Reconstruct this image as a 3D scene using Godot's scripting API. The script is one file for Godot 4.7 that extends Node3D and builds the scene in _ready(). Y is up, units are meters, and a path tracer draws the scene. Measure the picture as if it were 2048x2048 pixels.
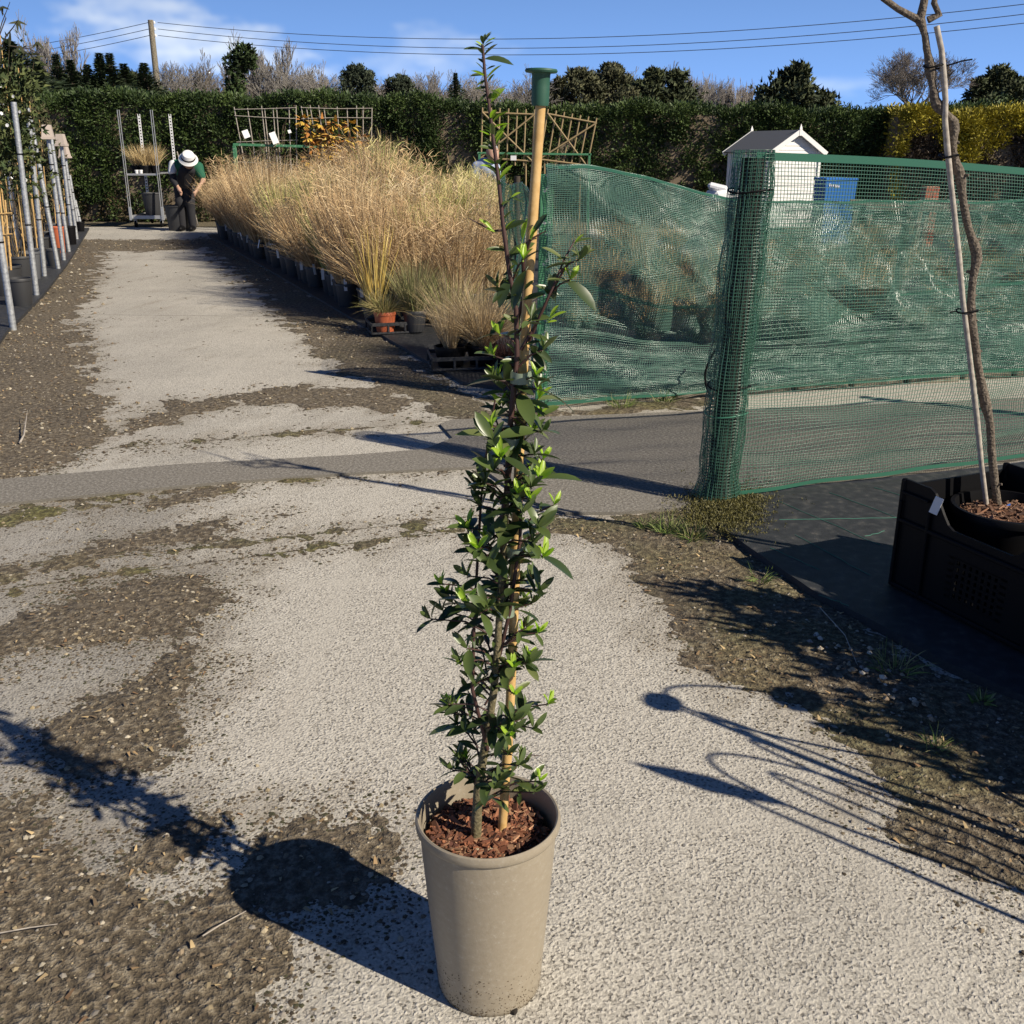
extends Node3D
# A nursery yard: a staked evergreen climber in a taupe pot on a rough concrete path, net fences, grasses in pots, hedge and trees behind.

const CAM_H := 1.27
const PITCH := 19.5
const FPX := 2048.0
const SUN_DIR := Vector3(-1.49, -1.25, -0.97)   # the way the sunlight travels, read from the shadows of pot and posts

var rng := RandomNumberGenerator.new()
var used := {}
var M := {}

# ---------------------------------------------------------------- pixels of the photograph to places
func ray(x: float, y: float) -> Vector3:
	var p := deg_to_rad(PITCH)
	var dx := (x - 1024.0) / FPX
	var dy := -(y - 1024.0) / FPX
	return Vector3(dx, dy * cos(p) - sin(p), -cos(p) - dy * sin(p))
func gp(x: float, y: float, level := 0.0) -> Vector3:      # where the sight line meets a level plane
	var d := ray(x, y)
	return Vector3(0, CAM_H, 0) + d * ((level - CAM_H) / d.y)
func zp(x: float, y: float, z: float) -> Vector3:           # where it meets an upright plane at depth z
	var d := ray(x, y)
	return Vector3(0, CAM_H, 0) + d * (z / d.z)
func R(a: float, b: float) -> float:
	return rng.randf_range(a, b)

# ---------------------------------------------------------------- mesh builder
class MB:
	var v := PackedVector3Array()
	var n := PackedVector3Array()
	var c := PackedColorArray()
	var uv := PackedVector2Array()
	var idx := PackedInt32Array()
	var col := Color(1, 1, 1)
	func vert(p: Vector3, nm: Vector3, t := Vector2.ZERO) -> int:
		v.append(p); n.append(nm); c.append(col); uv.append(t)
		return v.size() - 1
	func tri(a: int, b: int, d: int) -> void:
		var g := (v[b] - v[a]).cross(v[d] - v[a])
		if g.dot(n[a] + n[b] + n[d]) > 0.0:
			idx.append(a); idx.append(d); idx.append(b)
		else:
			idx.append(a); idx.append(b); idx.append(d)
	func quad(a: int, b: int, d: int, e: int) -> void:
		tri(a, b, d); tri(a, d, e)
	func flat4(a: Vector3, b: Vector3, d: Vector3, e: Vector3, out: Vector3) -> void:
		var nm := (b - a).cross(d - a).normalized()
		if nm.dot(out) < 0.0: nm = -nm
		quad(vert(a, nm, Vector2(0, 0)), vert(b, nm, Vector2(1, 0)), vert(d, nm, Vector2(1, 1)), vert(e, nm, Vector2(0, 1)))
	func flat3(a: Vector3, b: Vector3, d: Vector3, out: Vector3) -> void:
		var nm := (b - a).cross(d - a).normalized()
		if nm.dot(out) < 0.0: nm = -nm
		tri(vert(a, nm), vert(b, nm), vert(d, nm))
	func box(xf: Transform3D, s: Vector3, b := 0.0) -> void:
		# a box with chamfered edges of width b
		var h := s * 0.5
		b = minf(b, 0.45 * minf(s.x, minf(s.y, s.z)))
		var cr := func(sx: float, sy: float, sz: float, ax: int) -> Vector3:
			var p := Vector3(sx * (h.x - (0.0 if ax == 0 else b)), sy * (h.y - (0.0 if ax == 1 else b)), sz * (h.z - (0.0 if ax == 2 else b)))
			return xf * p
		for ax in 3:
			for sg in [-1.0, 1.0]:
				var q := []
				for k in [[-1, -1], [1, -1], [1, 1], [-1, 1]]:
					var s3 := Vector3.ZERO
					s3[ax] = sg; s3[(ax + 1) % 3] = k[0]; s3[(ax + 2) % 3] = k[1]
					q.append(cr.call(s3.x, s3.y, s3.z, ax))
				var o := Vector3.ZERO
				o[ax] = sg
				flat4(q[0], q[1], q[2], q[3], xf.basis * o)
		if b <= 0.0: return
		for ax in 3:
			var a1 := (ax + 1) % 3
			var a2 := (ax + 2) % 3
			for s1 in [-1.0, 1.0]:
				for s2 in [-1.0, 1.0]:
					var p := Vector3.ZERO
					p[a1] = s1; p[a2] = s2
					var lo := p; lo[ax] = -1.0
					var hi := p; hi[ax] = 1.0
					flat4(cr.call(lo.x, lo.y, lo.z, a1), cr.call(hi.x, hi.y, hi.z, a1), cr.call(hi.x, hi.y, hi.z, a2), cr.call(lo.x, lo.y, lo.z, a2), xf.basis * p)
		for sx in [-1.0, 1.0]:
			for sy in [-1.0, 1.0]:
				for sz in [-1.0, 1.0]:
					flat3(cr.call(sx, sy, sz, 0), cr.call(sx, sy, sz, 1), cr.call(sx, sy, sz, 2), xf.basis * Vector3(sx, sy, sz))
	func bar(a: Vector3, b: Vector3, w: float, t: float, bev := 0.0) -> void:   # a straight bar of section w x t
		var d := b - a
		var y := d.normalized()
		var x := y.cross(Vector3(0, 0, 1))
		if x.length() < 0.1: x = y.cross(Vector3(1, 0, 0))
		x = x.normalized()
		box(Transform3D(Basis(x, y, x.cross(y)), (a + b) * 0.5), Vector3(w, d.length(), t), bev)
	func tube(pts: Array, rads: Array, sides := 8, caps := true) -> void:
		var m := pts.size()
		var rings := []
		var up := Vector3(0, 0, 1)
		var len := 0.0
		for i in m:
			var a: Vector3 = pts[maxi(i - 1, 0)]
			var b: Vector3 = pts[mini(i + 1, m - 1)]
			var p: Vector3 = pts[i]
			if i > 0: len += p.distance_to(pts[i - 1])
			var t := (b - a).normalized()
			if absf(t.dot(up)) > 0.95: up = Vector3(1, 0, 0) if absf(t.x) < 0.8 else Vector3(0, 1, 0)
			var x := up.cross(t).normalized()
			var y := t.cross(x)
			up = y
			var r: float = rads[i] if i < rads.size() else rads[-1]
			var ring := []
			for k in sides + 1:
				var an := TAU * k / sides
				var o := x * cos(an) + y * sin(an)
				ring.append(vert(p + o * r, o, Vector2(float(k) / sides, len)))
			rings.append(ring)
		for i in m - 1:
			for k in sides:
				quad(rings[i][k], rings[i][k + 1], rings[i + 1][k + 1], rings[i + 1][k])
		if caps and sides > 3:
			for e in [0, m - 1]:
				var t: Vector3 = ((pts[e] as Vector3) - (pts[1 if e == 0 else m - 2] as Vector3)).normalized()
				var ce := vert(pts[e], t)
				var rim := []
				for k in sides: rim.append(vert(v[rings[e][k]], t))
				for k in sides: tri(ce, rim[k], rim[(k + 1) % sides])
	func lathe(prof: Array, sides := 32, at := Vector3.ZERO, squash := Vector3.ONE) -> void:
		# prof: Vector2(radius, height) from one end to the other, outside to the right of travel upwards
		for i in prof.size() - 1:
			var a: Vector2 = prof[i]
			var b: Vector2 = prof[i + 1]
			var d := b - a
			var nn := Vector2(d.y, -d.x).normalized()
			var na := nn
			var nb := nn
			if i > 0:
				var e: Vector2 = a - (prof[i - 1] as Vector2)
				var ne := Vector2(e.y, -e.x).normalized()
				if ne.dot(nn) > 0.75: na = (nn + ne).normalized()
			if i < prof.size() - 2:
				var e: Vector2 = (prof[i + 2] as Vector2) - b
				var ne := Vector2(e.y, -e.x).normalized()
				if ne.dot(nn) > 0.75: nb = (nn + ne).normalized()
			var pr := []
			for k in sides + 1:
				var an := TAU * k / sides
				var cs := cos(an)
				var sn := sin(an)
				pr.append([vert(at + Vector3(a.x * cs, a.y, a.x * sn) * squash, Vector3(na.x * cs, na.y, na.x * sn), Vector2(float(k) / sides, a.y)),
					vert(at + Vector3(b.x * cs, b.y, b.x * sn) * squash, Vector3(nb.x * cs, nb.y, nb.x * sn), Vector2(float(k) / sides, b.y))])
			for k in sides:
				quad(pr[k][0], pr[k + 1][0], pr[k + 1][1], pr[k][1])
	func blade(p: Vector3, dir: Vector3, length: float, w: float, droop: float, side: Vector3, segs := 3) -> void:
		# a grass blade: a strip that tapers and droops
		var pos := p
		var d := dir.normalized()
		var nm := side.cross(d).normalized()
		var prev := [vert(pos - side * w * 0.5, nm), vert(pos + side * w * 0.5, nm)]
		for i in segs:
			d = (d + Vector3(0, -droop / segs, 0) + Vector3(d.x, 0, d.z) * droop * 0.5 / segs).normalized()
			pos += d * length / segs
			nm = side.cross(d).normalized()
			if i == segs - 1:
				var e := vert(pos, nm)
				tri(prev[0], prev[1], e)
			else:
				var ww := w * (1.0 - 0.65 * float(i + 1) / segs)
				var cur := [vert(pos - side * ww * 0.5, nm), vert(pos + side * ww * 0.5, nm)]
				quad(prev[0], prev[1], cur[1], cur[0])
				prev = cur
	func mesh() -> ArrayMesh:
		var a := []
		a.resize(Mesh.ARRAY_MAX)
		a[Mesh.ARRAY_VERTEX] = v
		a[Mesh.ARRAY_NORMAL] = n
		a[Mesh.ARRAY_COLOR] = c
		a[Mesh.ARRAY_TEX_UV] = uv
		a[Mesh.ARRAY_INDEX] = idx
		var m := ArrayMesh.new()
		m.add_surface_from_arrays(Mesh.PRIMITIVE_TRIANGLES, a)
		return m

# ---------------------------------------------------------------- nodes
func numbered(called: String) -> String:
	var k: int = used.get(called, 0)
	used[called] = k + 1
	return called if k == 0 else "%s_%03d" % [called, k]
func thing(called: String, label: String, category: String, group := "", at := Vector3.ZERO, turn := 0.0) -> Node3D:
	var o := Node3D.new()
	o.name = numbered(called)
	add_child(o)
	o.position = at
	o.rotation.y = turn
	tag(o, label, category, group)
	return o
func tag(o: Node, label: String, category: String, group := "", kind := "") -> Node:
	o.set_meta("label", label)
	o.set_meta("category", category)
	o.set_meta("kind", "thing")
	if group != "": o.set_meta("group", group)
	if kind != "": o.set_meta("kind", kind)
	return o
func part(parent: Node, called: String, mesh: Mesh, mat: Material, xf := Transform3D.IDENTITY) -> MeshInstance3D:
	if called in ["soil", "mulch"] and parent.has_node("pot"): parent = parent.get_node("pot")      # what fills a pot belongs to it
	var o := MeshInstance3D.new()
	var counts: Dictionary = parent.get_meta("_n", {})
	var k: int = counts.get(called, 0)
	counts[called] = k + 1
	parent.set_meta("_n", counts)
	o.name = called if k == 0 else "%s_%03d" % [called, k]
	o.mesh = mesh
	o.material_override = mat
	o.transform = xf
	parent.add_child(o)
	return o
func single(called: String, mesh: Mesh, mat: Material, xf := Transform3D.IDENTITY) -> MeshInstance3D:
	var o := MeshInstance3D.new()
	o.name = numbered(called)
	o.mesh = mesh
	o.material_override = mat
	o.transform = xf
	add_child(o)
	return o
func struct(called: String, mesh: Mesh, mat: Material) -> MeshInstance3D:
	var o := single(called, mesh, mat)
	o.set_meta("kind", "structure")
	return o
func swarm(mesh: Mesh, mat: Material, xfs: Array, cols: Array) -> MultiMesh:
	var mm := MultiMesh.new()
	mm.transform_format = MultiMesh.TRANSFORM_3D
	mm.use_colors = true
	mm.mesh = mesh
	mm.instance_count = xfs.size()
	for i in xfs.size():
		mm.set_instance_transform(i, xfs[i])
		mm.set_instance_color(i, cols[i])
	return mm
func swarm_node(parent: Node, called: String, mm: MultiMesh, mat: Material) -> MultiMeshInstance3D:
	var o := MultiMeshInstance3D.new()
	o.name = called if parent != self else numbered(called)
	o.multimesh = mm
	o.material_override = mat
	o.set_meta("kind", "stuff")
	parent.add_child(o)
	return o

# ---------------------------------------------------------------- materials
func lin(r: float, g: float, b: float) -> Color:
	return Color(r, g, b).linear_to_srgb()
func mat(name_: String, c: Color, rough := 0.8, metal := 0.0) -> StandardMaterial3D:
	var m := StandardMaterial3D.new()
	m.resource_name = name_
	m.albedo_color = c.linear_to_srgb()
	m.roughness = rough
	m.metallic = metal
	M[name_] = m
	return m
func vmat(name_: String, rough := 0.8, back := 0.0) -> StandardMaterial3D:
	var m := mat(name_, Color(1, 1, 1), rough)
	m.vertex_color_use_as_albedo = true
	if back > 0.0:
		m.backlight_enabled = true
		m.backlight = Color(back, back, back)
	return m
func noise(seed_: int, freq: float, octaves := 4, type := FastNoiseLite.TYPE_SIMPLEX_SMOOTH) -> FastNoiseLite:
	var f := FastNoiseLite.new()
	f.seed = seed_
	f.noise_type = type
	f.frequency = freq
	f.fractal_octaves = octaves
	f.fractal_type = FastNoiseLite.FRACTAL_FBM if octaves > 1 else FastNoiseLite.FRACTAL_NONE
	return f
func noise_bytes(seed_: int, freq: float, octaves: int, size: int, type := FastNoiseLite.TYPE_SIMPLEX_SMOOTH, gain := 0.5) -> PackedByteArray:
	var f := noise(seed_, freq, octaves, type)
	f.fractal_gain = gain
	if type == FastNoiseLite.TYPE_CELLULAR:
		f.cellular_return_type = FastNoiseLite.RETURN_CELL_VALUE
		f.cellular_jitter = 1.0
	var im := f.get_seamless_image(size, size, false, false, 0.12, true)
	im.convert(Image.FORMAT_L8)
	return im.get_data()
func gray_tex(b: PackedByteArray, size: int) -> ImageTexture:
	return ImageTexture.create_from_image(Image.create_from_data(size, size, false, Image.FORMAT_L8, b))
func ramp_tex(b: PackedByteArray, size: int, stops: Array) -> ImageTexture:
	# bytes through a ramp of [value 0..1, linear colour]
	var lut := PackedByteArray()
	for i in 256:
		var t := i / 255.0
		var col: Color = stops[0][1]
		for k in stops.size() - 1:
			if t >= stops[k][0]:
				col = (stops[k][1] as Color).lerp(stops[k + 1][1], clampf((t - stops[k][0]) / (stops[k + 1][0] - stops[k][0]), 0, 1))
		col = col.linear_to_srgb()
		lut.append(col.r8); lut.append(col.g8); lut.append(col.b8)
	var out := PackedByteArray()
	out.resize(b.size() * 3)
	var j := 0
	for x in b:
		var q := x * 3
		out[j] = lut[q]; out[j + 1] = lut[q + 1]; out[j + 2] = lut[q + 2]
		j += 3
	return ImageTexture.create_from_image(Image.create_from_data(size, size, false, Image.FORMAT_RGB8, out))
func flat_tex(m: StandardMaterial3D, albedo: Texture2D, bump: Texture2D, tile: float, bump_cm: float) -> void:      # for level sheets whose UVs are metres
	m.uv1_scale = Vector3.ONE / tile
	m.albedo_texture = albedo
	m.heightmap_enabled = true
	m.heightmap_texture = bump
	m.heightmap_scale = bump_cm
func world_tex(m: StandardMaterial3D, albedo: Texture2D, bump: Texture2D, tile: float, bump_cm: float, in_world := true) -> void:
	m.uv1_triplanar = true
	m.uv1_world_triplanar = in_world
	m.uv1_scale = Vector3.ONE / tile
	if albedo: m.albedo_texture = albedo
	if bump:
		m.heightmap_enabled = true
		m.heightmap_texture = bump
		m.heightmap_scale = bump_cm

# ---------------------------------------------------------------- the yard
func _ready() -> void:
	rng.seed = 41
	var cam := Camera3D.new()
	cam.name = "camera"
	cam.position = Vector3(0, CAM_H, 0)
	cam.rotation_degrees = Vector3(-PITCH, 0, 0)
	cam.fov = rad_to_deg(2.0 * atan(1024.0 / FPX))
	cam.near = 0.05
	cam.far = 900.0
	add_child(cam)
	cam.current = true
	var we := WorldEnvironment.new()
	we.name = "environment"
	var env := Environment.new()
	env.background_mode = Environment.BG_SKY
	env.tonemap_mode = Environment.TONE_MAPPER_LINEAR
	env.tonemap_exposure = 1.3
	env.sdfgi_enabled = true
	env.ssao_enabled = true
	env.ssil_enabled = true
	var sky := Sky.new()
	sky.sky_material = make_sky()
	env.sky = sky
	env.background_energy_multiplier = 1.0
	we.environment = env
	add_child(we)
	var sun := DirectionalLight3D.new()
	sun.name = "sun"
	sun.light_energy = 1.6
	sun.light_color = Color(1.0, 0.955, 0.88)
	sun.light_angular_distance = 0.5
	sun.shadow_enabled = true
	add_child(sun)
	sun.look_at_from_position(Vector3.ZERO, SUN_DIR, Vector3.UP)

	make_materials()
	build_ground()
	build_hedges()
	build_background()
	build_fences()
	build_beyond()
	build_grass_bed()
	build_left_row()
	build_trolley_corner()
	build_crates()
	build_climber()
	build_litter()

func make_sky() -> ProceduralSkyMaterial:
	var m := ProceduralSkyMaterial.new()
	m.sky_top_color = lin(0.013, 0.036, 0.12)
	m.sky_horizon_color = lin(0.235, 0.455, 0.93)
	m.sky_curve = 0.14
	m.ground_horizon_color = lin(0.16, 0.15, 0.13)
	m.ground_bottom_color = lin(0.12, 0.11, 0.10)
	m.sun_angle_max = 12.0
	m.sun_curve = 0.1
	# thin streaks of high cloud low over the horizon, all round: [direction, height, length, breadth, tilt, strength] in degrees
	var streaks := [[-15.5, 5.0, 7.0, 1.5, -0.16, 1.0], [-18.5, 6.6, 4.0, 0.8, -0.12, 0.7], [-29.0, 5.6, 5.5, 1.3, -0.10, 0.9], [-20.3, 4.6, 1.4, 0.4, -0.1, 0.5], [-3.0, 5.1, 3.4, 0.9, -0.1, 0.45], [-5.0, 4.2, 3.0, 0.9, 0.0, 0.5], [16.0, 3.0, 3.0, 0.5, 0.0, 0.35]]
	var rg := RandomNumberGenerator.new()
	rg.seed = 8
	for k in 34: streaks.append([rg.randf_range(32, 325), rg.randf_range(2.5, 22.0), rg.randf_range(3, 9), rg.randf_range(0.5, 1.8), rg.randf_range(-0.2, 0.15), rg.randf_range(0.3, 1.0)])
	var w := 2048
	var h := 1024
	var im := Image.create(w, h, false, Image.FORMAT_RGBA8)
	im.fill(Color(1, 1, 1, 0))
	var n1 := noise(5, 0.35, 5)
	var n2 := noise(9, 0.9, 4)
	for s in streaks:
		var i0 := int((s[0] - s[2] * 1.6) / 360.0 * w)
		var i1 := int((s[0] + s[2] * 1.6) / 360.0 * w)
		var reach: float = s[3] * 1.8 + s[2] * 1.6 * absf(s[4])
		var j0 := int((0.5 - (s[1] + reach) / 180.0) * h)
		var j1 := int((0.5 - maxf(s[1] - reach, 0.3) / 180.0) * h)
		for j in range(j0, j1):
			var el := (0.5 - (j + 0.5) / h) * 180.0
			for i in range(i0, i1):
				var az := (i + 0.5) / w * 360.0
				var u: float = (az - s[0]) / s[2]
				var v: float = (el - s[1] - (az - s[0]) * s[4]) / s[3]
				var g := 1.0 - u * u - v * v * (0.7 if v < 0.0 else 1.4)
				g += n1.get_noise_2d(az * 0.8 + s[0], el * 3.0 + s[1]) * 0.9 + n2.get_noise_2d(az * 0.9, el * 5.5 - az * s[4] * 5.5) * 0.35
				var t: float = clampf(g * 0.75, 0.0, 1.0) * s[5] * smoothstep(1.0, 0.4, absf(u) - 0.5)
				if t > 0.01:
					var x := posmod(i, w)
					im.set_pixel(x, j, Color(1, 1, 1, maxf(im.get_pixel(x, j).a, t * 0.9)))
	m.sky_cover = ImageTexture.create_from_image(im)
	m.sky_cover_modulate = Color(0.72, 0.66, 0.42)
	return m

func make_materials() -> void:
	# exposed-aggregate concrete: grains of pale sand and stone with dark pits
	var s := 1400
	var a := noise_bytes(3, 0.10, 2, s)
	var b := noise_bytes(4, 0.17, 1, s, FastNoiseLite.TYPE_CELLULAR)
	var hr := RandomNumberGenerator.new()
	hr.seed = 2
	var hgt := PackedByteArray()
	hgt.resize(s * s)
	for i in s * s:
		hgt[i] = (a[i] * 6 + b[i] * 8 + (hr.randi() & 255) * 2) >> 4
	var g := mat("concrete", Color(1, 1, 1), 0.95)
	g.vertex_color_use_as_albedo = true
	flat_tex(g, ramp_tex(hgt, s, [[0.0, Color(0.04, 0.036, 0.03)], [0.18, Color(0.11, 0.10, 0.085)], [0.29, Color(0.33, 0.306, 0.262)], [0.42, Color(0.43, 0.403, 0.348)], [0.7, Color(0.52, 0.49, 0.425)], [1.0, Color(0.68, 0.64, 0.56)]]), gray_tex(hgt, s), 1.2, 0.34)
	g = mat("smooth_concrete", Color(1, 1, 1), 0.9)
	g.vertex_color_use_as_albedo = true
	var q := noise_bytes(7, 0.05, 6, 1024, FastNoiseLite.TYPE_SIMPLEX_SMOOTH, 0.8)
	flat_tex(g, ramp_tex(q, 1024, [[0.0, Color(0.075, 0.066, 0.053)], [0.35, Color(0.15, 0.136, 0.113)], [0.55, Color(0.215, 0.198, 0.168)], [0.72, Color(0.30, 0.28, 0.243)], [1.0, Color(0.46, 0.435, 0.39)]]), gray_tex(q, 1024), 0.9, 0.25)
	# earth with grit
	var e := noise_bytes(12, 0.024, 6, 1024, FastNoiseLite.TYPE_SIMPLEX_SMOOTH, 0.72)
	g = mat("earth", Color(1, 1, 1), 1.0)
	g.vertex_color_use_as_albedo = true
	flat_tex(g, ramp_tex(e, 1024, [[0.0, Color(0.034, 0.026, 0.016)], [0.30, Color(0.07, 0.054, 0.034)], [0.5, Color(0.12, 0.095, 0.063)], [0.62, Color(0.175, 0.143, 0.098)], [0.75, Color(0.23, 0.195, 0.14)], [1.0, Color(0.36, 0.31, 0.235)]]), gray_tex(e, 1024), 0.8, 0.9)
	vmat("stone", 0.9)
	vmat("leaf_litter", 0.9)
	# woven ground fabric
	var f := noise_bytes(15, 0.02, 4, 512)
	g = mat("ground_fabric", Color(1, 1, 1), 0.62)
	flat_tex(g, ramp_tex(f, 512, [[0.0, Color(0.018, 0.019, 0.021)], [0.5, Color(0.030, 0.032, 0.035)], [0.75, Color(0.05, 0.05, 0.05)], [1.0, Color(0.12, 0.11, 0.095)]]), gray_tex(noise_bytes(16, 0.25, 2, 512), 512), 0.55, 0.12)
	mat("green_thread", Color(0.05, 0.19, 0.14), 0.7)
	# pot plastic with dust and mud
	var pn := noise_bytes(21, 0.03, 6, 1024, FastNoiseLite.TYPE_SIMPLEX_SMOOTH, 0.85)
	g = mat("taupe_plastic", Color(1, 1, 1), 0.45)
	world_tex(g, ramp_tex(pn, 1024, [[0.0, Color(0.16, 0.13, 0.09)], [0.25, Color(0.262, 0.222, 0.162)], [0.5, Color(0.278, 0.238, 0.176)], [0.72, Color(0.297, 0.257, 0.195)], [0.82, Color(0.37, 0.335, 0.272)], [1.0, Color(0.46, 0.43, 0.365)]]), gray_tex(pn, 1024), 0.5, 0.03, false)
	vmat("mud", 1.0)
	vmat("bark", 0.95)
	vmat("blades", 0.75, 0.5)
	vmat("hedge_leaf", 0.6, 0.25)
	vmat("far_leaf", 0.8, 0.2)
	vmat("twig", 0.9)
	g = mat("leaf_dark", Color(0.034, 0.054, 0.016), 0.38)
	g.backlight_enabled = true
	g.backlight = Color(0.10, 0.17, 0.04)
	g = mat("leaf_mid", Color(0.068, 0.098, 0.027), 0.36)
	g.backlight_enabled = true
	g.backlight = Color(0.14, 0.22, 0.06)
	g = mat("leaf_pale", Color(0.12, 0.14, 0.05), 0.42)
	g.backlight_enabled = true
	g.backlight = Color(0.30, 0.42, 0.12)
	g = mat("leaf_new", Color(0.30, 0.42, 0.045), 0.38)
	g.backlight_enabled = true
	g.backlight = Color(0.55, 0.75, 0.10)
	mat("stem_red", Color(0.055, 0.024, 0.020), 0.6)
	var st := noise_bytes(25, 0.03, 4, 256)
	g = mat("stem_bark", Color(1, 1, 1), 0.85)
	world_tex(g, ramp_tex(st, 256, [[0.0, Color(0.05, 0.04, 0.02)], [0.5, Color(0.13, 0.11, 0.055)], [1.0, Color(0.24, 0.20, 0.12)]]), gray_tex(st, 256), 0.06, 0.15, false)
	var ca := noise_bytes(27, 0.02, 4, 256)
	g = mat("cane", Color(1, 1, 1), 0.5)
	world_tex(g, ramp_tex(ca, 256, [[0.0, Color(0.42, 0.25, 0.085)], [0.5, Color(0.56, 0.36, 0.14)], [1.0, Color(0.66, 0.46, 0.22)]]), gray_tex(ca, 256), 0.12, 0.03, false)
	g = mat("old_cane", Color(1, 1, 1), 0.7)
	world_tex(g, ramp_tex(ca, 256, [[0.0, Color(0.19, 0.165, 0.14)], [0.5, Color(0.36, 0.32, 0.27)], [1.0, Color(0.50, 0.45, 0.38)]]), gray_tex(ca, 256), 0.14, 0.04, false)
	g = mat("tree_bark", Color(1, 1, 1), 0.95)
	world_tex(g, ramp_tex(st, 256, [[0.0, Color(0.035, 0.027, 0.02)], [0.45, Color(0.10, 0.08, 0.06)], [0.7, Color(0.16, 0.13, 0.10)], [1.0, Color(0.33, 0.28, 0.22)]]), gray_tex(st, 256), 0.09, 0.35, false)
	g = mat("tape", Color(0.20, 0.25, 0.185), 0.5)
	g.backlight_enabled = true
	g.backlight = Color(0.35, 0.4, 0.3)
	mat("cap_green", Color(0.022, 0.085, 0.055), 0.55)
	mat("net_green", Color(0.060, 0.155, 0.110), 0.30)
	mat("net_pale", Color(0.105, 0.215, 0.168), 0.30)
	M.net_pale.metallic_specular = 0.7
	mat("net_hem", Color(0.045, 0.165, 0.105), 0.4)
	mat("black_plastic", Color(0.006, 0.006, 0.007), 0.5)
	M.black_plastic.metallic_specular = 0.25
	mat("worn_black_plastic", Color(0.030, 0.031, 0.034), 0.55)
	mat("grey_plastic", Color(0.085, 0.09, 0.10), 0.6)
	mat("terracotta_plastic", Color(0.46, 0.115, 0.045), 0.55)
	mat("white_plastic", Color(0.72, 0.72, 0.72), 0.5)
	mat("white_paint", Color(0.74, 0.73, 0.70), 0.6)
	mat("blue_plastic", Color(0.03, 0.16, 0.48), 0.45)
	mat("roof_felt", Color(0.13, 0.135, 0.14), 0.85)
	mat("dark_timber", Color(0.055, 0.042, 0.03), 0.9)
	mat("black_timber", Color(0.016, 0.014, 0.012), 0.9)
	mat("pale_timber", Color(0.34, 0.27, 0.18), 0.85)
	mat("brick_red", Color(0.33, 0.10, 0.06), 0.85)
	var gz := noise_bytes(31, 0.04, 4, 256)
	g = mat("galvanised", Color(1, 1, 1), 0.5, 0.55)
	world_tex(g, ramp_tex(gz, 256, [[0.0, Color(0.24, 0.25, 0.27)], [0.5, Color(0.42, 0.44, 0.46)], [1.0, Color(0.60, 0.62, 0.63)]]), null, 0.3, 0.0, false)
	mat("steel", Color(0.45, 0.46, 0.47), 0.45, 0.6)
	var gp_ := noise_bytes(33, 0.03, 4, 256)
	g = mat("green_paint", Color(1, 1, 1), 0.55)
	world_tex(g, ramp_tex(gp_, 256, [[0.0, Color(0.035, 0.13, 0.065)], [0.6, Color(0.06, 0.21, 0.10)], [0.74, Color(0.075, 0.24, 0.12)], [0.78, Color(0.33, 0.36, 0.34)], [1.0, Color(0.42, 0.40, 0.36)]]), null, 0.35, 0.0, false)
	var wd := noise_bytes(35, 0.02, 4, 256)
	g = mat("weathered_wood", Color(1, 1, 1), 0.9)
	world_tex(g, ramp_tex(wd, 256, [[0.0, Color(0.09, 0.075, 0.05)], [0.5, Color(0.19, 0.165, 0.12)], [1.0, Color(0.30, 0.26, 0.20)]]), gray_tex(wd, 256), 0.4, 0.2, false)
	mat("wire", Color(0.06, 0.07, 0.09), 0.5)
	mat("turf", Color(0.045, 0.055, 0.022), 0.95)
	mat("stubble", Color(0.42, 0.36, 0.24), 0.95)
	var gb := vmat("kerb_stone", 0.9)
	mat("skin", Color(0.45, 0.27, 0.19), 0.6)
	mat("cloth_green", Color(0.012, 0.10, 0.055), 0.85)
	mat("cloth_dark", Color(0.018, 0.018, 0.022), 0.9)
	mat("cloth_white", Color(0.70, 0.70, 0.70), 0.85)
	mat("cloth_blue", Color(0.36, 0.42, 0.56), 0.85)
	mat("hair_grey", Color(0.30, 0.29, 0.28), 0.8)
	mat("pale_cap", Color(0.46, 0.39, 0.34), 0.7)
	mat("lattice_cane", Color(0.30, 0.22, 0.11), 0.7)
	mat("blue_tag", Color(0.02, 0.13, 0.50), 0.4)

# ---------------------------------------------------------------- ground
var dirt_polys := []      # each [polygon on the ground, its box, strength, mossiness]
var n_edge: FastNoiseLite
var n_fine: FastNoiseLite
var n_big: FastNoiseLite

func ground_poly(p: Array) -> PackedVector2Array:
	var out := PackedVector2Array()
	for i in range(0, p.size(), 2):
		var w := gp(p[i], p[i + 1])
		out.append(Vector2(w.x, w.z))
	return out
func poly_sd(poly: PackedVector2Array, p: Vector2) -> float:
	var d := 1e9
	var inside := false
	var m := poly.size()
	var j := m - 1
	for i in m:
		var a := poly[i]
		var b := poly[j]
		var e := b - a
		var w := p - a
		d = minf(d, (w - e * clampf(w.dot(e) / e.dot(e), 0.0, 1.0)).length_squared())
		if (a.y > p.y) != (b.y > p.y) and p.x < (b.x - a.x) * (p.y - a.y) / (b.y - a.y) + a.x: inside = not inside
		j = i
	return sqrt(d) * (1.0 if inside else -1.0)
func add_dirt(p: Array, strength := 1.0, moss := 0.0) -> void:
	var g := ground_poly(p)
	var r := Rect2(g[0], Vector2.ZERO)
	for q in g: r = r.expand(q)
	dirt_polys.append([g, r.grow(0.3), strength, moss])
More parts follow.
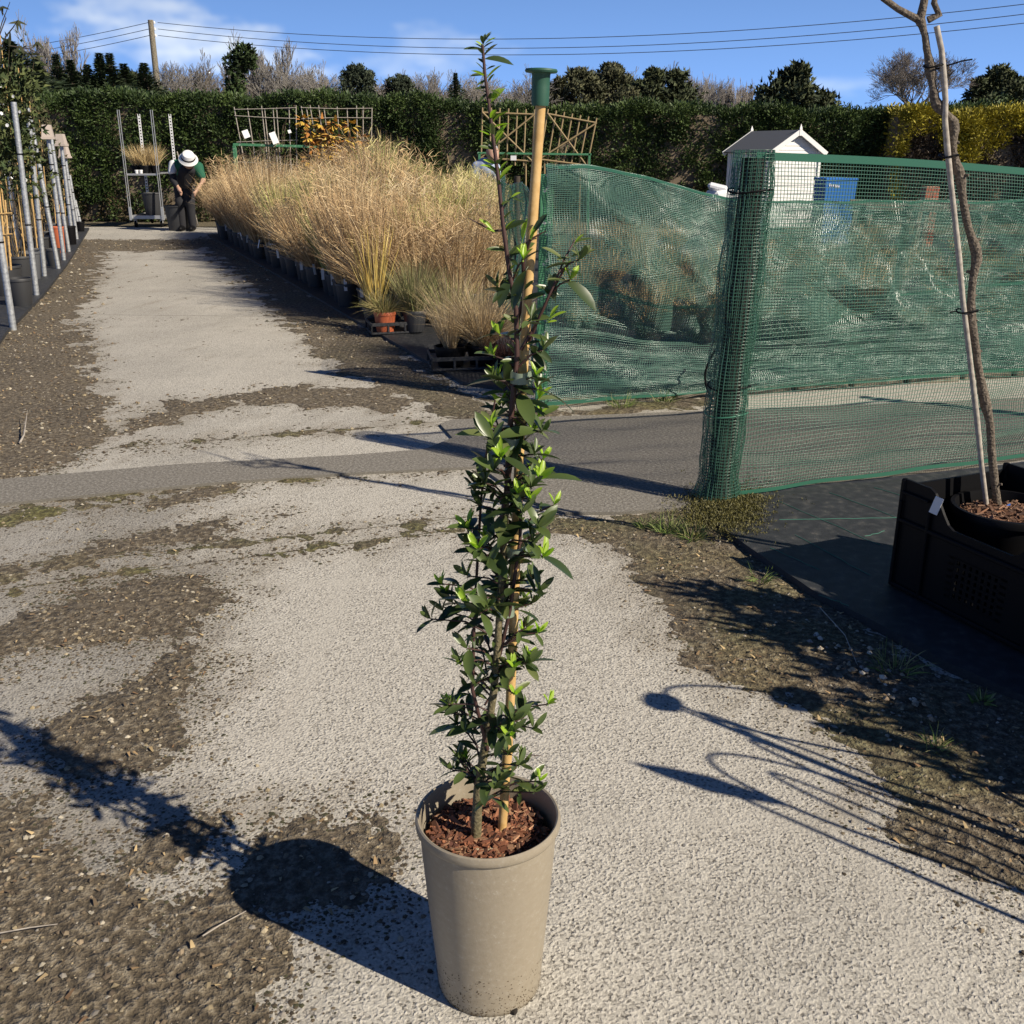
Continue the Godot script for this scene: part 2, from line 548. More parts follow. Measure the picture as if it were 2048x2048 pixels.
func dirt_at(x: float, z: float) -> Vector2:                # (how much earth lies here, in metres of cover; how mossy)
	var p := Vector2(x, z)
	var s := -0.3
	var moss := 0.0
	for d in dirt_polys:
		if not (d[1] as Rect2).has_point(p): continue
		var q: float = clampf(poly_sd(d[0], p), -0.3, 0.16) + d[2]
		if q > s:
			s = q; moss = d[3]
	var far := clampf(-z / 6.0, 0.4, 1.6)
	return Vector2(s + (n_edge.get_noise_2d(x, z) * 0.19 + n_fine.get_noise_2d(x, z) * 0.13) * far, moss)

func dirt_sheet(mb: MB, x0: float, x1: float, z0: float, z1: float, step: float) -> void:
	var nx := int(ceil((x1 - x0) / step))
	var nz := int(ceil((z1 - z0) / step))
	var hs := PackedFloat32Array()
	var ms := PackedFloat32Array()
	for j in nz + 1:
		for i in nx + 1:
			var x := x0 + i * step
			var z := z0 + j * step
			var d := dirt_at(x, z)
			hs.append(clampf(d.x * 0.06, -0.02, 0.006) + n_fine.get_noise_2d(x * 3.1 + 7.0, z * 3.1) * 0.003 + n_edge.get_noise_2d(x * 1.3 + 31.0, z * 1.3) * 0.003)
			ms.append(d.y * clampf(0.55 + n_edge.get_noise_2d(x * 0.8 + 90.0, z * 0.8) * 1.6, 0.0, 1.0))
	var id := {}
	for j in nz:
		for i in nx:
			var k := j * (nx + 1) + i
			var ks := [k, k + 1, k + nx + 2, k + nx + 1]
			var hi := -1.0
			for q in ks: hi = maxf(hi, hs[q])
			if hi < -0.004: continue
			var vs := []
			for q in ks:
				if not id.has(q):
					var qi: int = q % (nx + 1)
					var qj: int = q / (nx + 1)
					var gx := (hs[q] - hs[q - 1 if qi > 0 else q]) / step
					var gz := (hs[q] - hs[q - nx - 1 if qj > 0 else q]) / step
					var x := x0 + qi * step
					var z := z0 + qj * step
					var tone := 1.0 + n_big.get_noise_2d(x * 2.0, z * 2.0) * 0.35
					mb.col = Color(tone, tone, tone).lerp(Color(0.85, 1.05, 0.35), ms[q])
					id[q] = mb.vert(Vector3(x, hs[q], z), Vector3(-gx, 1, -gz).normalized(), Vector2(x, z))
				vs.append(id[q])
			mb.quad(vs[0], vs[1], vs[2], vs[3])

func poly_sheet(p: PackedVector2Array, y: float, skirt: float) -> ArrayMesh:
	var mb := MB.new()
	var t := Geometry2D.triangulate_polygon(p)
	var base := []
	for q in p:
		var tone := 1.0 + n_big.get_noise_2d(q.x, q.y) * 0.1
		mb.col = Color(tone, tone, tone)
		base.append(mb.vert(Vector3(q.x, y, q.y), Vector3.UP, q))
	for i in range(0, t.size(), 3): mb.tri(base[t[i]], base[t[i + 1]], base[t[i + 2]])
	if skirt > 0.0:
		mb.col = Color(1, 1, 1)
		for i in p.size():
			var a := p[i]
			var b := p[(i + 1) % p.size()]
			var o := Vector3(b.y - a.y, 0, a.x - b.x)
			var mid := (a + b) * 0.5 + Vector2(o.x, o.z).normalized() * 0.001
			if Geometry2D.is_point_in_polygon(mid, p): o = -o
			mb.flat4(Vector3(a.x, y, a.y), Vector3(b.x, y, b.y), Vector3(b.x, y - skirt, b.y), Vector3(a.x, y - skirt, a.y), o)
	return mb.mesh()

func build_ground() -> void:
	n_edge = noise(51, 3.2, 4)
	n_fine = noise(52, 13.0, 4)
	n_big = noise(53, 0.55, 3)
	# bare ground to the horizon
	var mb := MB.new()
	var rings := [0.0, 8.0, 20.0, 60.0, 400.0]
	mb.col = Color(0.95, 0.97, 0.85)
	var gq := []
	for q in [Vector2(-400, -400), Vector2(400, -400), Vector2(400, 400), Vector2(-400, 400)]: gq.append(mb.vert(Vector3(q.x, -0.03, q.y), Vector3.UP, q))
	mb.quad(gq[0], gq[1], gq[2], gq[3])
	struct("ground", mb.mesh(), M.earth)
	lay_dirt()
	# concrete slabs between the joints that cross the path
	var joints := [[0, 1180, 700, 1087], [0, 1140, 700, 1060], [0, 990, 700, 935], [220, 897, 700, 858]]
	var lines := []
	for q in joints:
		var a := gp(q[0], q[1])
		var b := gp(q[2], q[3])
		var k := (b.z - a.z) / (b.x - a.x)
		lines.append([a.z - k * a.x, k])
	var edges := [[1.6, 0.0]] + lines + [[-8.2, 0.06], [-12.6, 0.06], [-18.0, 0.06]]
	for s in edges.size() - 1:
		var na: Array = edges[s]
		var nb: Array = edges[s + 1]
		var m := MB.new()
		var nx := 240
		var nzs := [70, 4, 20, 12, 36, 18, 18]
		var nz: int = nzs[s]
		var rows := []
		for j in nz + 1:
			var row := []
			for i in nx + 1:
				var x := -9.0 + 13.0 * i / nx
				var za: float = na[0] + na[1] * x - (0.005 if s > 0 else 0.0)
				var zb: float = nb[0] + nb[1] * x + 0.005
				var wob := 0.004 * n_fine.get_noise_2d(x * 2.0, float(s) * 9.0)
				if j == 0: za += wob
				var z := lerpf(za, zb, float(j) / nz)
				var tone := 1.0 + n_big.get_noise_2d(x * 1.4, z * 1.4) * 0.16 + n_edge.get_noise_2d(x * 0.7, z * 0.7) * 0.10
				var inner := -0.29 * (0.424 - z * 0.943)      # the trodden middle of the path begins here
				# soil trodden and washed into the surface round the patches of earth
				var soiled := clampf(dirt_at(x, z).x * 3.0 + 0.48 + n_fine.get_noise_2d(x * 1.7, z * 1.7) * 0.7, 0.0, 1.0)
				var worn := smoothstep(0.05, -0.25, x - inner + n_edge.get_noise_2d(x, z) * 0.3) * (1.0 if z > -3.97 else 0.35)
				m.col = Color(tone, tone, tone).lerp(Color(0.60, 0.60, 0.61) * tone, worn * 0.8).lerp(Color(0.40, 0.35, 0.28), soiled * 0.7)
				row.append(m.vert(Vector3(x, 0.0, z), Vector3.UP, Vector2(x, z)))
			rows.append(row)
		for j in nz:
			for i in nx: m.quad(rows[j][i], rows[j][i + 1], rows[j + 1][i + 1], rows[j + 1][i])
		m.col = Color(0.6, 0.6, 0.6)
		for e in [[0, 1.0], [nz, -1.0]]:
			for i in nx:
				var a := m.v[rows[e[0]][i]]
				var b := m.v[rows[e[0]][i + 1]]
				m.flat4(a, b, b + Vector3(0, -0.04, 0), a + Vector3(0, -0.04, 0), Vector3(0, 0, e[1]))
		struct("path", m.mesh(), M.concrete)
	# the smoother grey band across the path, which widens into the gateway slab
	struct("pavement", poly_sheet(ground_poly([-300, 992, 0, 964, 163, 950, 362, 933, 700, 915, 850, 903, 905, 880, 880, 852, 905, 843, 1090, 838, 1410, 826, 1900, 806, 2500, 780, 2500, 850, 1950, 935, 1470, 990, 1360, 1022, 1240, 1030, 1130, 1031, 1050, 1003, 960, 938, 700, 951, 435, 970, 217, 991, 0, 1013, -300, 1044]), 0.012, 0.04), M.smooth_concrete)
	# earth lying on the concrete, ragged at its rim
	var dm := MB.new()
	dirt_sheet(dm, -1.5, 1.62, -2.6, -1.0, 0.0125)
	struct("earth", dm.mesh(), M.earth)
	dm = MB.new()
	dirt_sheet(dm, -3.4, 2.4, -5.2, -2.6, 0.025)
	dirt_sheet(dm, -4.4, 1.6, -8.0, -5.2, 0.035)
	dirt_sheet(dm, -8.5, 0.0, -18.5, -8.0, 0.07)
	struct("earth", dm.mesh(), M.earth)

func lay_dirt() -> void:
	add_dirt([-400, 760, -150, 650, 20, 610, 130, 520, 165, 485, 190, 480, 205, 520, 150, 640, 170, 720, 190, 790, 230, 850, 120, 930, 0, 962, -400, 990], 0.02)
	add_dirt([150, 480, 420, 480, 440, 492, 300, 503, 150, 500], 0.03)
	add_dirt([-300, 1060, 0, 1020, 240, 1000, 440, 972, 500, 978, 380, 1005, 150, 1030, -300, 1100], -0.02, 0.75)
	add_dirt([120, 1080, 380, 1040, 560, 1012, 590, 1030, 430, 1095, 180, 1130], -0.075)
	add_dirt([-300, 1200, 0, 1125, 180, 1100, 300, 1108, 150, 1150, 0, 1180, -300, 1250], -0.05, 0.3)
	add_dirt([-300, 1330, 0, 1255, 130, 1190, 300, 1160, 410, 1140, 440, 1190, 390, 1262, 270, 1290, 60, 1310, -300, 1400], 0.0)
	add_dirt([150, 1420, 380, 1290, 420, 1350, 370, 1450, 300, 1520, 140, 1570, 100, 1500], -0.01)
	add_dirt([520, 1650, 700, 1620, 770, 1680, 740, 1800, 640, 1840, 540, 1830, 490, 1740], -0.005)
	add_dirt([250, 1660, 420, 1600, 500, 1650, 350, 1740, 220, 1740], -0.02)
	add_dirt([-200, 1640, 60, 1600, 130, 1700, 300, 1840, 470, 1790, 560, 1840, 540, 1930, 490, 2100, -200, 2100], 0.01)
	add_dirt([1120, 1042, 1240, 1090, 1330, 1140, 1355, 1210, 1420, 1310, 1540, 1370, 1660, 1420, 1760, 1520, 1850, 1640, 1960, 1740, 2300, 1860, 2500, 1300, 1900, 1380, 1700, 1250, 1500, 1120, 1460, 1010, 1300, 1035], 0.05, 0.35)
	add_dirt([1010, 850, 930, 850, 840, 806, 700, 740, 640, 700, 540, 600, 440, 515, 400, 480, 440, 470, 560, 540, 740, 660, 920, 780, 1030, 830], 0.03, 0.15)
	add_dirt([330, 800, 560, 770, 760, 770, 900, 800, 820, 830, 560, 815, 380, 835, 250, 880, 200, 860], -0.07)
	add_dirt([1090, 880, 1400, 862, 1420, 905, 1200, 925, 1080, 940], -0.06, 0.4)
	add_dirt([1070, 842, 1420, 815, 1420, 790, 1070, 826], 0.0, 0.5)
	for q in [[0, 1180, 700, 1087, 8], [700, 1087, 1040, 1042, 8], [0, 1140, 400, 1097, 8], [400, 1097, 700, 1060, 6], [700, 1060, 960, 1030, 5], [220, 897, 700, 858, 5], [700, 858, 880, 845, 5], [0, 1016, 435, 972, 8], [435, 972, 930, 936, 5]]:
		add_dirt([q[0], q[1] - q[4], q[2], q[3] - q[4], q[2], q[3] + q[4], q[0], q[1] + q[4]], -0.035, 0.6)

# ---------------------------------------------------------------- foliage pieces
func sprig_mesh(seed_: int, count: int, size: float, leaf: float, narrow := 0.45) -> ArrayMesh:
	# a small spray of leaf faces pointing outwards along +y
	var r := RandomNumberGenerator.new()
	r.seed = seed_
	var mb := MB.new()
	for i in count:
		var p := Vector3(r.randf_range(-1, 1), r.randf_range(-0.6, 1), r.randf_range(-1, 1)) * size * 0.5
		var d := (p.normalized() * 0.6 + Vector3(r.randf_range(-0.7, 0.7), 0.7, r.randf_range(-0.7, 0.7))).normalized()
		var sd := d.cross(Vector3(r.randf_range(-1, 1), r.randf_range(-1, 1), r.randf_range(-1, 1))).normalized()
		var nm := sd.cross(d)
		var l := leaf * r.randf_range(0.6, 1.2)
		var t := r.randf_range(0.75, 1.2)
		mb.col = Color(t, t, t * r.randf_range(0.8, 1.1))
		var a := mb.vert(p, nm)
		var b := mb.vert(p + d * l * 0.5 + sd * l * narrow * 0.5, (nm + sd * 0.4).normalized())
		var c := mb.vert(p + d * l, nm)
		var e := mb.vert(p + d * l * 0.5 - sd * l * narrow * 0.5, (nm - sd * 0.4).normalized())
		mb.quad(a, b, c, e)
	return mb.mesh()
func facing(d: Vector3, spin: float, sc: float) -> Basis:
	var y := d.normalized()
	var x := y.cross(Vector3(0.31, 0.2, 0.93)).normalized()
	return (Basis(x, y, x.cross(y)) * Basis(Vector3.UP, spin)).scaled(Vector3.ONE * sc)

func build_hedges() -> void:
	# clipped evergreen hedge: a dark twiggy core wrapped in sprays of scale leaves
	var spr := sprig_mesh(7, 20, 0.17, 0.075, 0.36)
	var nh := noise(61, 0.5, 3)
	var specs := [
		["hedge", "tall clipped dark green hedge running along the far end of the yard", -13.0, 9.2, -20.3, 2.2, 1.98, 21000, [Color(0.027, 0.052, 0.012), Color(0.066, 0.104, 0.023)], 0],
		["hedge", "golden yellow hedge with bare brown twigs below, beyond the net fence", 6.95, 13.6, -19.7, 1.92, 1.86, 7500, [Color(0.22, 0.19, 0.018), Color(0.40, 0.34, 0.03)], 1]]
	for q in specs:
		var t := thing(q[0], q[1], "hedge", "", Vector3(q[2], 0, q[4]))
		var x0: float = q[2]
		var len: float = q[3] - x0
		var core := MB.new()
		var nx := 60
		var hh := func(u: float) -> float: return lerpf(q[5], q[6], smoothstep(0.35, 0.75, u)) + nh.get_noise_2d(u * len, 3.0) * 0.16 + nh.get_noise_2d(u * len * 4.0, 9.0) * 0.10
		core.col = Color(0.16, 0.125, 0.085)
		for i in nx:
			var ua := float(i) / nx
			var ub := float(i + 1) / nx
			var ha: float = hh.call(ua) - 0.14
			var hb: float = hh.call(ub) - 0.14
			core.flat4(Vector3(ua * len, 0, 0), Vector3(ub * len, 0, 0), Vector3(ub * len, hb, -0.06), Vector3(ua * len, ha, -0.06), Vector3(0, 0, 1))
			core.flat4(Vector3(ua * len, ha, -0.06), Vector3(ub * len, hb, -0.06), Vector3(ub * len, hb, -1.1), Vector3(ua * len, ha, -1.1), Vector3.UP)
			core.flat4(Vector3(ua * len, 0, -1.1), Vector3(ub * len, 0, -1.1), Vector3(ub * len, hb, -1.1), Vector3(ua * len, ha, -1.1), Vector3(0, 0, -1))
		for s in [0.0, 1.0]:
			var h0: float = hh.call(s) - 0.14
			core.flat4(Vector3(s * len, 0, 0), Vector3(s * len, h0, -0.06), Vector3(s * len, h0, -1.1), Vector3(s * len, 0, -1.1), Vector3(s * 2 - 1, 0, 0))
		part(t, "branches", core.mesh(), M.twig)
		var xs := []
		var cs := []
		for i in int(q[7]):
			var u := rng.randf()
			var h: float = hh.call(u)
			var p: Vector3
			var d: Vector3
			if rng.randf() < 0.72:
				var y := rng.randf() * h
				if nh.get_noise_2d(u * len * 2.8 + 70.0, y * 3.2) < -0.34: continue      # thin places where the twigs show
				var bulge := 0.26 * nh.get_noise_2d(u * len * 1.6, y * 1.1) + 0.10 * nh.get_noise_2d(u * len * 7.0, y * 7.0)
				p = Vector3(u * len, y, bulge + R(-0.06, 0.07))
				d = Vector3(R(-0.6, 0.6), R(0.0, 0.9), 1.0)
			elif rng.randf() < 0.92:
				p = Vector3(u * len, h - 0.12 + R(-0.03, 0.10), R(-1.1, 0.03))
				d = Vector3(R(-0.6, 0.6), 1.0, R(-0.4, 0.6))
			else:
				var s := 0.0 if rng.randf() < 0.5 else 1.0
				p = Vector3(s * len + R(-0.05, 0.05), rng.randf() * h, R(-1.1, 0))
				d = Vector3(s * 2 - 1, R(0, 0.8), R(-0.5, 0.5))
			var c: Color = (q[8][0] as Color).lerp(q[8][1], clampf(rng.randf() * 0.7 + nh.get_noise_2d(p.x * 1.7, p.y * 1.7) * 0.9 + 0.15, 0, 1))
			if q[9] == 0 and p.y < 0.55 + nh.get_noise_2d(p.x * 2.0, 40.0) * 0.5 and rng.randf() < 0.5: c = Color(0.085, 0.065, 0.035)      # browned lower sprays
			if q[9] == 1:
				var bare := 1.15 + nh.get_noise_2d(p.x * 1.2 + 20.0, 0.0) * 0.9
				if p.y < bare: c = Color(0.060, 0.045, 0.034) * R(0.7, 1.4)
				if u < 0.02: c = Color(0.24, 0.21, 0.02)
			xs.append(Transform3D(facing(d, R(0, TAU), R(0.7, 1.25)), p))
			cs.append(c)
		swarm_node(t, "foliage", swarm(spr, M.hedge_leaf, xs, cs), M.hedge_leaf)
	# the clipped top grows out into a leafless ivy-green shoot that leans over the hedge
	
# ---------------------------------------------------------------- trees
func grow(mb: MB, p: Vector3, d: Vector3, len: float, r: float, depth: int, spread: float, rg: RandomNumberGenerator, tips: Array, up := 0.12) -> void:
	var pts := [p]
	var rs := [r]
	var q := p
	var dd := d
	var segs := 3 if depth > 1 else 2
	for i in segs:
		dd = (dd + Vector3(rg.randf_range(-1, 1), rg.randf_range(-0.4, 0.8) , rg.randf_range(-1, 1)) * 0.16 + Vector3(0, up * 0.3, 0)).normalized()
		q += dd * len / segs
		pts.append(q)
		rs.append(maxf(r * (1.0 - 0.45 * float(i + 1) / segs), 0.009))
	mb.tube(pts, rs, 5 if depth > 3 else 3, false)
	tips.append([q, dd])
	if depth <= 0: return
	var kids := 3 if depth > 1 else 4
	for k in kids:
		var at: Vector3 = pts[1].lerp(pts[segs], rg.randf()) if k > 0 else q
		var ax := dd.cross(Vector3(rg.randf_range(-1, 1), rg.randf_range(-1, 1), rg.randf_range(-1, 1))).normalized()
		var nd := dd.rotated(ax, spread * rg.randf_range(0.5, 1.2) * (0.5 if k == 0 else 1.0))
		nd = (nd + Vector3(0, up, 0)).normalized()
		grow(mb, at, nd, len * rg.randf_range(0.62, 0.82), r * rg.randf_range(0.5, 0.62), depth - 1, spread, rg, tips, up)
func bare_tree(seed_: int, h: float, spread: float, up: float, c: Color, depth := 5) -> Array:      # a tree of height h without leaves
	var rg := RandomNumberGenerator.new()
	rg.seed = seed_
	var trunk := MB.new()
	trunk.col = c
	var crown := MB.new()
	crown.col = c
	trunk.tube([Vector3.ZERO, Vector3(rg.randf_range(-0.02, 0.02), 0.16, 0) * h, Vector3(rg.randf_range(-0.03, 0.03), 0.3, 0.01) * h], [0.026 * h, 0.02 * h, 0.016 * h], 6, false)
	var tips := []
	for k in 7:
		var an := TAU * k / 7.0 + rg.randf()
		grow(crown, Vector3(0, rg.randf_range(0.16, 0.34) * h, 0), Vector3(cos(an) * spread, 0.9, sin(an) * spread).normalized(), h * 0.25, h * 0.013, depth, spread, rg, tips, up)
	return [trunk.mesh(), crown.mesh()]
func place_tree(label: String, at: Vector3, parts: Array, mats: Array, turn: float, sc: Vector3, group := "trees beyond the hedge") -> Node3D:
	var t := thing("tree", label, "tree", group, at, 0.0)
	var b := Basis(Vector3.UP, turn).scaled(sc)
	part(t, "trunk", parts[0], mats[0], Transform3D(b, Vector3.ZERO))
	for k in range(1, parts.size()):
		part(t, "crown", parts[k], mats[k], Transform3D(b, Vector3.ZERO))
	return t
func leafy_crown(seed_: int, blobs: Array, count: int, leaf: float, c0: Color, c1: Color) -> ArrayMesh:
	# many leaf clumps spread through the shells of several uneven lobes (centre, radii), with gaps between
	var rg := RandomNumberGenerator.new()
	rg.seed = seed_
	var nn := noise(seed_, 2.3, 2)
	var mb := MB.new()
	for i in count:
		var b: Array = blobs[rg.randi() % blobs.size()]
		var d := Vector3(rg.randfn(), rg.randfn(), rg.randfn()).normalized()
		var rr := pow(rg.randf(), 0.28) * (1.0 + nn.get_noise_3dv(d * 2.0 + (b[0] as Vector3)) * 0.75)
		var p: Vector3 = b[0] + d * rr * (b[1] as Vector3)
		if nn.get_noise_3dv(p * 2.2) < -0.10: continue
		var g := nn.get_noise_3dv(p * 1.1 + Vector3(9, 9, 9)) * 1.1 + 0.5 + rg.randf_range(-0.25, 0.25)
		mb.col = c0.lerp(c1, clampf(g, 0, 1))
		var out := (d + Vector3(rg.randf_range(-0.8, 0.8), rg.randf_range(-0.4, 1.0), rg.randf_range(-0.8, 0.8))).normalized()
		for k in 3:
			var e := (out + Vector3(rg.randf_range(-0.9, 0.9), rg.randf_range(-0.9, 0.9), rg.randf_range(-0.9, 0.9))).normalized()
			var sd := e.cross(Vector3(rg.randf_range(-1, 1), rg.randf_range(-1, 1), rg.randf_range(-1, 1))).normalized()
			var l := leaf * rg.randf_range(0.6, 1.3)
			var nm := (out + sd.cross(e)).normalized()
			mb.tri(mb.vert(p - sd * l * 0.3, nm), mb.vert(p + sd * l * 0.3, nm), mb.vert(p + e * l, nm))
	return mb.mesh()
func conifer(seed_: int, h: float, w: float, c0: Color, c1: Color, count: int) -> Array:
	# drooping-tipped cypress: whorls of sprays that reach out and up from the stem
	var rg := RandomNumberGenerator.new()
	rg.seed = seed_
	var tr := MB.new()
	tr.col = Color(0.06, 0.045, 0.03)
	tr.tube([Vector3.ZERO, Vector3(0, h * 0.97, 0)], [h * 0.02, h * 0.004], 6, false)
	var mb := MB.new()
	for i in count:
		var f := pow(rg.randf(), 0.8)
		var y := h * f
		var an := rg.randf() * TAU
		var branch := 0.5 + 0.5 * sin(an * 3.0 + f * 34.0 + seed_ + 1.5 * sin(an * 5.0))
		var reach := w * 1.3 * pow(1.0 - f, 1.35) * branch * rg.randf_range(0.35, 1.0) + 0.003 * h
		var o := Vector3(cos(an), 0, sin(an))
		var p := o * reach + Vector3(0, y + reach * 0.32, 0)
		mb.col = c0.lerp(c1, rg.randf())
		var d := (o + Vector3(rg.randf_range(-0.5, 0.5), rg.randf_range(0.2, 1.1), rg.randf_range(-0.5, 0.5))).normalized()
		var sd := d.cross(Vector3(rg.randf_range(-1, 1), rg.randf_range(-1, 1), rg.randf_range(-1, 1))).normalized()
		var l := h * rg.randf_range(0.022, 0.048) * (0.22 + 0.7 * (1.0 - f))
		var nm := (sd.cross(d) + o * 0.8).normalized()
		mb.tri(mb.vert(p - sd * l * 0.28, nm), mb.vert(p + sd * l * 0.28, nm), mb.vert(p + d * l, nm))
	return [tr.mesh(), mb.mesh()]

func build_background() -> void:
	# rising ground and field edge beyond the hedge
	var hb := MB.new()
	var nh := noise(71, 0.03, 3)
	hb.col = Color(0.30, 0.42, 0.16)
	var prof := func(x: float) -> float: return clampf((x - 2.0) / 30.0, 0.0, 1.0) * 2.8 + 0.4 + nh.get_noise_2d(x, 0.0) * 0.4
	for i in 60:
		var xa := -90.0 + 180.0 * i / 60
		var xb := -90.0 + 180.0 * (i + 1) / 60
		var ya: float = prof.call(xa)
		var yb: float = prof.call(xb)
		hb.flat4(Vector3(xa, -0.05, -60), Vector3(xb, -0.05, -60), Vector3(xb, yb, -78), Vector3(xa, ya, -78), Vector3.UP)
		hb.flat4(Vector3(xa, ya, -78), Vector3(xb, yb, -78), Vector3(xb, yb - 2.0, -140), Vector3(xa, ya - 2.0, -140), Vector3.UP)
	struct("hill", hb.mesh(), M.turf)
	# the pale stubble strip of a field on that slope
	var fb := MB.new()
	for i in 12:
		var xa := 19.0 + 15.0 * i / 12
		var xb := 19.0 + 15.0 * (i + 1) / 12
		fb.flat4(Vector3(xa, 0.93 * prof.call(xa) + 0.06, -76.6), Vector3(xb, 0.93 * prof.call(xb) + 0.06, -76.6), Vector3(xb, prof.call(xb) + 0.06, -78), Vector3(xa, prof.call(xa) + 0.06, -78), Vector3.UP)
	struct("field", fb.mesh(), M.stubble)

	var gray := Color(0.27, 0.25, 0.22)
	var warm := Color(0.23, 0.20, 0.165)
	var bt := [bare_tree(1, 6.0, 0.62, 0.10, gray), bare_tree(2, 6.0, 0.5, 0.16, warm), bare_tree(3, 6.0, 0.40, 0.30, Color(0.27, 0.25, 0.23)), bare_tree(4, 6.0, 0.75, 0.05, gray), bare_tree(8, 6.0, 0.72, 0.06, Color(0.20, 0.175, 0.15), 6)]
	var tw := [M.twig, M.twig]
	# x, top y, depth, height scale taken from the picture; kind of bare tree, width factor, label
	var bare := [
		[95, 76, -44, 2, 0.8, "slender pale birch without leaves rising behind the dark conifers"],
		[350, 128, -46, 0, 1.0, "bare grey tree just past the telegraph pole"],
		[413, 128, -48, 1, 0.8, "bare twiggy tree beside the ivy-clad tree, nearer the telegraph pole"],
		[446, 124, -50, 3, 0.8, "wide bare tree half hidden by the ivy-clad tree"],
		[522, 102, -50, 2, 1.0, "tall pale bare birch behind the ivy-clad tree"],
		[565, 128, -49, 0, 0.95, "rounded bare tree over the cane-trained fruit trees"],
		[623, 140, -52, 1, 0.8, "small bare tree above the yellow leaves on canes"],
		[675, 148, -48, 3, 1.0, "brown twiggy tree leaning against the blue-green pine"],
		[760, 160, -52, 1, 0.8, "small bare tree between two pines"],
		[850, 150, -50, 0, 1.0, "open bare tree over the middle of the hedge"],
		[935, 160, -52, 1, 0.9, "bare tree next to the small dark cypress"],
		[1016, 152, -50, 3, 0.9, "bare spreading tree behind the capped cane"],
		[1843, 88, -72, 4, 0.95, "large round-headed bare tree standing on the field edge"],
		[318, 150, -58, 0, 1.1, "low bare tree showing past the foot of the telegraph pole"], [385, 146, -58, 3, 1.1, "bare tree in the back row, on the pole side of the ivy-clad tree"], [600, 152, -58, 0, 1.1, "hazy bare tree in the back row above the green rail"], [650, 158, -60, 3, 1.1, "hazy bare tree in the back row, between the green rail and the feathery pine"], [745, 156, -60, 0, 1.2, "hazy bare tree in the back row, between the two pines"], [830, 160, -60, 1, 1.3, "hazy bare tree in the back row by the smaller round pine"], [890, 162, -60, 3, 1.1, "hazy bare tree in the back row by the small dark cypress"], [975, 160, -58, 0, 1.2, "hazy bare tree in the back row behind the climber top"], [1060, 162, -60, 1, 1.2, "hazy bare tree in the back row beside the cane cap"], [1110, 158, -60, 3, 1.0, "hazy bare tree in the back row at the start of the evergreen clump"], [1185, 140, -60, 0, 1.1, "bare tree rising out of the evergreen clump, nearer the cane cap"], [1275, 146, -60, 1, 1.2, "bare tree rising out of the evergreen clump, nearer the poplars"], [1340, 150, -60, 3, 1.1, "bare tree where the evergreen clump meets the poplars"]]
	for q in bare:
		var top := zp(q[0], q[1], q[2])
		var gy := 0.0
		if q[2] < -60: gy = prof.call(top.x) * 0.72
		var s := (top.y - gy) / 6.0
		place_tree(q[5], Vector3(top.x, gy, q[2]), bt[q[3]], tw, float(q[0]), Vector3(s * q[4] * 1.35, s, s * q[4] * 1.35), "leafless trees beyond the hedge")
	# a row of slim grey poplars
	var pop := bare_tree(6, 6.0, 0.26, 0.5, Color(0.30, 0.27, 0.24), 4)
	for k in 12:
		var x := 1368.0 + 12.0 * k
		var top := zp(x, 146.0 + 2.4 * k + R(-4, 4), -66)
		var s := top.y / 6.0
		place_tree("slim grey leafless poplar in the row beside the big round evergreen", Vector3(top.x, 0, -66.0 - 0.4 * (k % 3)), pop, tw, k * 1.7, Vector3(s * 0.75, s, s * 0.75), "row of bare poplars")
	# conifers
	var cf := [conifer(11, 6.0, 1.2, Color(0.016, 0.032, 0.013), Color(0.050, 0.078, 0.026), 5200), conifer(12, 6.0, 0.95, Color(0.018, 0.034, 0.016), Color(0.055, 0.08, 0.03), 4600), conifer(13, 6.0, 1.9, Color(0.016, 0.030, 0.013), Color(0.045, 0.07, 0.024), 6500)]
	var cm := [M.twig, M.far_leaf]
	for q in [[20, 96, -30, 2, 1.3, "dark broad conifer at the end behind the galvanised poles"], [72, 128, -32, 0, 1.0, "dark conifer whose top shows beside the climbers' leaves"], [112, 120, -34, 1, 0.8, "thin conifer with a bent leading shoot"], [141, 131, -34, 0, 0.9, "small conifer between the bent one and the twin spires"],
		[175, 140, -34, 2, 0.8, "bushy conifer shouldering the twin spires"], [199, 118, -34, 0, 0.9, "pointed conifer, taller of the twin spires away from the pole"], [219, 118, -34, 1, 0.9, "pointed conifer, the twin spire nearer the telegraph pole"], [248, 138, -35, 0, 1.0, "blunt conifer between the spires and the telegraph pole"], [288, 137, -36, 2, 0.95, "rounded dark conifer behind the telegraph pole"],
		[911, 155, -46, 2, 0.6, "small dark cypress standing among bare trees"]]:
		var top := zp(q[0], q[1], q[2])
		var s := top.y / 6.0
		place_tree(q[5], Vector3(top.x, 0, q[2]), cf[q[3]], cm, float(q[0]), Vector3(s * q[4] * 4.0, s * 1.04, s * q[4] * 4.0), "conifers beyond the hedge")
	# leafy evergreens: [x, top y, half width px, depth, lobes seed, colours, label]
	var deep := [Color(0.026, 0.038, 0.015), Color(0.080, 0.095, 0.038)]
	var olive := [Color(0.042, 0.050, 0.022), Color(0.125, 0.125, 0.062)]
	var blue := [Color(0.026, 0.042, 0.024), Color(0.085, 0.105, 0.060)]
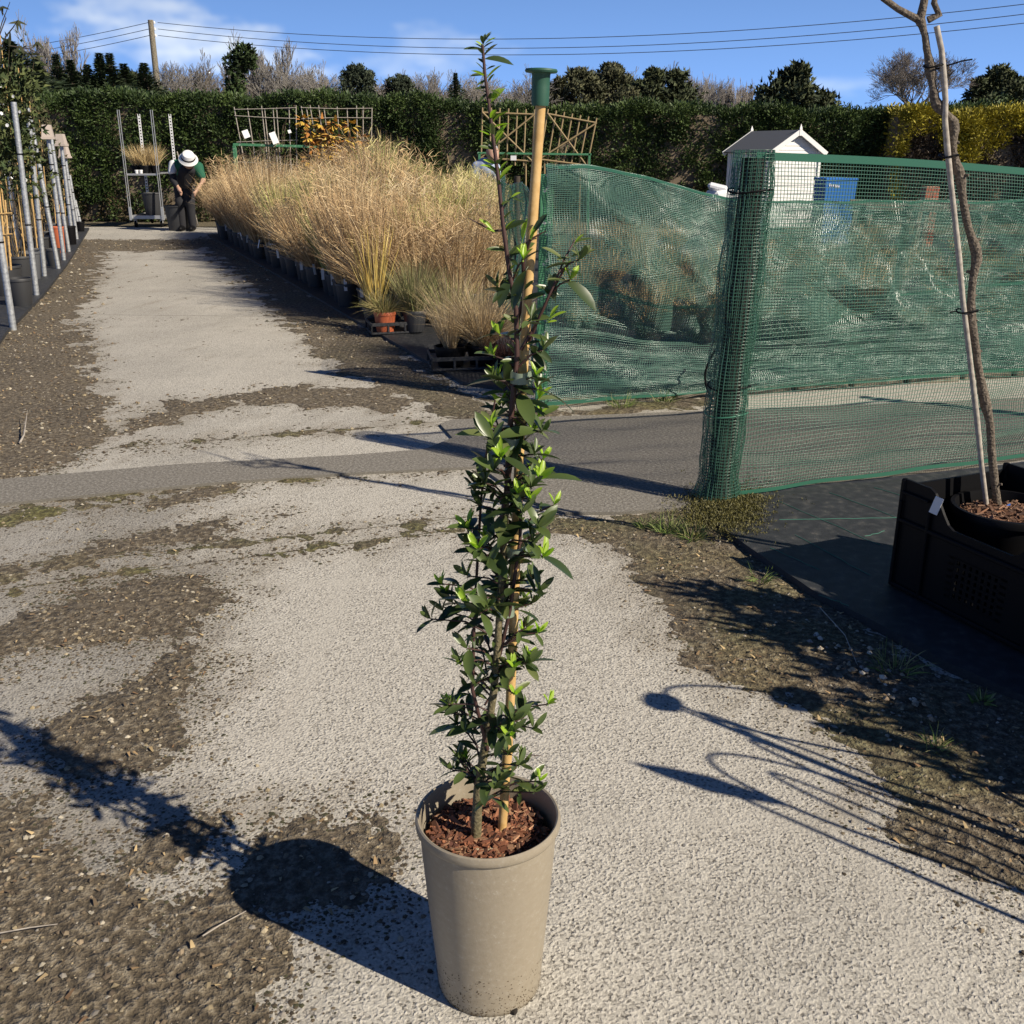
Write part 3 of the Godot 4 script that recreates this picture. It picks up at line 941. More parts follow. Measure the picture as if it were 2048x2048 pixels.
	for q in [[715, 130, 34, -47, 21, blue, "blue-green pine with a feathery broken top"], [798, 149, 26, -47, 22, blue, "smaller round pine next to the feathery one"], [1155, 138, 48, -52, 23, olive, "dark broad evergreen beside the capped cane"], [1222, 128, 44, -53, 24, olive, "tallest evergreen of the clump behind the hedge"],
		[1320, 140, 66, -52, 25, deep, "wide low evergreen next to the poplar row"], [1588, 142, 88, -74, 26, deep, "large round evergreen alone on the skyline above the white shed"], [2010, 140, 66, -74, 27, deep, "dark evergreen on the field edge behind the young tree"], [1255, 175, 40, -51, 28, olive, "low bush filling the gap in the evergreen clump"], [1085, 165, 26, -52, 29, olive, "small grey-green evergreen at the end of the clump"],
		[60, 150, 62, -37, 32, deep, "broad dark evergreen filling in behind the climbers"], [160, 152, 66, -37, 33, deep, "broad dark evergreen filling in under the twin spires"], [262, 150, 56, -38, 34, deep, "broad dark evergreen filling in beside the telegraph pole"]]:
		var top := zp(q[0], q[1], q[3])
		var gy: float = prof.call(top.x) * 0.8 if q[3] < -60 else 0.0
		var hw := (zp(q[0] + q[2], q[1], q[3]) - top).x
		var h := top.y - gy
		var rg := RandomNumberGenerator.new()
		rg.seed = q[4]
		var blobs := []
		var mid := Vector3(0, h - hw * 0.82, 0)
		for k in 15:
			if rg.randf() < 0.3: continue
			var an := TAU * k / 5.0 + rg.randf() * 2.0
			var lift: float = [0.05, 0.5, 0.9][k / 5] + rg.randf_range(-0.1, 0.1)
			var rad := hw * rg.randf_range(0.15, 0.5)
			blobs.append([mid + Vector3(cos(an) * (hw * rg.randf_range(0.95, 1.3) - rad) * sqrt(maxf(1.0 - lift * lift, 0.04)), lift * (hw * rg.randf_range(0.7, 1.0) - rad), sin(an) * (hw - rad) * sqrt(maxf(1.0 - lift * lift, 0.04))), Vector3(rad, rad * 0.8, rad)])
		for k in 9:      # the skirts of the crown, down towards the ground
			var an := TAU * k / 3.0 + rg.randf() * 1.5
			var rad := hw * rg.randf_range(0.38, 0.6)
			blobs.append([mid + Vector3(cos(an) * hw * 0.8, -hw * (0.25 + 0.42 * (k / 3)), sin(an) * hw * 0.6), Vector3(rad, rad, rad)])
		blobs.append([Vector3(hw * rg.randf_range(-0.3, 0.3), h - hw * 0.22, 0), Vector3(hw * 0.24, hw * 0.24, hw * 0.24)])
		var tr := MB.new()
		tr.col = Color(0.07, 0.055, 0.04)
		tr.tube([Vector3.ZERO, Vector3(0.1, h * 0.5, 0), Vector3(0, h * 0.8, 0)], [h * 0.03, h * 0.02, h * 0.006], 6, false)
		place_tree(q[6], Vector3(top.x, gy, q[3]), [tr.mesh(), leafy_crown(q[4], blobs, 9000, hw * 0.13, q[5][0], q[5][1])], cm, 0.0, Vector3.ONE, "evergreens beyond the hedge")
	# ivy-clad leaning tree
	var base := zp(462, 205, -30)
	var tip := zp(492, 118, -30)
	var it := thing("tree", "leaning tree smothered in dark ivy, standing just behind the hedge", "tree", "", Vector3(base.x, 0, -30))
	var tm := MB.new()
	tm.col = Color(0.08, 0.065, 0.045)
	var lean := [Vector3.ZERO, Vector3(-0.05, 1.2, 0), Vector3(0.05, base.y, 0), Vector3(0.25, 3.2, 0), Vector3(tip.x - base.x, tip.y, 0)]
	tm.tube(lean, [0.10, 0.09, 0.07, 0.05, 0.02], 7, false)
	part(it, "trunk", tm.mesh(), M.twig)
	var ib := [[Vector3(0.0, base.y - 0.1, 0), Vector3(0.28, 0.5, 0.28)], [Vector3(0.16, 2.95, 0), Vector3(0.24, 0.4, 0.24)], [Vector3(0.2, 3.4, 0), Vector3(0.30, 0.36, 0.3)], [Vector3(0.42, 3.65, 0), Vector3(0.26, 0.3, 0.26)], [Vector3(0.62, 3.55, 0.05), Vector3(0.14, 0.3, 0.14)]]
	part(it, "crown", leafy_crown(31, ib, 2600, 0.10, Color(0.018, 0.034, 0.010), Color(0.05, 0.085, 0.02)), M.far_leaf)
	# telegraph pole and its three wires
	var pb := zp(318, 200, -50)
	var ptop := zp(303, 40, -50)
	var tp := thing("telegraph_pole", "weathered wooden telegraph pole carrying three wires above the hedge", "pole", "", Vector3(pb.x, 0, -50))
	var pm := MB.new()
	pm.tube([Vector3.ZERO, Vector3(0, ptop.y * 0.5, 0), Vector3(0, ptop.y, 0)], [0.17, 0.145, 0.12], 12)
	part(tp, "shaft", pm.mesh(), M.weathered_wood)
	var k := 0
	for yy in [[45, 7, 83], [58, 27, 101], [71, 45, 114]]:
		var a := zp(304 + 0.05 * yy[0], yy[0], -50)
		var ins := MB.new()
		ins.lathe([Vector2(0.0, -0.05), Vector2(0.05, -0.05), Vector2(0.05, 0.03), Vector2(0.02, 0.06), Vector2(0.0, 0.06)], 8, Vector3(0.15, a.y, 0.0))
		part(tp, "insulator", ins.mesh(), M.white_plastic)
		var e := zp(2048, yy[1], -37)
		var far_e := a + (e - a) * 1.35
		var mid := zp(1000, yy[2], lerpf(-50, -37, (1000 - 304) / 1744.0))
		var pts := []
		var rs := []
		var f0 := (mid.x - a.x) / (e.x - a.x)
		var line_y := lerpf(a.y, e.y, f0)
		var sag := (line_y - mid.y) / (f0 * (1.0 - f0))
		for i in 41:
			var f := 1.35 * i / 40.0
			var p := a.lerp(e, f)
			p.y -= sag * f * (1.0 - f)
			pts.append(p + Vector3(0.2, 0, 0.0))
			rs.append(0.013)
		var wb := MB.new()
		wb.tube(pts, rs, 5)
		tag(single("overhead_wire", wb.mesh(), M.wire), ["topmost overhead wire running from the telegraph pole", "middle overhead wire running from the telegraph pole", "lowest overhead wire running from the telegraph pole"][k], "wire", "overhead wires")
		# the span on the other side of the pole
		pts = []
		rs = []
		var l_end := zp(-60, yy[0] + 64, -62)
		for i in 21:
			var f := i / 20.0
			var p := a.lerp(l_end, f)
			p.y -= 0.5 * f * (1.0 - f)
			pts.append(p - Vector3(0.2, 0, 0))
			rs.append(0.013)
		var lb := MB.new()
		lb.tube(pts, rs, 5)
		tag(single("overhead_wire", lb.mesh(), M.wire), ["topmost overhead wire above the dark conifers", "middle overhead wire above the dark conifers", "lowest overhead wire above the dark conifers"][k], "wire", "overhead wires")
		k += 1
	build_shed()

func build_shed() -> void:
	# small white weatherboarded shed with a felt roof
	var z := -17.6
	var fl := zp(1536, 300, z)
	var fr := zp(1646, 300, z)
	var peak := zp(1591, 266, z)
	var w := fr.x - fl.x
	var d := 1.25
	var sh := thing("garden_shed", "small white weatherboarded shed with a grey felt roof", "shed", "", Vector3((fl.x + fr.x) * 0.5, 0, z), 0.34)
	var eave := fl.y
	var top := peak.y
	var rows := 9
	for i in rows:
		var y0 := 0.05 + (eave - 0.05) * i / rows
		var y1 := 0.05 + (eave - 0.05) * (i + 1) / rows
		for s in 4:
			var mb := MB.new()
			var L := w if s % 2 == 0 else d
			mb.box(Transform3D(Basis(Vector3(1, 0, 0), -0.10), Vector3(0, (y0 + y1) * 0.5, 0)), Vector3(L, (y1 - y0) * 1.06, 0.016), 0.003)
			var turn := Basis(Vector3.UP, PI * 0.5 * s)
			var off: Vector3 = [Vector3(0, 0, 0), Vector3(w * 0.5, 0, -d * 0.5), Vector3(0, 0, -d), Vector3(-w * 0.5, 0, -d * 0.5)][s]
			part(sh, "plank", mb.mesh(), M.white_paint, Transform3D(turn, off))
	var n := 4
	for i in n:
		var y0 := eave + (top - eave) * i / n
		var y1 := eave + (top - eave) * (i + 1) / n
		for zz in [0.0, -d]:
			var mb := MB.new()
			var wa := w * 0.5 * (1.0 - float(i) / n)
			var wb := w * 0.5 * (1.0 - float(i + 1) / n) + 0.01
			mb.flat4(Vector3(-wa, y0, 0.010), Vector3(wa, y0, 0.010), Vector3(wb, y1, 0.0), Vector3(-wb, y1, 0.0), Vector3(0, 0, 1))
			mb.flat4(Vector3(-wa, y0, 0.010), Vector3(wa, y0, 0.010), Vector3(wa, y0, -0.004), Vector3(-wa, y0, -0.004), Vector3(0, -1, 0))
			part(sh, "plank", mb.mesh(), M.white_paint, Transform3D(Basis(Vector3.UP, 0.0 if zz == 0.0 else PI), Vector3(0, 0, zz)))
	for s in [-1.0, 1.0]:
		var mb := MB.new()
		var a := Vector3(0, top + 0.03, -d * 0.5)
		var b := Vector3(s * (w * 0.5 + 0.09), eave - 0.05, -d * 0.5)
		var ym := (b - a).normalized()
		var nrm := Vector3(-ym.y * s, ym.x * s, 0)
		mb.box(Transform3D(Basis(ym, nrm, ym.cross(nrm)), (a + b) * 0.5 + nrm * 0.012), Vector3((b - a).length(), 0.022, d + 0.16), 0.004)
		part(sh, "roof", mb.mesh(), M.roof_felt)
		for zz in [0.095, -d - 0.095]:
			var bb := MB.new()
			bb.box(Transform3D(Basis(ym, nrm, ym.cross(nrm)), (a + b) * 0.5 + Vector3(0, -0.012, zz + d * 0.5)), Vector3((b - a).length() + 0.01, 0.075, 0.018), 0.003)
			part(sh, "bargeboard", bb.mesh(), M.white_paint)
	for zz in [0.10, -d - 0.10]:
		var mb := MB.new()
		mb.box(Transform3D(Basis.IDENTITY, Vector3(0, top + 0.01, zz)), Vector3(0.05, 0.11, 0.022), 0.004)
		mb.flat3(Vector3(-0.025, top + 0.065, zz + 0.01), Vector3(0.025, top + 0.065, zz + 0.01), Vector3(0, top + 0.14, zz), Vector3(0, 0, 1))
		mb.flat3(Vector3(-0.025, top + 0.065, zz - 0.01), Vector3(0.025, top + 0.065, zz - 0.01), Vector3(0, top + 0.14, zz), Vector3(0, 0, -1))
		part(sh, "finial", mb.mesh(), M.white_paint)
	for s in [-1.0, 1.0]:
		for zz in [0.012, -d - 0.012]:
			var mb := MB.new()
			mb.box(Transform3D(Basis.IDENTITY, Vector3(s * (w * 0.5 + 0.012), eave * 0.5 + 0.02, zz)), Vector3(0.05, eave - 0.02, 0.05), 0.005)
			part(sh, "corner_trim", mb.mesh(), M.white_paint)
	var win := MB.new()
	win.box(Transform3D(Basis.IDENTITY, Vector3(-w * 0.5 - 0.018, eave * 0.62, -d * 0.35)), Vector3(0.02, 0.5, 0.34), 0.003)
	part(sh, "window", win.mesh(), M.black_plastic)
	# blue tub with white lettering
	var bp := zp(1672, 356, -15.0)
	var bw := (zp(1704, 356, -15.0) - zp(1640, 356, -15.0)).x
	var tub := thing("storage_bin", "blue plastic bin with small white lettering near the shed", "bin", "", Vector3(bp.x, 0, -15.0), 0.06)
	var mb := MB.new()
	var hB := bp.y
	for s in 4:
		var turn := Basis(Vector3.UP, PI * 0.5 * s)
		var lo := bw * 0.43
		var hi := bw * 0.5
		mb.flat4(turn * Vector3(-lo, 0.0, lo), turn * Vector3(lo, 0.0, lo), turn * Vector3(hi, hB, hi), turn * Vector3(-hi, hB, hi), turn * Vector3(0, 0, 1))
		mb.flat4(turn * Vector3(-lo + 0.02, 0.02, lo - 0.02), turn * Vector3(lo - 0.02, 0.02, lo - 0.02), turn * Vector3(hi - 0.015, hB, hi - 0.015), turn * Vector3(-hi + 0.015, hB, hi - 0.015), turn * Vector3(0, 0, -1))
	mb.flat4(Vector3(-bw * 0.42, 0.02, -bw * 0.42), Vector3(bw * 0.42, 0.02, -bw * 0.42), Vector3(bw * 0.42, 0.02, bw * 0.42), Vector3(-bw * 0.42, 0.02, bw * 0.42), Vector3.UP)
	part(tub, "body", mb.mesh(), M.blue_plastic)
	mb = MB.new()
	for s in 4:
		var turn := Basis(Vector3.UP, PI * 0.5 * s)
		mb.box(Transform3D(turn, turn * Vector3(0, hB - 0.012, bw * 0.5)), Vector3(bw + 0.03, 0.03, 0.03), 0.006)
	part(tub, "rim", mb.mesh(), M.blue_plastic)
	# the words are too small to read: rows of short white strokes as they show
	mb = MB.new()
	for i in 6:
		var x := -bw * 0.36 + i * 0.026
		mb.box(Transform3D(Basis(Vector3(0, 0, 1), -0.05), Vector3(x, hB - 0.085 - 0.004 * i, bw * 0.498)), Vector3(0.016, 0.04 - 0.008 * (i % 3), 0.006))
	part(tub, "lettering", mb.mesh(), M.white_plastic)
	# brick pier seen through the net
	var bk := zp(1862, 366, -14.5)
	var pier := thing("brick_pier", "narrow red brick pier standing behind the net fence", "pier", "", Vector3(bk.x, 0, -14.5))
	for r in 10:
		for c in 2:
			var b := MB.new()
			var off := 0.0 if r % 2 == 0 else 0.045
			var ww := 0.085 + (off if c == 0 else -off) * 0.9
			b.box(Transform3D(Basis.IDENTITY, Vector3(-0.0465 + off * 0.5 if c == 0 else 0.0465 + off * 0.5, 0.04 + r * (bk.y - 0.04) / 10.0, 0)), Vector3(ww, (bk.y - 0.04) / 10.0 - 0.01, 0.18), 0.004)
			part(pier, "brick", b.mesh(), M.brick_red)
	var mo := MB.new()
	mo.box(Transform3D(Basis.IDENTITY, Vector3(0, bk.y * 0.5 - 0.02, 0)), Vector3(0.172, bk.y - 0.045, 0.168))
	part(pier, "mortar", mo.mesh(), M.pale_timber)
	# white sack on a dark crate, left of the shed
	var sp := zp(1441, 400, -15.8)
	var cr := thing("storage_crate", "dark crate beside the shed with a white sheet on top", "crate", "", Vector3(sp.x, 0, -15.8))
	for i in 4:
		var b := MB.new()
		b.box(Transform3D(Basis.IDENTITY, Vector3(0, 0.05 + i * sp.y * 0.245, 0.2)), Vector3(0.5, sp.y * 0.2, 0.02), 0.003)
		part(cr, "slat", b.mesh(), M.dark_timber)
	var bx := MB.new()
	bx.box(Transform3D(Basis.IDENTITY, Vector3(0, sp.y * 0.5, 0)), Vector3(0.48, sp.y, 0.36), 0.004)
	part(cr, "body", bx.mesh(), M.dark_timber)
	var sk := MB.new()
	sk.box(Transform3D(Basis(Vector3.UP, 0.35) * Basis(Vector3(0, 0, 1), 0.08), Vector3(0.02, 0.075, 0.02)), Vector3(0.42, 0.15, 0.34), 0.04)
	sk.box(Transform3D(Basis(Vector3.UP, -0.2) * Basis(Vector3(0, 0, 1), -0.22), Vector3(-0.05, 0.175, 0.0)), Vector3(0.3, 0.10, 0.28), 0.035)
	tag(single("folded_sheet", sk.mesh(), M.white_plastic, Transform3D(Basis.IDENTITY, Vector3(sp.x, sp.y, -15.8))), "folded white plastic sheet lying on the dark crate", "sheet")
	# low timber rails behind the net
	for q in [[1730, 1985, 415, -13.2], [1700, 1990, 405, -13.6]]:
		var a := zp(q[0], q[2], q[3])
		var b2 := zp(q[1], q[2] + 3, q[3] + 0.2)
		var r := thing("timber_rail", "low weathered timber rail on short posts beyond the net, %s" % ["front one", "rear one"][0 if q[3] > -13.4 else 1], "rail", "timber rails", Vector3(a.x, 0, q[3]))
		var rb := MB.new()
		rb.bar(Vector3(0, a.y, 0), Vector3(b2.x - a.x, b2.y, 0.2), 0.07, 0.03, 0.004)
		part(r, "rail", rb.mesh(), M.weathered_wood)
		for f in [0.05, 0.5, 0.95]:
			var pb := MB.new()
			pb.bar(Vector3((b2.x - a.x) * f, 0, 0.2 * f - 0.04), Vector3((b2.x - a.x) * f, a.y + 0.03, 0.2 * f - 0.04), 0.06, 0.05, 0.004)
			part(r, "post", pb.mesh(), M.weathered_wood)

# ---------------------------------------------------------------- net fences
func net_mesh(surf: Callable, U: float, V: float, cu: float, cv: float, r: float, every := 3) -> ArrayMesh:
	# crossing strands laid over a surface given as surf(metres along, 0..1 up)
	var mb := MB.new()
	var nu := int(U / cu)
	var nv := int(V / cv)
	var grid := []
	for i in nu + 1:
		var colm := []
		for j in nv + 1: colm.append(surf.call(i * cu, float(j) / nv))
		grid.append(colm)
	for i in nu + 1:
		var pts := []
		var j := 0
		while j <= nv:
			pts.append(grid[i][j])
			j += every
		if (nv % every) != 0: pts.append(grid[i][nv])
		mb.tube(pts, [r], 3, false)
	for j in nv + 1:
		var pts := []
		var i := 0
		while i <= nu:
			pts.append(grid[i][j])
			i += every
		if (nu % every) != 0: pts.append(grid[nu][j])
		mb.tube(pts, [r], 3, false)
	return mb.mesh()
func hem_mesh(surf: Callable, U: float, v0: float, dv: float, n := 60) -> ArrayMesh:
	var mb := MB.new()
	var prev := []
	for i in n + 1:
		var a: Vector3 = surf.call(U * i / n, v0)
		var b: Vector3 = surf.call(U * i / n, v0 + dv)
		var cur := [mb.vert(a + Vector3(0, 0, 0.004), Vector3(0, 0, 1)), mb.vert(b + Vector3(0, 0, 0.004), Vector3(0, 0, 1))]
		if i > 0: mb.quad(prev[0], cur[0], cur[1], prev[1])
		prev = cur
	return mb.mesh()

func build_fences() -> void:
	var nn := noise(91, 1.0, 2)
	# near fence: square-meshed net between posts
	var p0 := gp(1432, 1006)
	var p1 := gp(2048, 934)
	var dir := Vector3(p1.x - p0.x, 0, p1.z - p0.z).normalized()
	var nrm := Vector3(-dir.z, 0, dir.x)
	if nrm.z < 0.0: nrm = -nrm
	var f := thing("net_fence", "near fence of square green plastic mesh with a net-wrapped end post", "fence", "", p0)
	var U := 2.7
	var front := func(u: float, v: float) -> Vector3:
		var h := 1.25 - 0.072 * u
		var fold := 0.018 * sin(v * 9.0 + 1.5 * nn.get_noise_2d(u * 0.8, 1.0)) * smoothstep(0.0, 0.5, u) + 0.03 * nn.get_noise_2d(u * 1.4, v * 3.0) + 0.006 * sin(v * 40.0 + u * 2.0) * smoothstep(0.65, 0.2, v)
		var vv := v + 0.010 * sin(v * 38.0 + 4.0 * nn.get_noise_2d(u * 0.9, 7.0)) * smoothstep(0.75, 0.35, v) * smoothstep(0.02, 0.10, v)
		return dir * (u + 0.05) + Vector3(0, 0.03 + 0.015 * u + vv * (h - 0.03) + 0.012 * sin(u * 2.1) * v, 0) + nrm * (fold + 0.02)
	part(f, "netting", net_mesh(front, U, 1.22, 0.0122, 0.0122, 0.00125), M.net_green)
	part(f, "hem", hem_mesh(front, U, 0.988, 0.022), M.net_hem)
	part(f, "hem", hem_mesh(front, U, 0.0, 0.014), M.net_hem)
	# end post in its wrapping, leaning a little
	var ptop := zp(1510, 300, p0.z) - p0
	ptop.y = 1.262
	var pm := MB.new()
	pm.tube([Vector3(0, -0.02, 0), ptop * 0.5, ptop - Vector3(0, 0.02, 0)], [0.045, 0.044, 0.042], 10)
	part(f, "post", pm.mesh(), M.black_timber)
	for layer in 2:
		var wrap := func(u: float, v: float) -> Vector3:
			var an := u / 0.062 + layer * 2.0
			var r := 0.060 + 0.012 * layer + 0.012 * nn.get_noise_2d(cos(an) * 1.4 + layer * 9.0, v * 5.0) + 0.012 * nn.get_noise_2d(sin(an) * 1.2, v * 1.7 + 5.0) + 0.02 * smoothstep(0.10, 0.0, v) * (0.6 + nn.get_noise_2d(an * 1.5, 3.0))
			return ptop * v * 1.005 + Vector3(cos(an) * r * 1.05, 0, sin(an) * r)
		part(f, "wrapping", net_mesh(wrap, TAU * 0.062, 1.25, 0.0118, 0.0118, 0.00125), M.net_green)
	for q in [0.36, 0.28, 0.9]:
		var tm := MB.new()
		var pts := []
		for k in 17:
			var an := TAU * k / 16.0
			pts.append(ptop * q + Vector3(cos(an) * 0.078, 0.006 * sin(an * 2.0), sin(an) * 0.074))
		tm.tube(pts, [0.0035], 5, false)
		part(f, "cable_tie", tm.mesh(), M.black_plastic if q > 0.3 else M.net_hem)
	var far_post := MB.new()
	far_post.tube([dir * 2.66 + Vector3(0, -0.02, 0) - nrm * 0.02, dir * 2.66 + Vector3(0, 1.15, 0) - nrm * 0.02], [0.04, 0.04], 10)
	part(f, "post", far_post.mesh(), M.dark_timber)

	# back fence: windbreak netting that sags from a green steel post
	var b0 := gp(1085, 812)
	var b1 := gp(2048, 752)
	var bd := Vector3(b1.x - b0.x, 0, b1.z - b0.z).normalized()
	var bn := Vector3(-bd.z, 0, bd.x)
	if bn.z < 0.0: bn = -bn
	var bf := thing("net_fence", "back fence of sagging woven green windbreak net on a green steel post", "fence", "", b0)
	var BU := 3.9
	var toph := func(u: float) -> float:
		return 1.20 - 0.20 * smoothstep(0.05, 1.25, u) - 0.03 * smoothstep(1.2, 2.8, u) + 0.012 * nn.get_noise_2d(u * 3.0, 60.0)
	var back := func(u: float, v: float) -> Vector3:
		var h: float = toph.call(u)
		var belly := 0.20 * sin(PI * clampf((v - 0.25) / 0.75, 0, 1)) * smoothstep(0.0, 0.5, u) * (0.6 + 0.5 * sin(u * 1.6 + 0.4))
		var folds := 0.06 * nn.get_noise_2d(u * 2.4 + v * 3.0, v * 2.0 + 11.0) + 0.030 * sin(u * 11.0 + 5.0 * nn.get_noise_2d(u, v * 2.0)) * v * smoothstep(0.8, 1.6, u) + 0.016 * sin((v * h - u * 0.28) * 24.0) * smoothstep(0.3, 0.6, v)
		return bd * u + Vector3(0, 0.03 + 0.012 * u + v * (h - 0.03), 0) + bn * (belly + folds + 0.03)
	part(bf, "netting", net_mesh(back, BU, 1.08, 0.0125, 0.0085, 0.0016, 4), M.net_pale)
	part(bf, "hem", hem_mesh(back, BU, 0.988, 0.012), M.net_hem)
	# the slack lower width is doubled, with a rolled edge
	var slack := func(u: float, v: float) -> Vector3:
		var edge := 0.50 - 0.03 * sin(u * 1.4) + 0.13 * smoothstep(0.7, 0.1, u)
		return bd * u + Vector3(0, 0.02 + 0.012 * u + v * edge + 0.006 * sin(v * 45.0 + u * 2.0), 0) + bn * (0.075 + 0.04 * nn.get_noise_2d(u * 1.9 + 30.0, v * 3.0) + 0.012 * sin(v * 45.0 + u * 2.0))
	part(bf, "netting", net_mesh(slack, BU, 0.52, 0.0125, 0.0090, 0.0015, 4), M.net_pale)
	part(bf, "hem", hem_mesh(slack, BU, 0.96, 0.03), M.net_hem)
	part(bf, "hem", hem_mesh(slack, BU, 0.0, 0.03), M.net_hem)
	# a slack width doubled over the top near the post, hanging in folds
	var flap := func(u: float, v: float) -> Vector3:
		var h: float = toph.call(u)
		var lo := lerpf(0.42, 0.30, smoothstep(0.0, 1.4, u))
		var y := lerpf(lo, h + 0.005, v)
		return bd * u + Vector3(0, y, 0) + bn * (0.04 + 0.22 * sin(PI * pow(v, 0.8)) * smoothstep(-0.1, 0.5, u) * smoothstep(1.9, 1.2, u) + 0.03 * sin(u * 14.0 + v * 5.0) * (1.0 - v) + 0.05 * nn.get_noise_2d(u * 2.0 + 50.0, v * 2.0))
	part(bf, "netting", net_mesh(flap, 1.75, 0.8, 0.0125, 0.0090, 0.0015, 4), M.net_pale)
	var post := MB.new()
	var bt := zp(1097, 352, b0.z) - b0
	post.box(Transform3D(Basis(bt.normalized(), Vector3(0, 0, 1), bt.normalized().cross(Vector3(0, 0, 1))), bt * 0.5 + Vector3(-0.008, 0, 0.02)), Vector3(bt.length() + 0.02, 0.02, 0.066), 0.004)
	post.box(Transform3D(Basis(bt.normalized(), Vector3(0, 0, 1), bt.normalized().cross(Vector3(0, 0, 1))), bt * 0.5 + Vector3(0.020, 0, -0.008)), Vector3(bt.length() + 0.018, 0.06, 0.012), 0.003)
	part(bf, "post", post.mesh(), M.green_paint)
	var fp := MB.new()
	fp.tube([bd * 2.05 + Vector3(0, -0.02, 0) - bn * 0.03, bd * 2.05 + Vector3(0.02, 0.98, 0) - bn * 0.03], [0.025, 0.025], 8)
	part(bf, "post", fp.mesh(), M.dark_timber)
	# a loose black hose end hanging through
	var hose := MB.new()
	var h0 := gp(1412, 800) - b0
	var hp := []
	for k in 12:
		var t := k / 11.0
		hp.append(h0 + bn * 0.13 + Vector3(-0.05 * sin(t * 3.0) - 0.02, 0.02 + 0.27 * t, 0))
	hose.tube(hp, [0.006], 6)
	part(bf, "cord", hose.mesh(), M.black_plastic)
	# side net running back along the grass bed
	var sf := thing("net_fence", "low side net running back from the green post along the grasses", "fence", "", b0 + Vector3(-0.05, 0, -0.12))
	var sd := Vector3(-0.055, 0, -1.0).normalized()
	var side := func(u: float, v: float) -> Vector3:
		return sd * u + Vector3(0.05 * nn.get_noise_2d(u * 1.2, v * 2.0), 0.03 + v * (1.03 + 0.03 * sin(u * 2.0)), 0)
	part(sf, "netting", net_mesh(side, 4.0, 1.0, 0.03, 0.02, 0.0017, 3), M.net_green)
	for u in [1.9, 3.95]:
		var q := MB.new()
		q.tube([sd * u + Vector3(0.03, -0.02, 0), sd * u + Vector3(0.03, 1.1, 0)], [0.02, 0.02], 8)
		part(sf, "post", q.mesh(), M.dark_timber)
	# stone kerb under the back net
	var ks := thing("kerb", "broken pale stone kerb lying under the back net", "kerb", "", b0)
	for k in 9:
		var kb := MB.new()
		var a := 0.03 + k * 0.36
		kb.box(Transform3D(Basis(Vector3.UP, atan2(-bd.z, bd.x) + R(-0.03, 0.03)), bd * (a + 0.16) + bn * (-0.02 + R(-0.01, 0.01)) + Vector3(0, 0.018, 0)), Vector3(0.33, 0.05, 0.09), 0.01)
		part(ks, "stone", kb.mesh(), M.weathered_wood)

# ---------------------------------------------------------------- grasses in pots
func grass_mesh(seed_: int, count: int, h: float, spread: float, droop: float, w: float, cols: Array, base := 0.05, plume := 0.0) -> ArrayMesh:
	var rg := RandomNumberGenerator.new()
	rg.seed = seed_
	var mb := MB.new()
	for i in count:
		var an := rg.randf() * TAU
		var o := Vector3(cos(an), 0, sin(an))
		var p := o * base * sqrt(rg.randf())
		var lean := spread * pow(rg.randf(), 0.8)
		var d := (Vector3.UP + o.rotated(Vector3.UP, rg.randf_range(-0.7, 0.7)) * lean).normalized()
		var l := h * rg.randf_range(0.45, 1.05)
		var s := d.cross(Vector3(rg.randf_range(-1, 1), 0.1, rg.randf_range(-1, 1))).normalized()
		var c: Color = (cols[rg.randi() % cols.size()] as Color) * rg.randf_range(0.75, 1.25)
		mb.col = c
		mb.blade(p, d, l, w * rg.randf_range(0.6, 1.2), droop * rg.randf_range(0.2, 1.2), s, 4)
		if plume > 0.0 and rg.randf() < plume:
			var q := p + d * l * 0.85
			for k in 5:
				var e := (d + Vector3(rg.randf_range(-1, 1), rg.randf_range(-0.5, 0.6), rg.randf_range(-1, 1)) * 0.9).normalized()
				mb.blade(q + d * l * 0.04 * k, e, l * 0.10, w * 0.8, 0.5, e.cross(Vector3(0.3, 0.2, 0.9)).normalized(), 2)
	return mb.mesh()
func pot_mesh(r: float, h: float, taper := 0.78, sides := 24, lip := 0.008) -> ArrayMesh:
	var mb := MB.new()
	mb.lathe([Vector2(0.0, 0.0), Vector2(r * taper, 0.0), Vector2(r * taper + 0.002, 0.006), Vector2(r * 0.97, h - 0.025), Vector2(r * 0.97, h - 0.022), Vector2(r + lip * 0.4, h - 0.022), Vector2(r + lip * 0.5, h - 0.003), Vector2(r + lip * 0.3, h), Vector2(r * 0.95, h), Vector2(r * 0.94, h - 0.01), Vector2(r * 0.92, h - 0.035)], sides)
	return mb.mesh()
func soil_mesh(r: float, y: float, sides := 20) -> ArrayMesh:
	var mb := MB.new()
	mb.col = Color(0.05, 0.034, 0.022)
	var ce := mb.vert(Vector3(0, y + 0.008, 0), Vector3.UP)
	var rim := []
	for k in sides + 1: rim.append(mb.vert(Vector3(cos(TAU * k / sides) * r, y, sin(TAU * k / sides) * r), Vector3.UP))
	for k in sides: mb.tri(ce, rim[k], rim[k + 1])
	return mb.mesh()
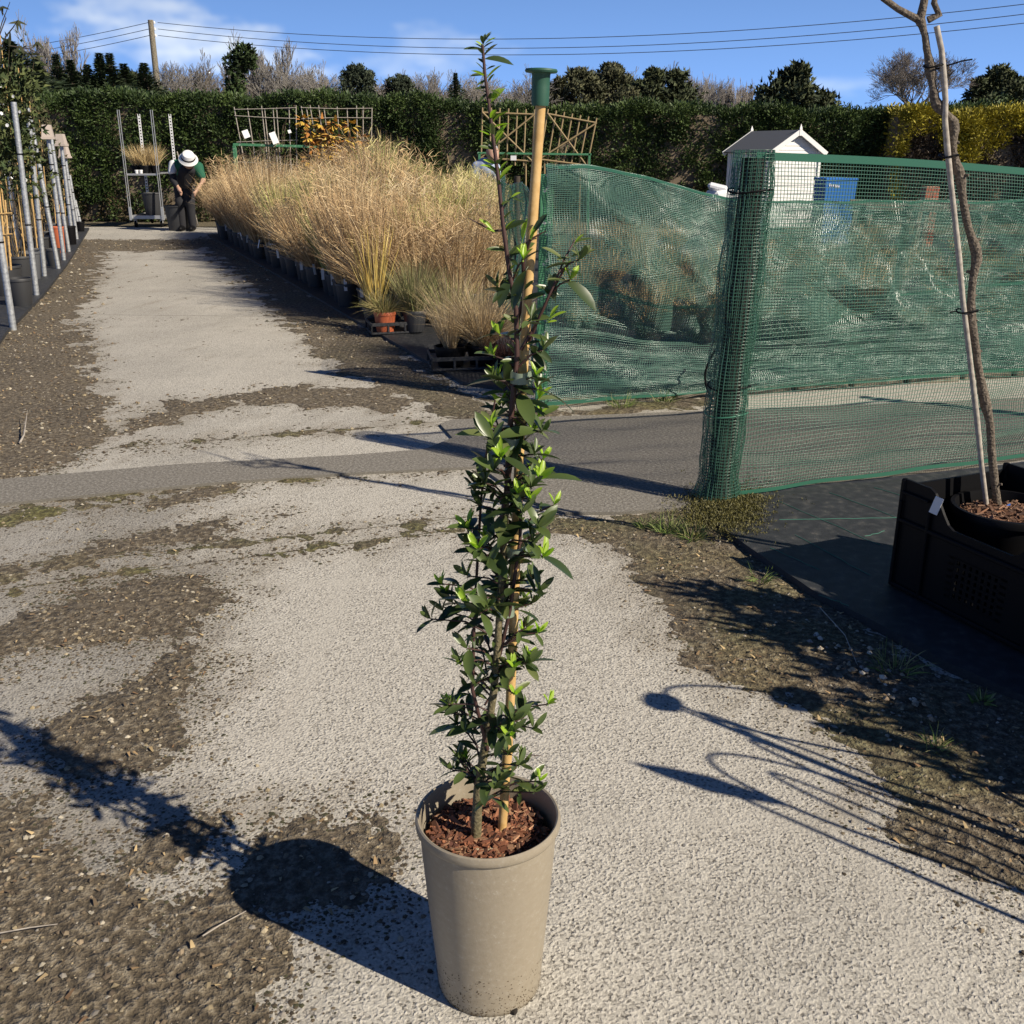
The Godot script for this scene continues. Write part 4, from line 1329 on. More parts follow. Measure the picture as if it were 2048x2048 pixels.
func tray(label: String, a: Vector3, along: Vector3, L: float, W: float, h: float, cells: int) -> Node3D:
	# open-sided black carrier tray; a is its near corner, along its long side
	var t := thing("carrier_tray", label, "tray", "carrier trays at the front of the bed", a, atan2(-along.z, along.x))
	var mb := MB.new()
	mb.box(Transform3D(Basis.IDENTITY, Vector3(L * 0.5, 0.006, -W * 0.5)), Vector3(L, 0.008, W), 0.002)
	part(t, "base", mb.mesh(), M.worn_black_plastic)
	var runs := [[Vector3.ZERO, Vector3(L, 0, 0), cells], [Vector3(0, 0, -W), Vector3(L, 0, -W), cells], [Vector3.ZERO, Vector3(0, 0, -W), 2], [Vector3(L, 0, 0), Vector3(L, 0, -W), 2]]
	for q in runs:
		for y in [0.012, h - 0.012]:
			var r := MB.new()
			var lo: Vector3 = q[0] + Vector3(0, y, 0)
			var hi: Vector3 = q[1] + Vector3(0, y, 0)
			r.bar(lo, hi, 0.024 if y > 0.03 else 0.014, 0.01, 0.002)
			part(t, "rail", r.mesh(), M.worn_black_plastic)
		for k in int(q[2]) + 1:
			var f: float = float(k) / q[2]
			var r := MB.new()
			var pp: Vector3 = (q[0] as Vector3).lerp(q[1], f)
			r.box(Transform3D(Basis.IDENTITY, pp + Vector3(0, h * 0.5, 0)), Vector3(0.014, h - 0.03, 0.014), 0.002)
			part(t, "post", r.mesh(), M.worn_black_plastic)
	return t

func build_grass_bed() -> void:
	# woven fabric under the bed
	var bedp := PackedVector2Array([Vector2(-0.28, -5.75), Vector2(-4.75, -16.5), Vector2(-4.2, -17.0), Vector2(-0.2, -17.0), Vector2(0.12, -5.5)])
	struct("ground_fabric", poly_sheet(bedp, 0.022, 0.03), M.ground_fabric)
	var straw := [Color(0.62, 0.475, 0.255), Color(0.72, 0.58, 0.35), Color(0.50, 0.36, 0.185), Color(0.78, 0.65, 0.42), Color(0.34, 0.235, 0.12)]
	var ginger := [Color(0.57, 0.41, 0.215), Color(0.46, 0.31, 0.16), Color(0.66, 0.505, 0.30), Color(0.30, 0.20, 0.11)]
	var greeny := [Color(0.42, 0.42, 0.14), Color(0.50, 0.45, 0.19), Color(0.31, 0.34, 0.10), Color(0.58, 0.49, 0.24)]
	var kinds := []
	for k in 4: kinds.append(grass_mesh(100 + k, 520, 0.95, [0.22, 0.40, 0.30, 0.34][k], [0.15, 0.45, 0.25, 0.3][k], 0.0066, straw if k % 2 == 0 else ginger, 0.07, [0.12, 0.30, 0.2, 0.25][k]))
	kinds.append(grass_mesh(110, 520, 0.9, 0.30, 0.35, 0.012, greeny, 0.07, 0.1))
	kinds.append(grass_mesh(111, 600, 0.75, 0.55, 0.75, 0.007, ginger, 0.07, 0.3))
	var pot := pot_mesh(0.105, 0.19)
	var soil := soil_mesh(0.098, 0.165)
	var labels := ["tall straw-coloured dry grass in a black pot, standing in the long bed", "tall ginger dry grass in a black pot, standing in the long bed", "tall straw-coloured dry grass in a black pot, standing in the long bed", "tall ginger dry grass in a black pot, standing in the long bed", "yellow-green upright grass in a black pot among the dry ones", "arching ginger grass in a black pot, standing in the long bed"]
	var groups := ["straw-coloured grasses in the bed", "ginger grasses in the bed", "straw-coloured grasses in the bed", "ginger grasses in the bed", "yellow-green grasses in the bed", "arching grasses in the bed"]
	var hn := noise(140, 0.7, 2)
	var count := 0
	var z := -8.15
	while z > -16.6:
		var f := (z + 5.75) / (-16.5 + 5.75)
		var xl := lerpf(-0.28, -4.75, f) + 0.20
		var xr := lerpf(0.02, -0.45, f)
		var x := xl
		var edge := true
		while x < xr:
			var k := rng.randi() % 4
			var rr := rng.randf()
			if rr < 0.14: k = 5
			elif rr > 0.91: k = 4
			if z < -11.0 and x > xr - 1.4 and rr > 0.25: k = 4
			var h := 1.0
			h *= lerpf(0.72, 1.0, smoothstep(-7.4, -9.6, z))
			h *= lerpf(1.0, 0.80, smoothstep(-12.0, -16.0, z))
			if x > xr - 0.9: h *= 0.80
			h *= 0.94 * R(0.62, 1.28) * (1.0 + 0.32 * hn.get_noise_2d(x, z))
			if k == 4: h *= 1.05
			var at := Vector3(x + R(-0.05, 0.05), 0.022, z + R(-0.05, 0.05))
			var o: Node3D
			o = thing("potted_grass", labels[k], "grass", groups[k], at, R(0, TAU))
			part(o, "pot", pot, M.worn_black_plastic)
			part(o, "soil", soil, M.bark)
			part(o, "blades", kinds[k], M.blades, Transform3D(Basis.IDENTITY.scaled(Vector3(0.9 + 0.2 * h, h, 0.9 + 0.2 * h)), Vector3(0, 0.165, 0)))
			count += 1
			edge = false
			x += R(0.25, 0.33)
		z -= 0.31
	# plants standing at the near end, each its own kind
	var y0 := 0.022
	var t1a := gp(744, 671, y0)
	var t1b := gp(828, 667, y0)
	tray("black carrier tray holding the orange pot", t1a, t1b - t1a, 0.36, 0.26, 0.085, 3)
	var t2a := gp(865, 744, y0)
	var t2b := gp(985, 740, y0)
	tray("black carrier tray of feathery grasses nearest the green post", t2a, t2b - t2a, 0.40, 0.28, 0.085, 3)
	var feather := [Color(0.46, 0.34, 0.18), Color(0.56, 0.43, 0.25), Color(0.38, 0.27, 0.14), Color(0.62, 0.50, 0.32)]
	var op := gp(768, 668, y0 + 0.01)
	var g1 := thing("potted_grass", "small arching green-gold grass in an orange pot", "grass", "", Vector3(op.x, y0 + 0.012, op.z - 0.09))
	part(g1, "pot", pot_mesh(0.078, 0.145), M.terracotta_plastic)
	part(g1, "soil", soil_mesh(0.07, 0.125), M.bark)
	part(g1, "blades", grass_mesh(120, 420, 0.26, 1.1, 1.2, 0.004, [Color(0.34, 0.29, 0.11), Color(0.42, 0.33, 0.15), Color(0.27, 0.27, 0.09)], 0.05), M.blades, Transform3D(Basis.IDENTITY, Vector3(0, 0.125, 0)))
	var g2 := thing("potted_grass", "stiff golden upright stalks in a black pot behind the orange pot", "grass", "", Vector3(op.x - 0.10, y0, op.z - 0.34))
	part(g2, "pot", pot_mesh(0.09, 0.15), M.worn_black_plastic)
	part(g2, "soil", soil_mesh(0.082, 0.125), M.bark)
	part(g2, "blades", grass_mesh(121, 90, 0.66, 0.42, 0.10, 0.009, [Color(0.62, 0.46, 0.12), Color(0.68, 0.54, 0.20), Color(0.52, 0.38, 0.10)], 0.04), M.blades, Transform3D(Basis.IDENTITY, Vector3(0, 0.125, 0)))
	var g3 := thing("potted_grass", "soft grey-green grass in a black pot beside the orange pot", "grass", "", Vector3(op.x + 0.21, y0 + 0.012, op.z - 0.12))
	part(g3, "pot", pot_mesh(0.085, 0.15), M.worn_black_plastic)
	part(g3, "soil", soil_mesh(0.078, 0.13), M.bark)
	part(g3, "blades", grass_mesh(122, 900, 0.42, 0.55, 0.5, 0.0035, [Color(0.19, 0.21, 0.075), Color(0.27, 0.25, 0.11), Color(0.36, 0.30, 0.16)], 0.06), M.blades, Transform3D(Basis.IDENTITY, Vector3(0, 0.13, 0)))
	var g4 := thing("potted_grass", "small tuft of feather grass in the near carrier tray", "grass", "", Vector3(t2a.x + 0.10, y0 + 0.012, t2a.z - 0.14))
	part(g4, "pot", pot_mesh(0.095, 0.12), M.black_plastic)
	part(g4, "soil", soil_mesh(0.087, 0.10), M.bark)
	part(g4, "blades", grass_mesh(123, 600, 0.31, 0.42, 0.35, 0.0028, feather, 0.035), M.blades, Transform3D(Basis(Vector3(0, 0, 1), 0.08), Vector3(0, 0.10, 0)))
	var g5 := thing("potted_grass", "big blond fountain of feather grass in the near carrier tray", "grass", "", Vector3(t2a.x + 0.29, y0 + 0.012, t2a.z - 0.20))
	part(g5, "pot", pot_mesh(0.095, 0.12), M.black_plastic)
	part(g5, "soil", soil_mesh(0.087, 0.10), M.bark)
	part(g5, "blades", grass_mesh(124, 1500, 0.48, 0.85, 0.85, 0.0028, feather, 0.045), M.blades, Transform3D(Basis.IDENTITY, Vector3(0, 0.10, 0)))
	var g6 := thing("potted_grass", "second fountain of feather grass behind the near carrier tray", "grass", "", Vector3(t2a.x + 0.10, y0, t2a.z - 0.52))
	part(g6, "pot", pot_mesh(0.095, 0.14), M.black_plastic)
	part(g6, "soil", soil_mesh(0.087, 0.12), M.bark)
	part(g6, "blades", grass_mesh(125, 900, 0.46, 0.6, 0.6, 0.003, feather + greeny, 0.045), M.blades, Transform3D(Basis.IDENTITY, Vector3(0, 0.12, 0)))
	var g7 := thing("heather", "dark red wiry plant in a black pot against the green post", "plant", "", gp(1012, 752, y0) + Vector3(0, 0, -0.1))
	part(g7, "pot", pot_mesh(0.08, 0.11), M.black_plastic)
	part(g7, "soil", soil_mesh(0.072, 0.09), M.bark)
	part(g7, "stems", grass_mesh(126, 420, 0.17, 1.2, 0.9, 0.0035, [Color(0.10, 0.035, 0.03), Color(0.14, 0.06, 0.05), Color(0.06, 0.025, 0.02)], 0.06), M.blades, Transform3D(Basis.IDENTITY, Vector3(0, 0.09, 0)))
	for q in [[0.02, -0.62, 0.62], [0.30, -0.50, 0.55], [-0.22, -0.86, 0.8], [0.10, -0.92, 0.8], [0.38, -0.85, 0.7]]:
		var o := thing("potted_grass", "ginger grass in a black pot at the near end of the bed", "grass", "ginger grasses at the near end", Vector3(op.x + q[0] + 0.2, y0, op.z + q[1]))
		part(o, "pot", pot, M.worn_black_plastic)
		part(o, "soil", soil, M.bark)
		part(o, "blades", kinds[1], M.blades, Transform3D(Basis(Vector3.UP, q[0] * 9.0).scaled(Vector3(0.95, q[2], 0.95)), Vector3(0, 0.165, 0)))
	# plant labels along the edge of the bed
	var lm := MB.new()
	lm.box(Transform3D(Basis.IDENTITY, Vector3(0, 0.05, 0)), Vector3(0.026, 0.10, 0.002), 0.0005)
	var lmesh := lm.mesh()
	for k in 22:
		var f := 0.16 + 0.8 * k / 22.0
		var p := Vector3(lerpf(-0.28, -4.75, f) + 0.10 + R(-0.02, 0.03), 0.16, lerpf(-5.75, -16.5, f))
		var o := single("plant_label", lmesh, M.white_plastic, Transform3D(Basis(Vector3.UP, R(-0.9, 0.9)) * Basis(Vector3(1, 0, 0), R(-0.3, 0.3)), p))
		tag(o, "white plastic plant label stuck in a pot along the bed edge", "label", "plant labels along the bed")
	var bag := MB.new()
	bag.box(Transform3D(Basis(Vector3.UP, 0.3) * Basis(Vector3(1, 0, 0), -0.15), Vector3(0, 0.06, 0)), Vector3(0.075, 0.14, 0.004), 0.001)
	var bp := zp(546, 488, -11.2)
	var tg := thing("plant_tag", "green and white picture tag hanging on the grass beside the path", "label", "", bp)
	part(tg, "card", bag.mesh(), M.white_plastic)
	bag = MB.new()
	bag.box(Transform3D(Basis(Vector3.UP, 0.3) * Basis(Vector3(1, 0, 0), -0.15), Vector3(0, 0.045, 0.004)), Vector3(0.07, 0.08, 0.002))
	part(tg, "print", bag.mesh(), M.cap_green)

# ---------------------------------------------------------------- ground and low plants beyond the back net
func build_beyond() -> void:
	var b0 := gp(1085, 812)
	var b1 := gp(2048, 752)
	var far := PackedVector2Array([Vector2(b0.x + 0.05, b0.z - 0.10), Vector2(b1.x, b1.z - 0.10), Vector2(5.5, b1.z - 0.7), Vector2(9.0, -16.5), Vector2(0.4, -16.5), Vector2(0.15, -9.5)])
	struct("ground_fabric", poly_sheet(far, 0.020, 0.03), M.ground_fabric)
	# beds of low dormant plants in pots, brown after winter
	var brown := [Color(0.30, 0.20, 0.10), Color(0.40, 0.29, 0.16), Color(0.20, 0.13, 0.07), Color(0.34, 0.27, 0.12), Color(0.17, 0.18, 0.06)]
	var ms := [grass_mesh(160, 260, 0.30, 1.0, 0.8, 0.008, brown, 0.08), grass_mesh(161, 240, 0.22, 1.3, 0.9, 0.009, brown, 0.08), grass_mesh(162, 220, 0.40, 0.7, 0.5, 0.008, [Color(0.42, 0.30, 0.15), Color(0.50, 0.38, 0.20), Color(0.30, 0.2, 0.1)], 0.07)]
	var pot := pot_mesh(0.10, 0.16, 0.78, 16)
	var soil := soil_mesh(0.093, 0.14, 12)
	for row in 7:
		var z := -7.0 - row * 1.1
		for k in 16:
			var x := 0.55 + k * 0.36 + R(-0.06, 0.06)
			if rng.randf() < 0.12 or (x > 2.6 and row > 4): continue
			var kd := rng.randi() % 3
			var o := thing("potted_perennial", ["low brown dormant plant in a black pot beyond the back net", "flat spreading brown plant in a black pot beyond the back net", "taller pale straw-coloured plant in a black pot beyond the back net"][kd], "plant", ["low dormant plants beyond the back net", "flat dormant plants beyond the back net", "taller dormant plants beyond the back net"][kd], Vector3(x, 0.02, z + R(-0.08, 0.08)), R(0, TAU))
			part(o, "pot", pot, M.worn_black_plastic)
			part(o, "soil", soil, M.bark)
			part(o, "stems", ms[kd], M.blades, Transform3D(Basis.IDENTITY.scaled(Vector3.ONE * R(0.7, 1.2)), Vector3(0, 0.14, 0)))

# ---------------------------------------------------------------- poles and climbers on the other side of the path
func build_left_row() -> void:
	var fab := PackedVector2Array([Vector2(-3.3, -6.4), Vector2(-3.65, -7.4), Vector2(-4.25, -9.4), Vector2(-5.1, -12.0), Vector2(-6.2, -15.2), Vector2(-7.1, -17.8), Vector2(-9.5, -17.8), Vector2(-7.0, -6.4)])
	struct("ground_fabric", poly_sheet(fab, 0.030, 0.05), M.ground_fabric)
	# foot x y, top x y, cap
	var poles := [[26, 654, -56, 110, 0], [41, 547, 1, 190, 0], [73, 590, 27, 204, 0], [89, 552, 55, 216, 0], [117, 537, 61, 240, 0], [128, 520, 94, 258, 1], [138, 503, 100, 262, 0], [146, 487, 121, 275, 1], [154, 478, 128, 300, 1], [158, 462, 139, 350, 0], [163, 456, 150, 400, 0]]
	var pole_labels := ["galvanised steel pole standing on the path side of the large black pot", "galvanised steel pole rising from behind the large black pot", "tall plain galvanised pole next to the large black pot, nearest the path", "plain galvanised pole in front of the blue-grey pot", "plain galvanised pole that crosses its neighbour near the top", "galvanised pole with a pale square pot cap, tallest of the capped ones", "plain galvanised pole close beside the tallest capped pole", "galvanised pole with a pale square pot cap beside the terracotta-coloured pot", "galvanised pole with the lowest pale square pot cap", "short plain galvanised pole next to the lowest capped pole", "shortest galvanised pole, last of the row by the hedge"]
	for q in poles:
		var a := gp(q[0], q[1], 0.03)
		var b := zp(q[2], q[3], a.z)
		var lab: String = pole_labels[poles.find(q)]
		var t := thing("steel_pole", lab, "pole", "plain galvanised poles" if q[4] == 0 else "galvanised poles with pot caps", a)
		var m := MB.new()
		m.tube([Vector3(0, -0.03, 0), (b - a) * 0.5, b - a], [0.024, 0.024, 0.024], 12)
		part(t, "tube", m.mesh(), M.galvanised)
		for f in [0.38, 0.7]:
			var tm := MB.new()
			var c: Vector3 = (b - a) * (f + R(-0.06, 0.06))
			tm.tube([c, c + Vector3(0, 0.012, 0)], [0.027, 0.027], 10)
			part(t, "wire_tie", tm.mesh(), M.black_plastic)
		if q[4] == 1:
			var cm := MB.new()
			for s in 4:
				var turn := Basis(Vector3.UP, PI * 0.5 * s)
				cm.flat4(turn * Vector3(-0.065, -0.10, 0.065), turn * Vector3(0.065, -0.10, 0.065), turn * Vector3(0.045, 0.045, 0.045), turn * Vector3(-0.045, 0.045, 0.045), turn * Vector3(0, 0, 1))
				cm.flat4(turn * Vector3(-0.07, -0.11, 0.07), turn * Vector3(0.07, -0.11, 0.07), turn * Vector3(0.07, -0.085, 0.07), turn * Vector3(-0.07, -0.085, 0.07), turn * Vector3(0, 0, 1))
			cm.flat4(Vector3(-0.045, 0.045, -0.045), Vector3(0.045, 0.045, -0.045), Vector3(0.045, 0.045, 0.045), Vector3(-0.045, 0.045, 0.045), Vector3.UP)
			part(t, "pot_cap", cm.mesh(), M.pale_cap, Transform3D(Basis(Vector3.UP, R(-0.3, 0.3)), b - a))
	# a thin horizontal wire strung along the poles
	# pots: rim centre px, rim half-width px, height m, material, label
	var pots := [[36, 556, 25, 0.34, "worn_black_plastic", "large black pot standing at the foot of the nearest poles"], [55, 503, 22, 0.32, "grey_plastic", "large blue-grey pot behind the first pair of poles"], [104, 497, 15, 0.26, "worn_black_plastic", "black pot with pale yellow leaves between poles"], [114, 453, 12, 0.36, "terracotta_plastic", "tall terracotta-coloured pot amid the poles"], [138, 452, 12, 0.36, "black_plastic", "black pot right behind the terracotta-coloured one"], [160, 449, 9, 0.30, "black_plastic", "small black pot at the last pole"]]
	var zs := [-8.75, -10.6, -11.8, -13.4, -14.6, -17.0]
	var k := 0
	var leafs := [Color(0.035, 0.060, 0.018), Color(0.095, 0.115, 0.035)]
	for q in pots:
		var c := zp(q[0], q[1], zs[k])
		var r := (zp(q[0] + q[2], q[1], zs[k]) - c).x
		var h := c.y - 0.03
		var t := thing("plant_pot", q[4 + 1], "pot", "", Vector3(c.x, 0.03, zs[k]))
		part(t, "body", pot_mesh(r, maxf(h, 0.15), 0.75, 28), M[q[4]])
		part(t, "soil", soil_mesh(r * 0.9, maxf(h, 0.15) - 0.03), M.bark)
		k += 1
	# climbers trained up canes behind the poles
	var rg := RandomNumberGenerator.new()
	rg.seed = 77
	var cl := [[-12, -9.4, 2.3, 0.42, "tall leafy climber with white flowers behind the nearest poles"], [22, -10.3, 2.3, 0.45, "tallest leafy climber, reaching well above the poles"], [50, -11.2, 2.1, 0.36, "leafy climber with white flowers behind the second pair of poles"], [66, -12.6, 1.9, 0.34, "brownish leafy climber by the first capped pole"], [82, -13.6, 1.75, 0.32, "wiry climber in front of the terracotta-coloured pot"], [98, -15.0, 1.55, 0.30, "low wiry climber between the capped poles"], [120, -16.6, 1.3, 0.28, "short climber near the last pole"]]
	k = 0
	for q in cl:
		var t := thing("climbing_plant", q[4], "climber", "climbers along the poles", Vector3(zp(q[0], 420, q[1]).x, 0.03, q[1]))
		var pot := pot_mesh(0.15, 0.26)
		part(t, "pot", pot, M.worn_black_plastic)
		part(t, "soil", soil_mesh(0.14, 0.23), M.bark)
		for s in 3:
			var cm := MB.new()
			var x := (s - 1) * 0.11
			cm.tube([Vector3(x * 0.6, 0.2, 0), Vector3(x * 1.5, q[2] * 0.93 + 0.05 * s, 0.03)], [0.007, 0.005], 6)
			part(t, "cane", cm.mesh(), M.cane)
		var sm := MB.new()
		sm.col = Color(0.10, 0.075, 0.045)
		for s in 14:
			var p := Vector3(rg.randf_range(-0.04, 0.04), 0.22, rg.randf_range(-0.04, 0.04))
			var pts := [p]
			for i in 7:
				p += Vector3(rg.randf_range(-0.13, 0.13) * q[3] * 2.0, q[2] * rg.randf_range(0.08, 0.16), rg.randf_range(-0.08, 0.08))
				p.x = clampf(p.x, -q[3], q[3])
				pts.append(p)
			sm.tube(pts, [0.005, 0.004, 0.003, 0.002], 4, false)
		part(t, "stems", sm.mesh(), M.twig)
		var blobs := []
		for i in 9:
			blobs.append([Vector3(rg.randf_range(-0.5, 0.5) * q[3], rg.randf_range(0.4, 0.95) * q[2], rg.randf_range(-0.08, 0.08)), Vector3(q[3] * rg.randf_range(0.35, 0.65), q[2] * rg.randf_range(0.08, 0.17), 0.18)])
		var tan_: Color = Color(0.12, 0.10, 0.05) if k >= 3 else leafs[1]
		part(t, "foliage", leafy_crown(200 + k, blobs, 1500 if k < 3 else 700, 0.055, leafs[0], tan_), M.far_leaf)
		if k < 3:
			for i in 10:
				var fm := MB.new()
				fm.lathe([Vector2(0.0, 0.0), Vector2(0.008, 0.006), Vector2(0.016, 0.009), Vector2(0.0, 0.006)], 6)
				part(t, "flower", fm.mesh(), M.white_plastic, Transform3D(facing(Vector3(rg.randf_range(-0.4, 0.9), 0.2, 1), 0.0, 1.0), Vector3(rg.randf_range(-0.8, 0.8) * q[3], rg.randf_range(0.4, 0.93) * q[2], 0.2)))
		k += 1
	# a bare shoot arching out of the tallest climber into the sky
	var tw := MB.new()
	tw.col = Color(0.06, 0.045, 0.035)
	var b0 := zp(-30, 160, -8.8)
	for q in [[-30, 160, 4, 45, 20, 4], [-30, 150, 14, 70, 34, 44], [-20, 120, 12, 36, 2, 20], [10, 75, 26, 55, 36, 40], [20, 92, 60, 98, 78, 108]]:
		tw.tube([zp(q[0], q[1], -8.8), zp(q[2], q[3], -8.8), zp(q[4], q[5], -8.75)], [0.006, 0.004, 0.002], 5, false)
	for q in [[75, 85], [72, 115], [66, 108], [40, 92], [20, 80], [28, 100], [8, 96], [50, 104], [4, 14], [34, 45], [36, 43]]:
		var c := zp(q[0], q[1], -8.8)
		tw.col = Color(0.045, 0.05, 0.02)
		for i in 3:
			var d := Vector3(R(-1, 1), R(-1.2, 0.3), R(-0.5, 0.5)).normalized()
			tw.blade(c, d, 0.07, 0.022, 0.3, d.cross(Vector3(0.2, 0.3, 1)).normalized(), 3)
	tag(single("climber_shoot", tw.mesh(), M.twig), "dark arching shoot with drooping leaves against the sky", "shoot")
	# canes of a small trellis leaning in the near black pot
	var lt := thing("cane_trellis", "small bamboo ladder trellis standing in the large black pot", "trellis", "", zp(30, 556, -8.8))
	var o := lt.position
	for q in [[-6, 340, 16, 556], [10, 400, 22, 540]]:
		var m := MB.new()
		m.tube([zp(q[0], q[1], -8.8) - o, zp(q[2], q[3], -8.8) - o], [0.008, 0.009], 7)
		part(lt, "cane", m.mesh(), M.cane)
	for y in [428, 470]:
		var m := MB.new()
		m.tube([zp(-2, y, -8.79) - o, zp(24, y - 2, -8.79) - o], [0.006], 6)
		part(lt, "cross_piece", m.mesh(), M.cane)

# ---------------------------------------------------------------- people
func body_mesh(bones: Array, cell: float, k := 0.05) -> ArrayMesh:
	# tapered capsules joined by a smooth minimum, meshed as surface nets
	var lo := Vector3(1e9, 1e9, 1e9)
	var hi := -lo
	for b in bones:
		for e in [0, 2]:
			var rr: Vector3 = Vector3.ONE * (b[e + 1] + cell * 2.0)
			lo = lo.min(b[e] - rr)
			hi = hi.max(b[e] + rr)
	var nx := int((hi.x - lo.x) / cell) + 2
	var ny := int((hi.y - lo.y) / cell) + 2
	var nz := int((hi.z - lo.z) / cell) + 2
	var fld := PackedFloat32Array()
	fld.resize(nx * ny * nz)
	var at := func(p: Vector3) -> float:
		var d := 1.0
		for b in bones:
			var ba: Vector3 = b[2] - b[0]
			var t := clampf((p - b[0]).dot(ba) / maxf(ba.length_squared(), 1e-6), 0, 1)
			var e: float = (p - b[0] - ba * t).length() - lerpf(b[1], b[3], t)
			var h := clampf(0.5 + 0.5 * (d - e) / k, 0, 1)
			d = lerpf(d, e, h) - k * h * (1.0 - h)
		return d
	for z in nz:
		for y in ny:
			for x in nx: fld[(z * ny + y) * nx + x] = at.call(lo + Vector3(x, y, z) * cell)
	var mb := MB.new()
	var id := {}
	var offs := [0, 1, nx, nx + 1, nx * ny, nx * ny + 1, nx * ny + nx, nx * ny + nx + 1]
	for z in nz - 1:
		for y in ny - 1:
			for x in nx - 1:
				var c := (z * ny + y) * nx + x
				var s := Vector3.ZERO
				var m := 0
				for e in [[0, 1], [2, 3], [4, 5], [6, 7], [0, 2], [1, 3], [4, 6], [5, 7], [0, 4], [1, 5], [2, 6], [3, 7]]:
					var fa := fld[c + offs[e[0]]]
					var fb := fld[c + offs[e[1]]]
					if (fa < 0.0) == (fb < 0.0): continue
					var t := fa / (fa - fb)
					var pa := Vector3(e[0] & 1, (e[0] >> 1) & 1, (e[0] >> 2) & 1)
					var pb := Vector3(e[1] & 1, (e[1] >> 1) & 1, (e[1] >> 2) & 1)
					s += pa.lerp(pb, t)
					m += 1
				if m == 0: continue
				var p := lo + (Vector3(x, y, z) + s / m) * cell
				var ee := cell * 0.5
				var g := Vector3(at.call(p + Vector3(ee, 0, 0)) - at.call(p - Vector3(ee, 0, 0)), at.call(p + Vector3(0, ee, 0)) - at.call(p - Vector3(0, ee, 0)), at.call(p + Vector3(0, 0, ee)) - at.call(p - Vector3(0, 0, ee))).normalized()
				id[c] = mb.vert(p, g)
	for c in id:
		var z: int = c / (nx * ny)
		var y: int = (c / nx) % ny
		var x: int = c % nx
		for ax in 3:
			var st: int = [1, nx, nx * ny][ax]
			if (fld[c] < 0.0) == (fld[c + st] < 0.0): continue
			var u: int = [nx, 1, 1][ax]
			var w: int = [nx * ny, nx * ny, nx][ax]
			if id.has(c - u) and id.has(c - w) and id.has(c - u - w):
				mb.quad(id[c], id[c - u], id[c - u - w], id[c - w])
	return mb.mesh()
func build_people() -> void:
	var f := gp(372, 462)
	var t := thing("person", "person in white hat and green top bending over to pick through the grasses", "person", "", f)
	var V := func(x: float, y: float, z: float) -> Vector3: return Vector3(x, y, z)
	# stands side-on behind the bed, hips back, trunk bent forward, arms reaching down
	var sk := body_mesh([[V.call(0.27, 1.09, 0.36), 0.10, V.call(0.25, 1.05, 0.30), 0.085], [V.call(0.20, 1.02, 0.24), 0.055, V.call(0.26, 1.06, 0.32), 0.05],
		[V.call(-0.02, 1.02, 0.20), 0.045, V.call(-0.04, 0.82, 0.26), 0.038], [V.call(-0.04, 0.82, 0.26), 0.036, V.call(0.07, 0.67, 0.36), 0.026], [V.call(0.07, 0.67, 0.36), 0.028, V.call(0.11, 0.62, 0.40), 0.02], [V.call(0.11, 0.62, 0.40), 0.012, V.call(0.13, 0.57, 0.42), 0.009], [V.call(0.10, 0.62, 0.41), 0.011, V.call(0.10, 0.565, 0.44), 0.008], [V.call(0.08, 0.65, 0.40), 0.010, V.call(0.13, 0.63, 0.45), 0.008],
		[V.call(0.36, 0.98, 0.20), 0.045, V.call(0.44, 0.80, 0.26), 0.038], [V.call(0.44, 0.80, 0.26), 0.036, V.call(0.36, 0.66, 0.38), 0.026], [V.call(0.36, 0.66, 0.38), 0.028, V.call(0.33, 0.61, 0.42), 0.02], [V.call(0.33, 0.61, 0.42), 0.012, V.call(0.31, 0.56, 0.44), 0.009], [V.call(0.34, 0.61, 0.43), 0.011, V.call(0.34, 0.555, 0.45), 0.008], [V.call(0.35, 0.64, 0.42), 0.010, V.call(0.30, 0.62, 0.46), 0.008],
		[V.call(0.14, 1.0, 0.16), 0.10, V.call(0.04, 0.9, -0.08), 0.11]], 0.022, 0.03)
	part(t, "body", sk, M.skin)
	part(t, "top", body_mesh([[V.call(0.20, 1.0, 0.20), 0.12, V.call(0.03, 0.92, -0.10), 0.15], [V.call(0.0, 1.03, 0.18), 0.09, V.call(0.34, 1.0, 0.18), 0.09], [V.call(0.36, 0.99, 0.2), 0.08, V.call(0.42, 0.86, 0.24), 0.062]], 0.025, 0.05), M.cloth_green)
	part(t, "sleeve", body_mesh([[V.call(-0.03, 1.04, 0.2), 0.075, V.call(-0.05, 0.93, 0.25), 0.062]], 0.02, 0.02), M.cloth_white)
	part(t, "armband", body_mesh([[V.call(-0.048, 0.92, 0.25), 0.053, V.call(-0.035, 0.80, 0.27), 0.046], [V.call(-0.035, 0.80, 0.27), 0.046, V.call(0.02, 0.73, 0.32), 0.038]], 0.018, 0.02), M.cloth_dark)
	part(t, "apron", body_mesh([[V.call(0.16, 0.96, 0.28), 0.085, V.call(0.10, 0.80, 0.10), 0.13], [V.call(0.27, 0.96, 0.27), 0.07, V.call(0.16, 0.82, 0.1), 0.1]], 0.025, 0.05), M.cloth_dark)
	part(t, "trousers", body_mesh([[V.call(0.0, 0.90, -0.12), 0.155, V.call(0.02, 0.82, -0.10), 0.15], [V.call(-0.06, 0.84, -0.1), 0.11, V.call(-0.05, 0.45, -0.02), 0.072], [V.call(-0.05, 0.45, -0.02), 0.072, V.call(-0.06, 0.07, -0.05), 0.058], [V.call(0.10, 0.84, -0.1), 0.11, V.call(0.11, 0.45, -0.02), 0.072], [V.call(0.11, 0.45, -0.02), 0.072, V.call(0.11, 0.07, -0.05), 0.058]], 0.025, 0.04), M.cloth_dark)
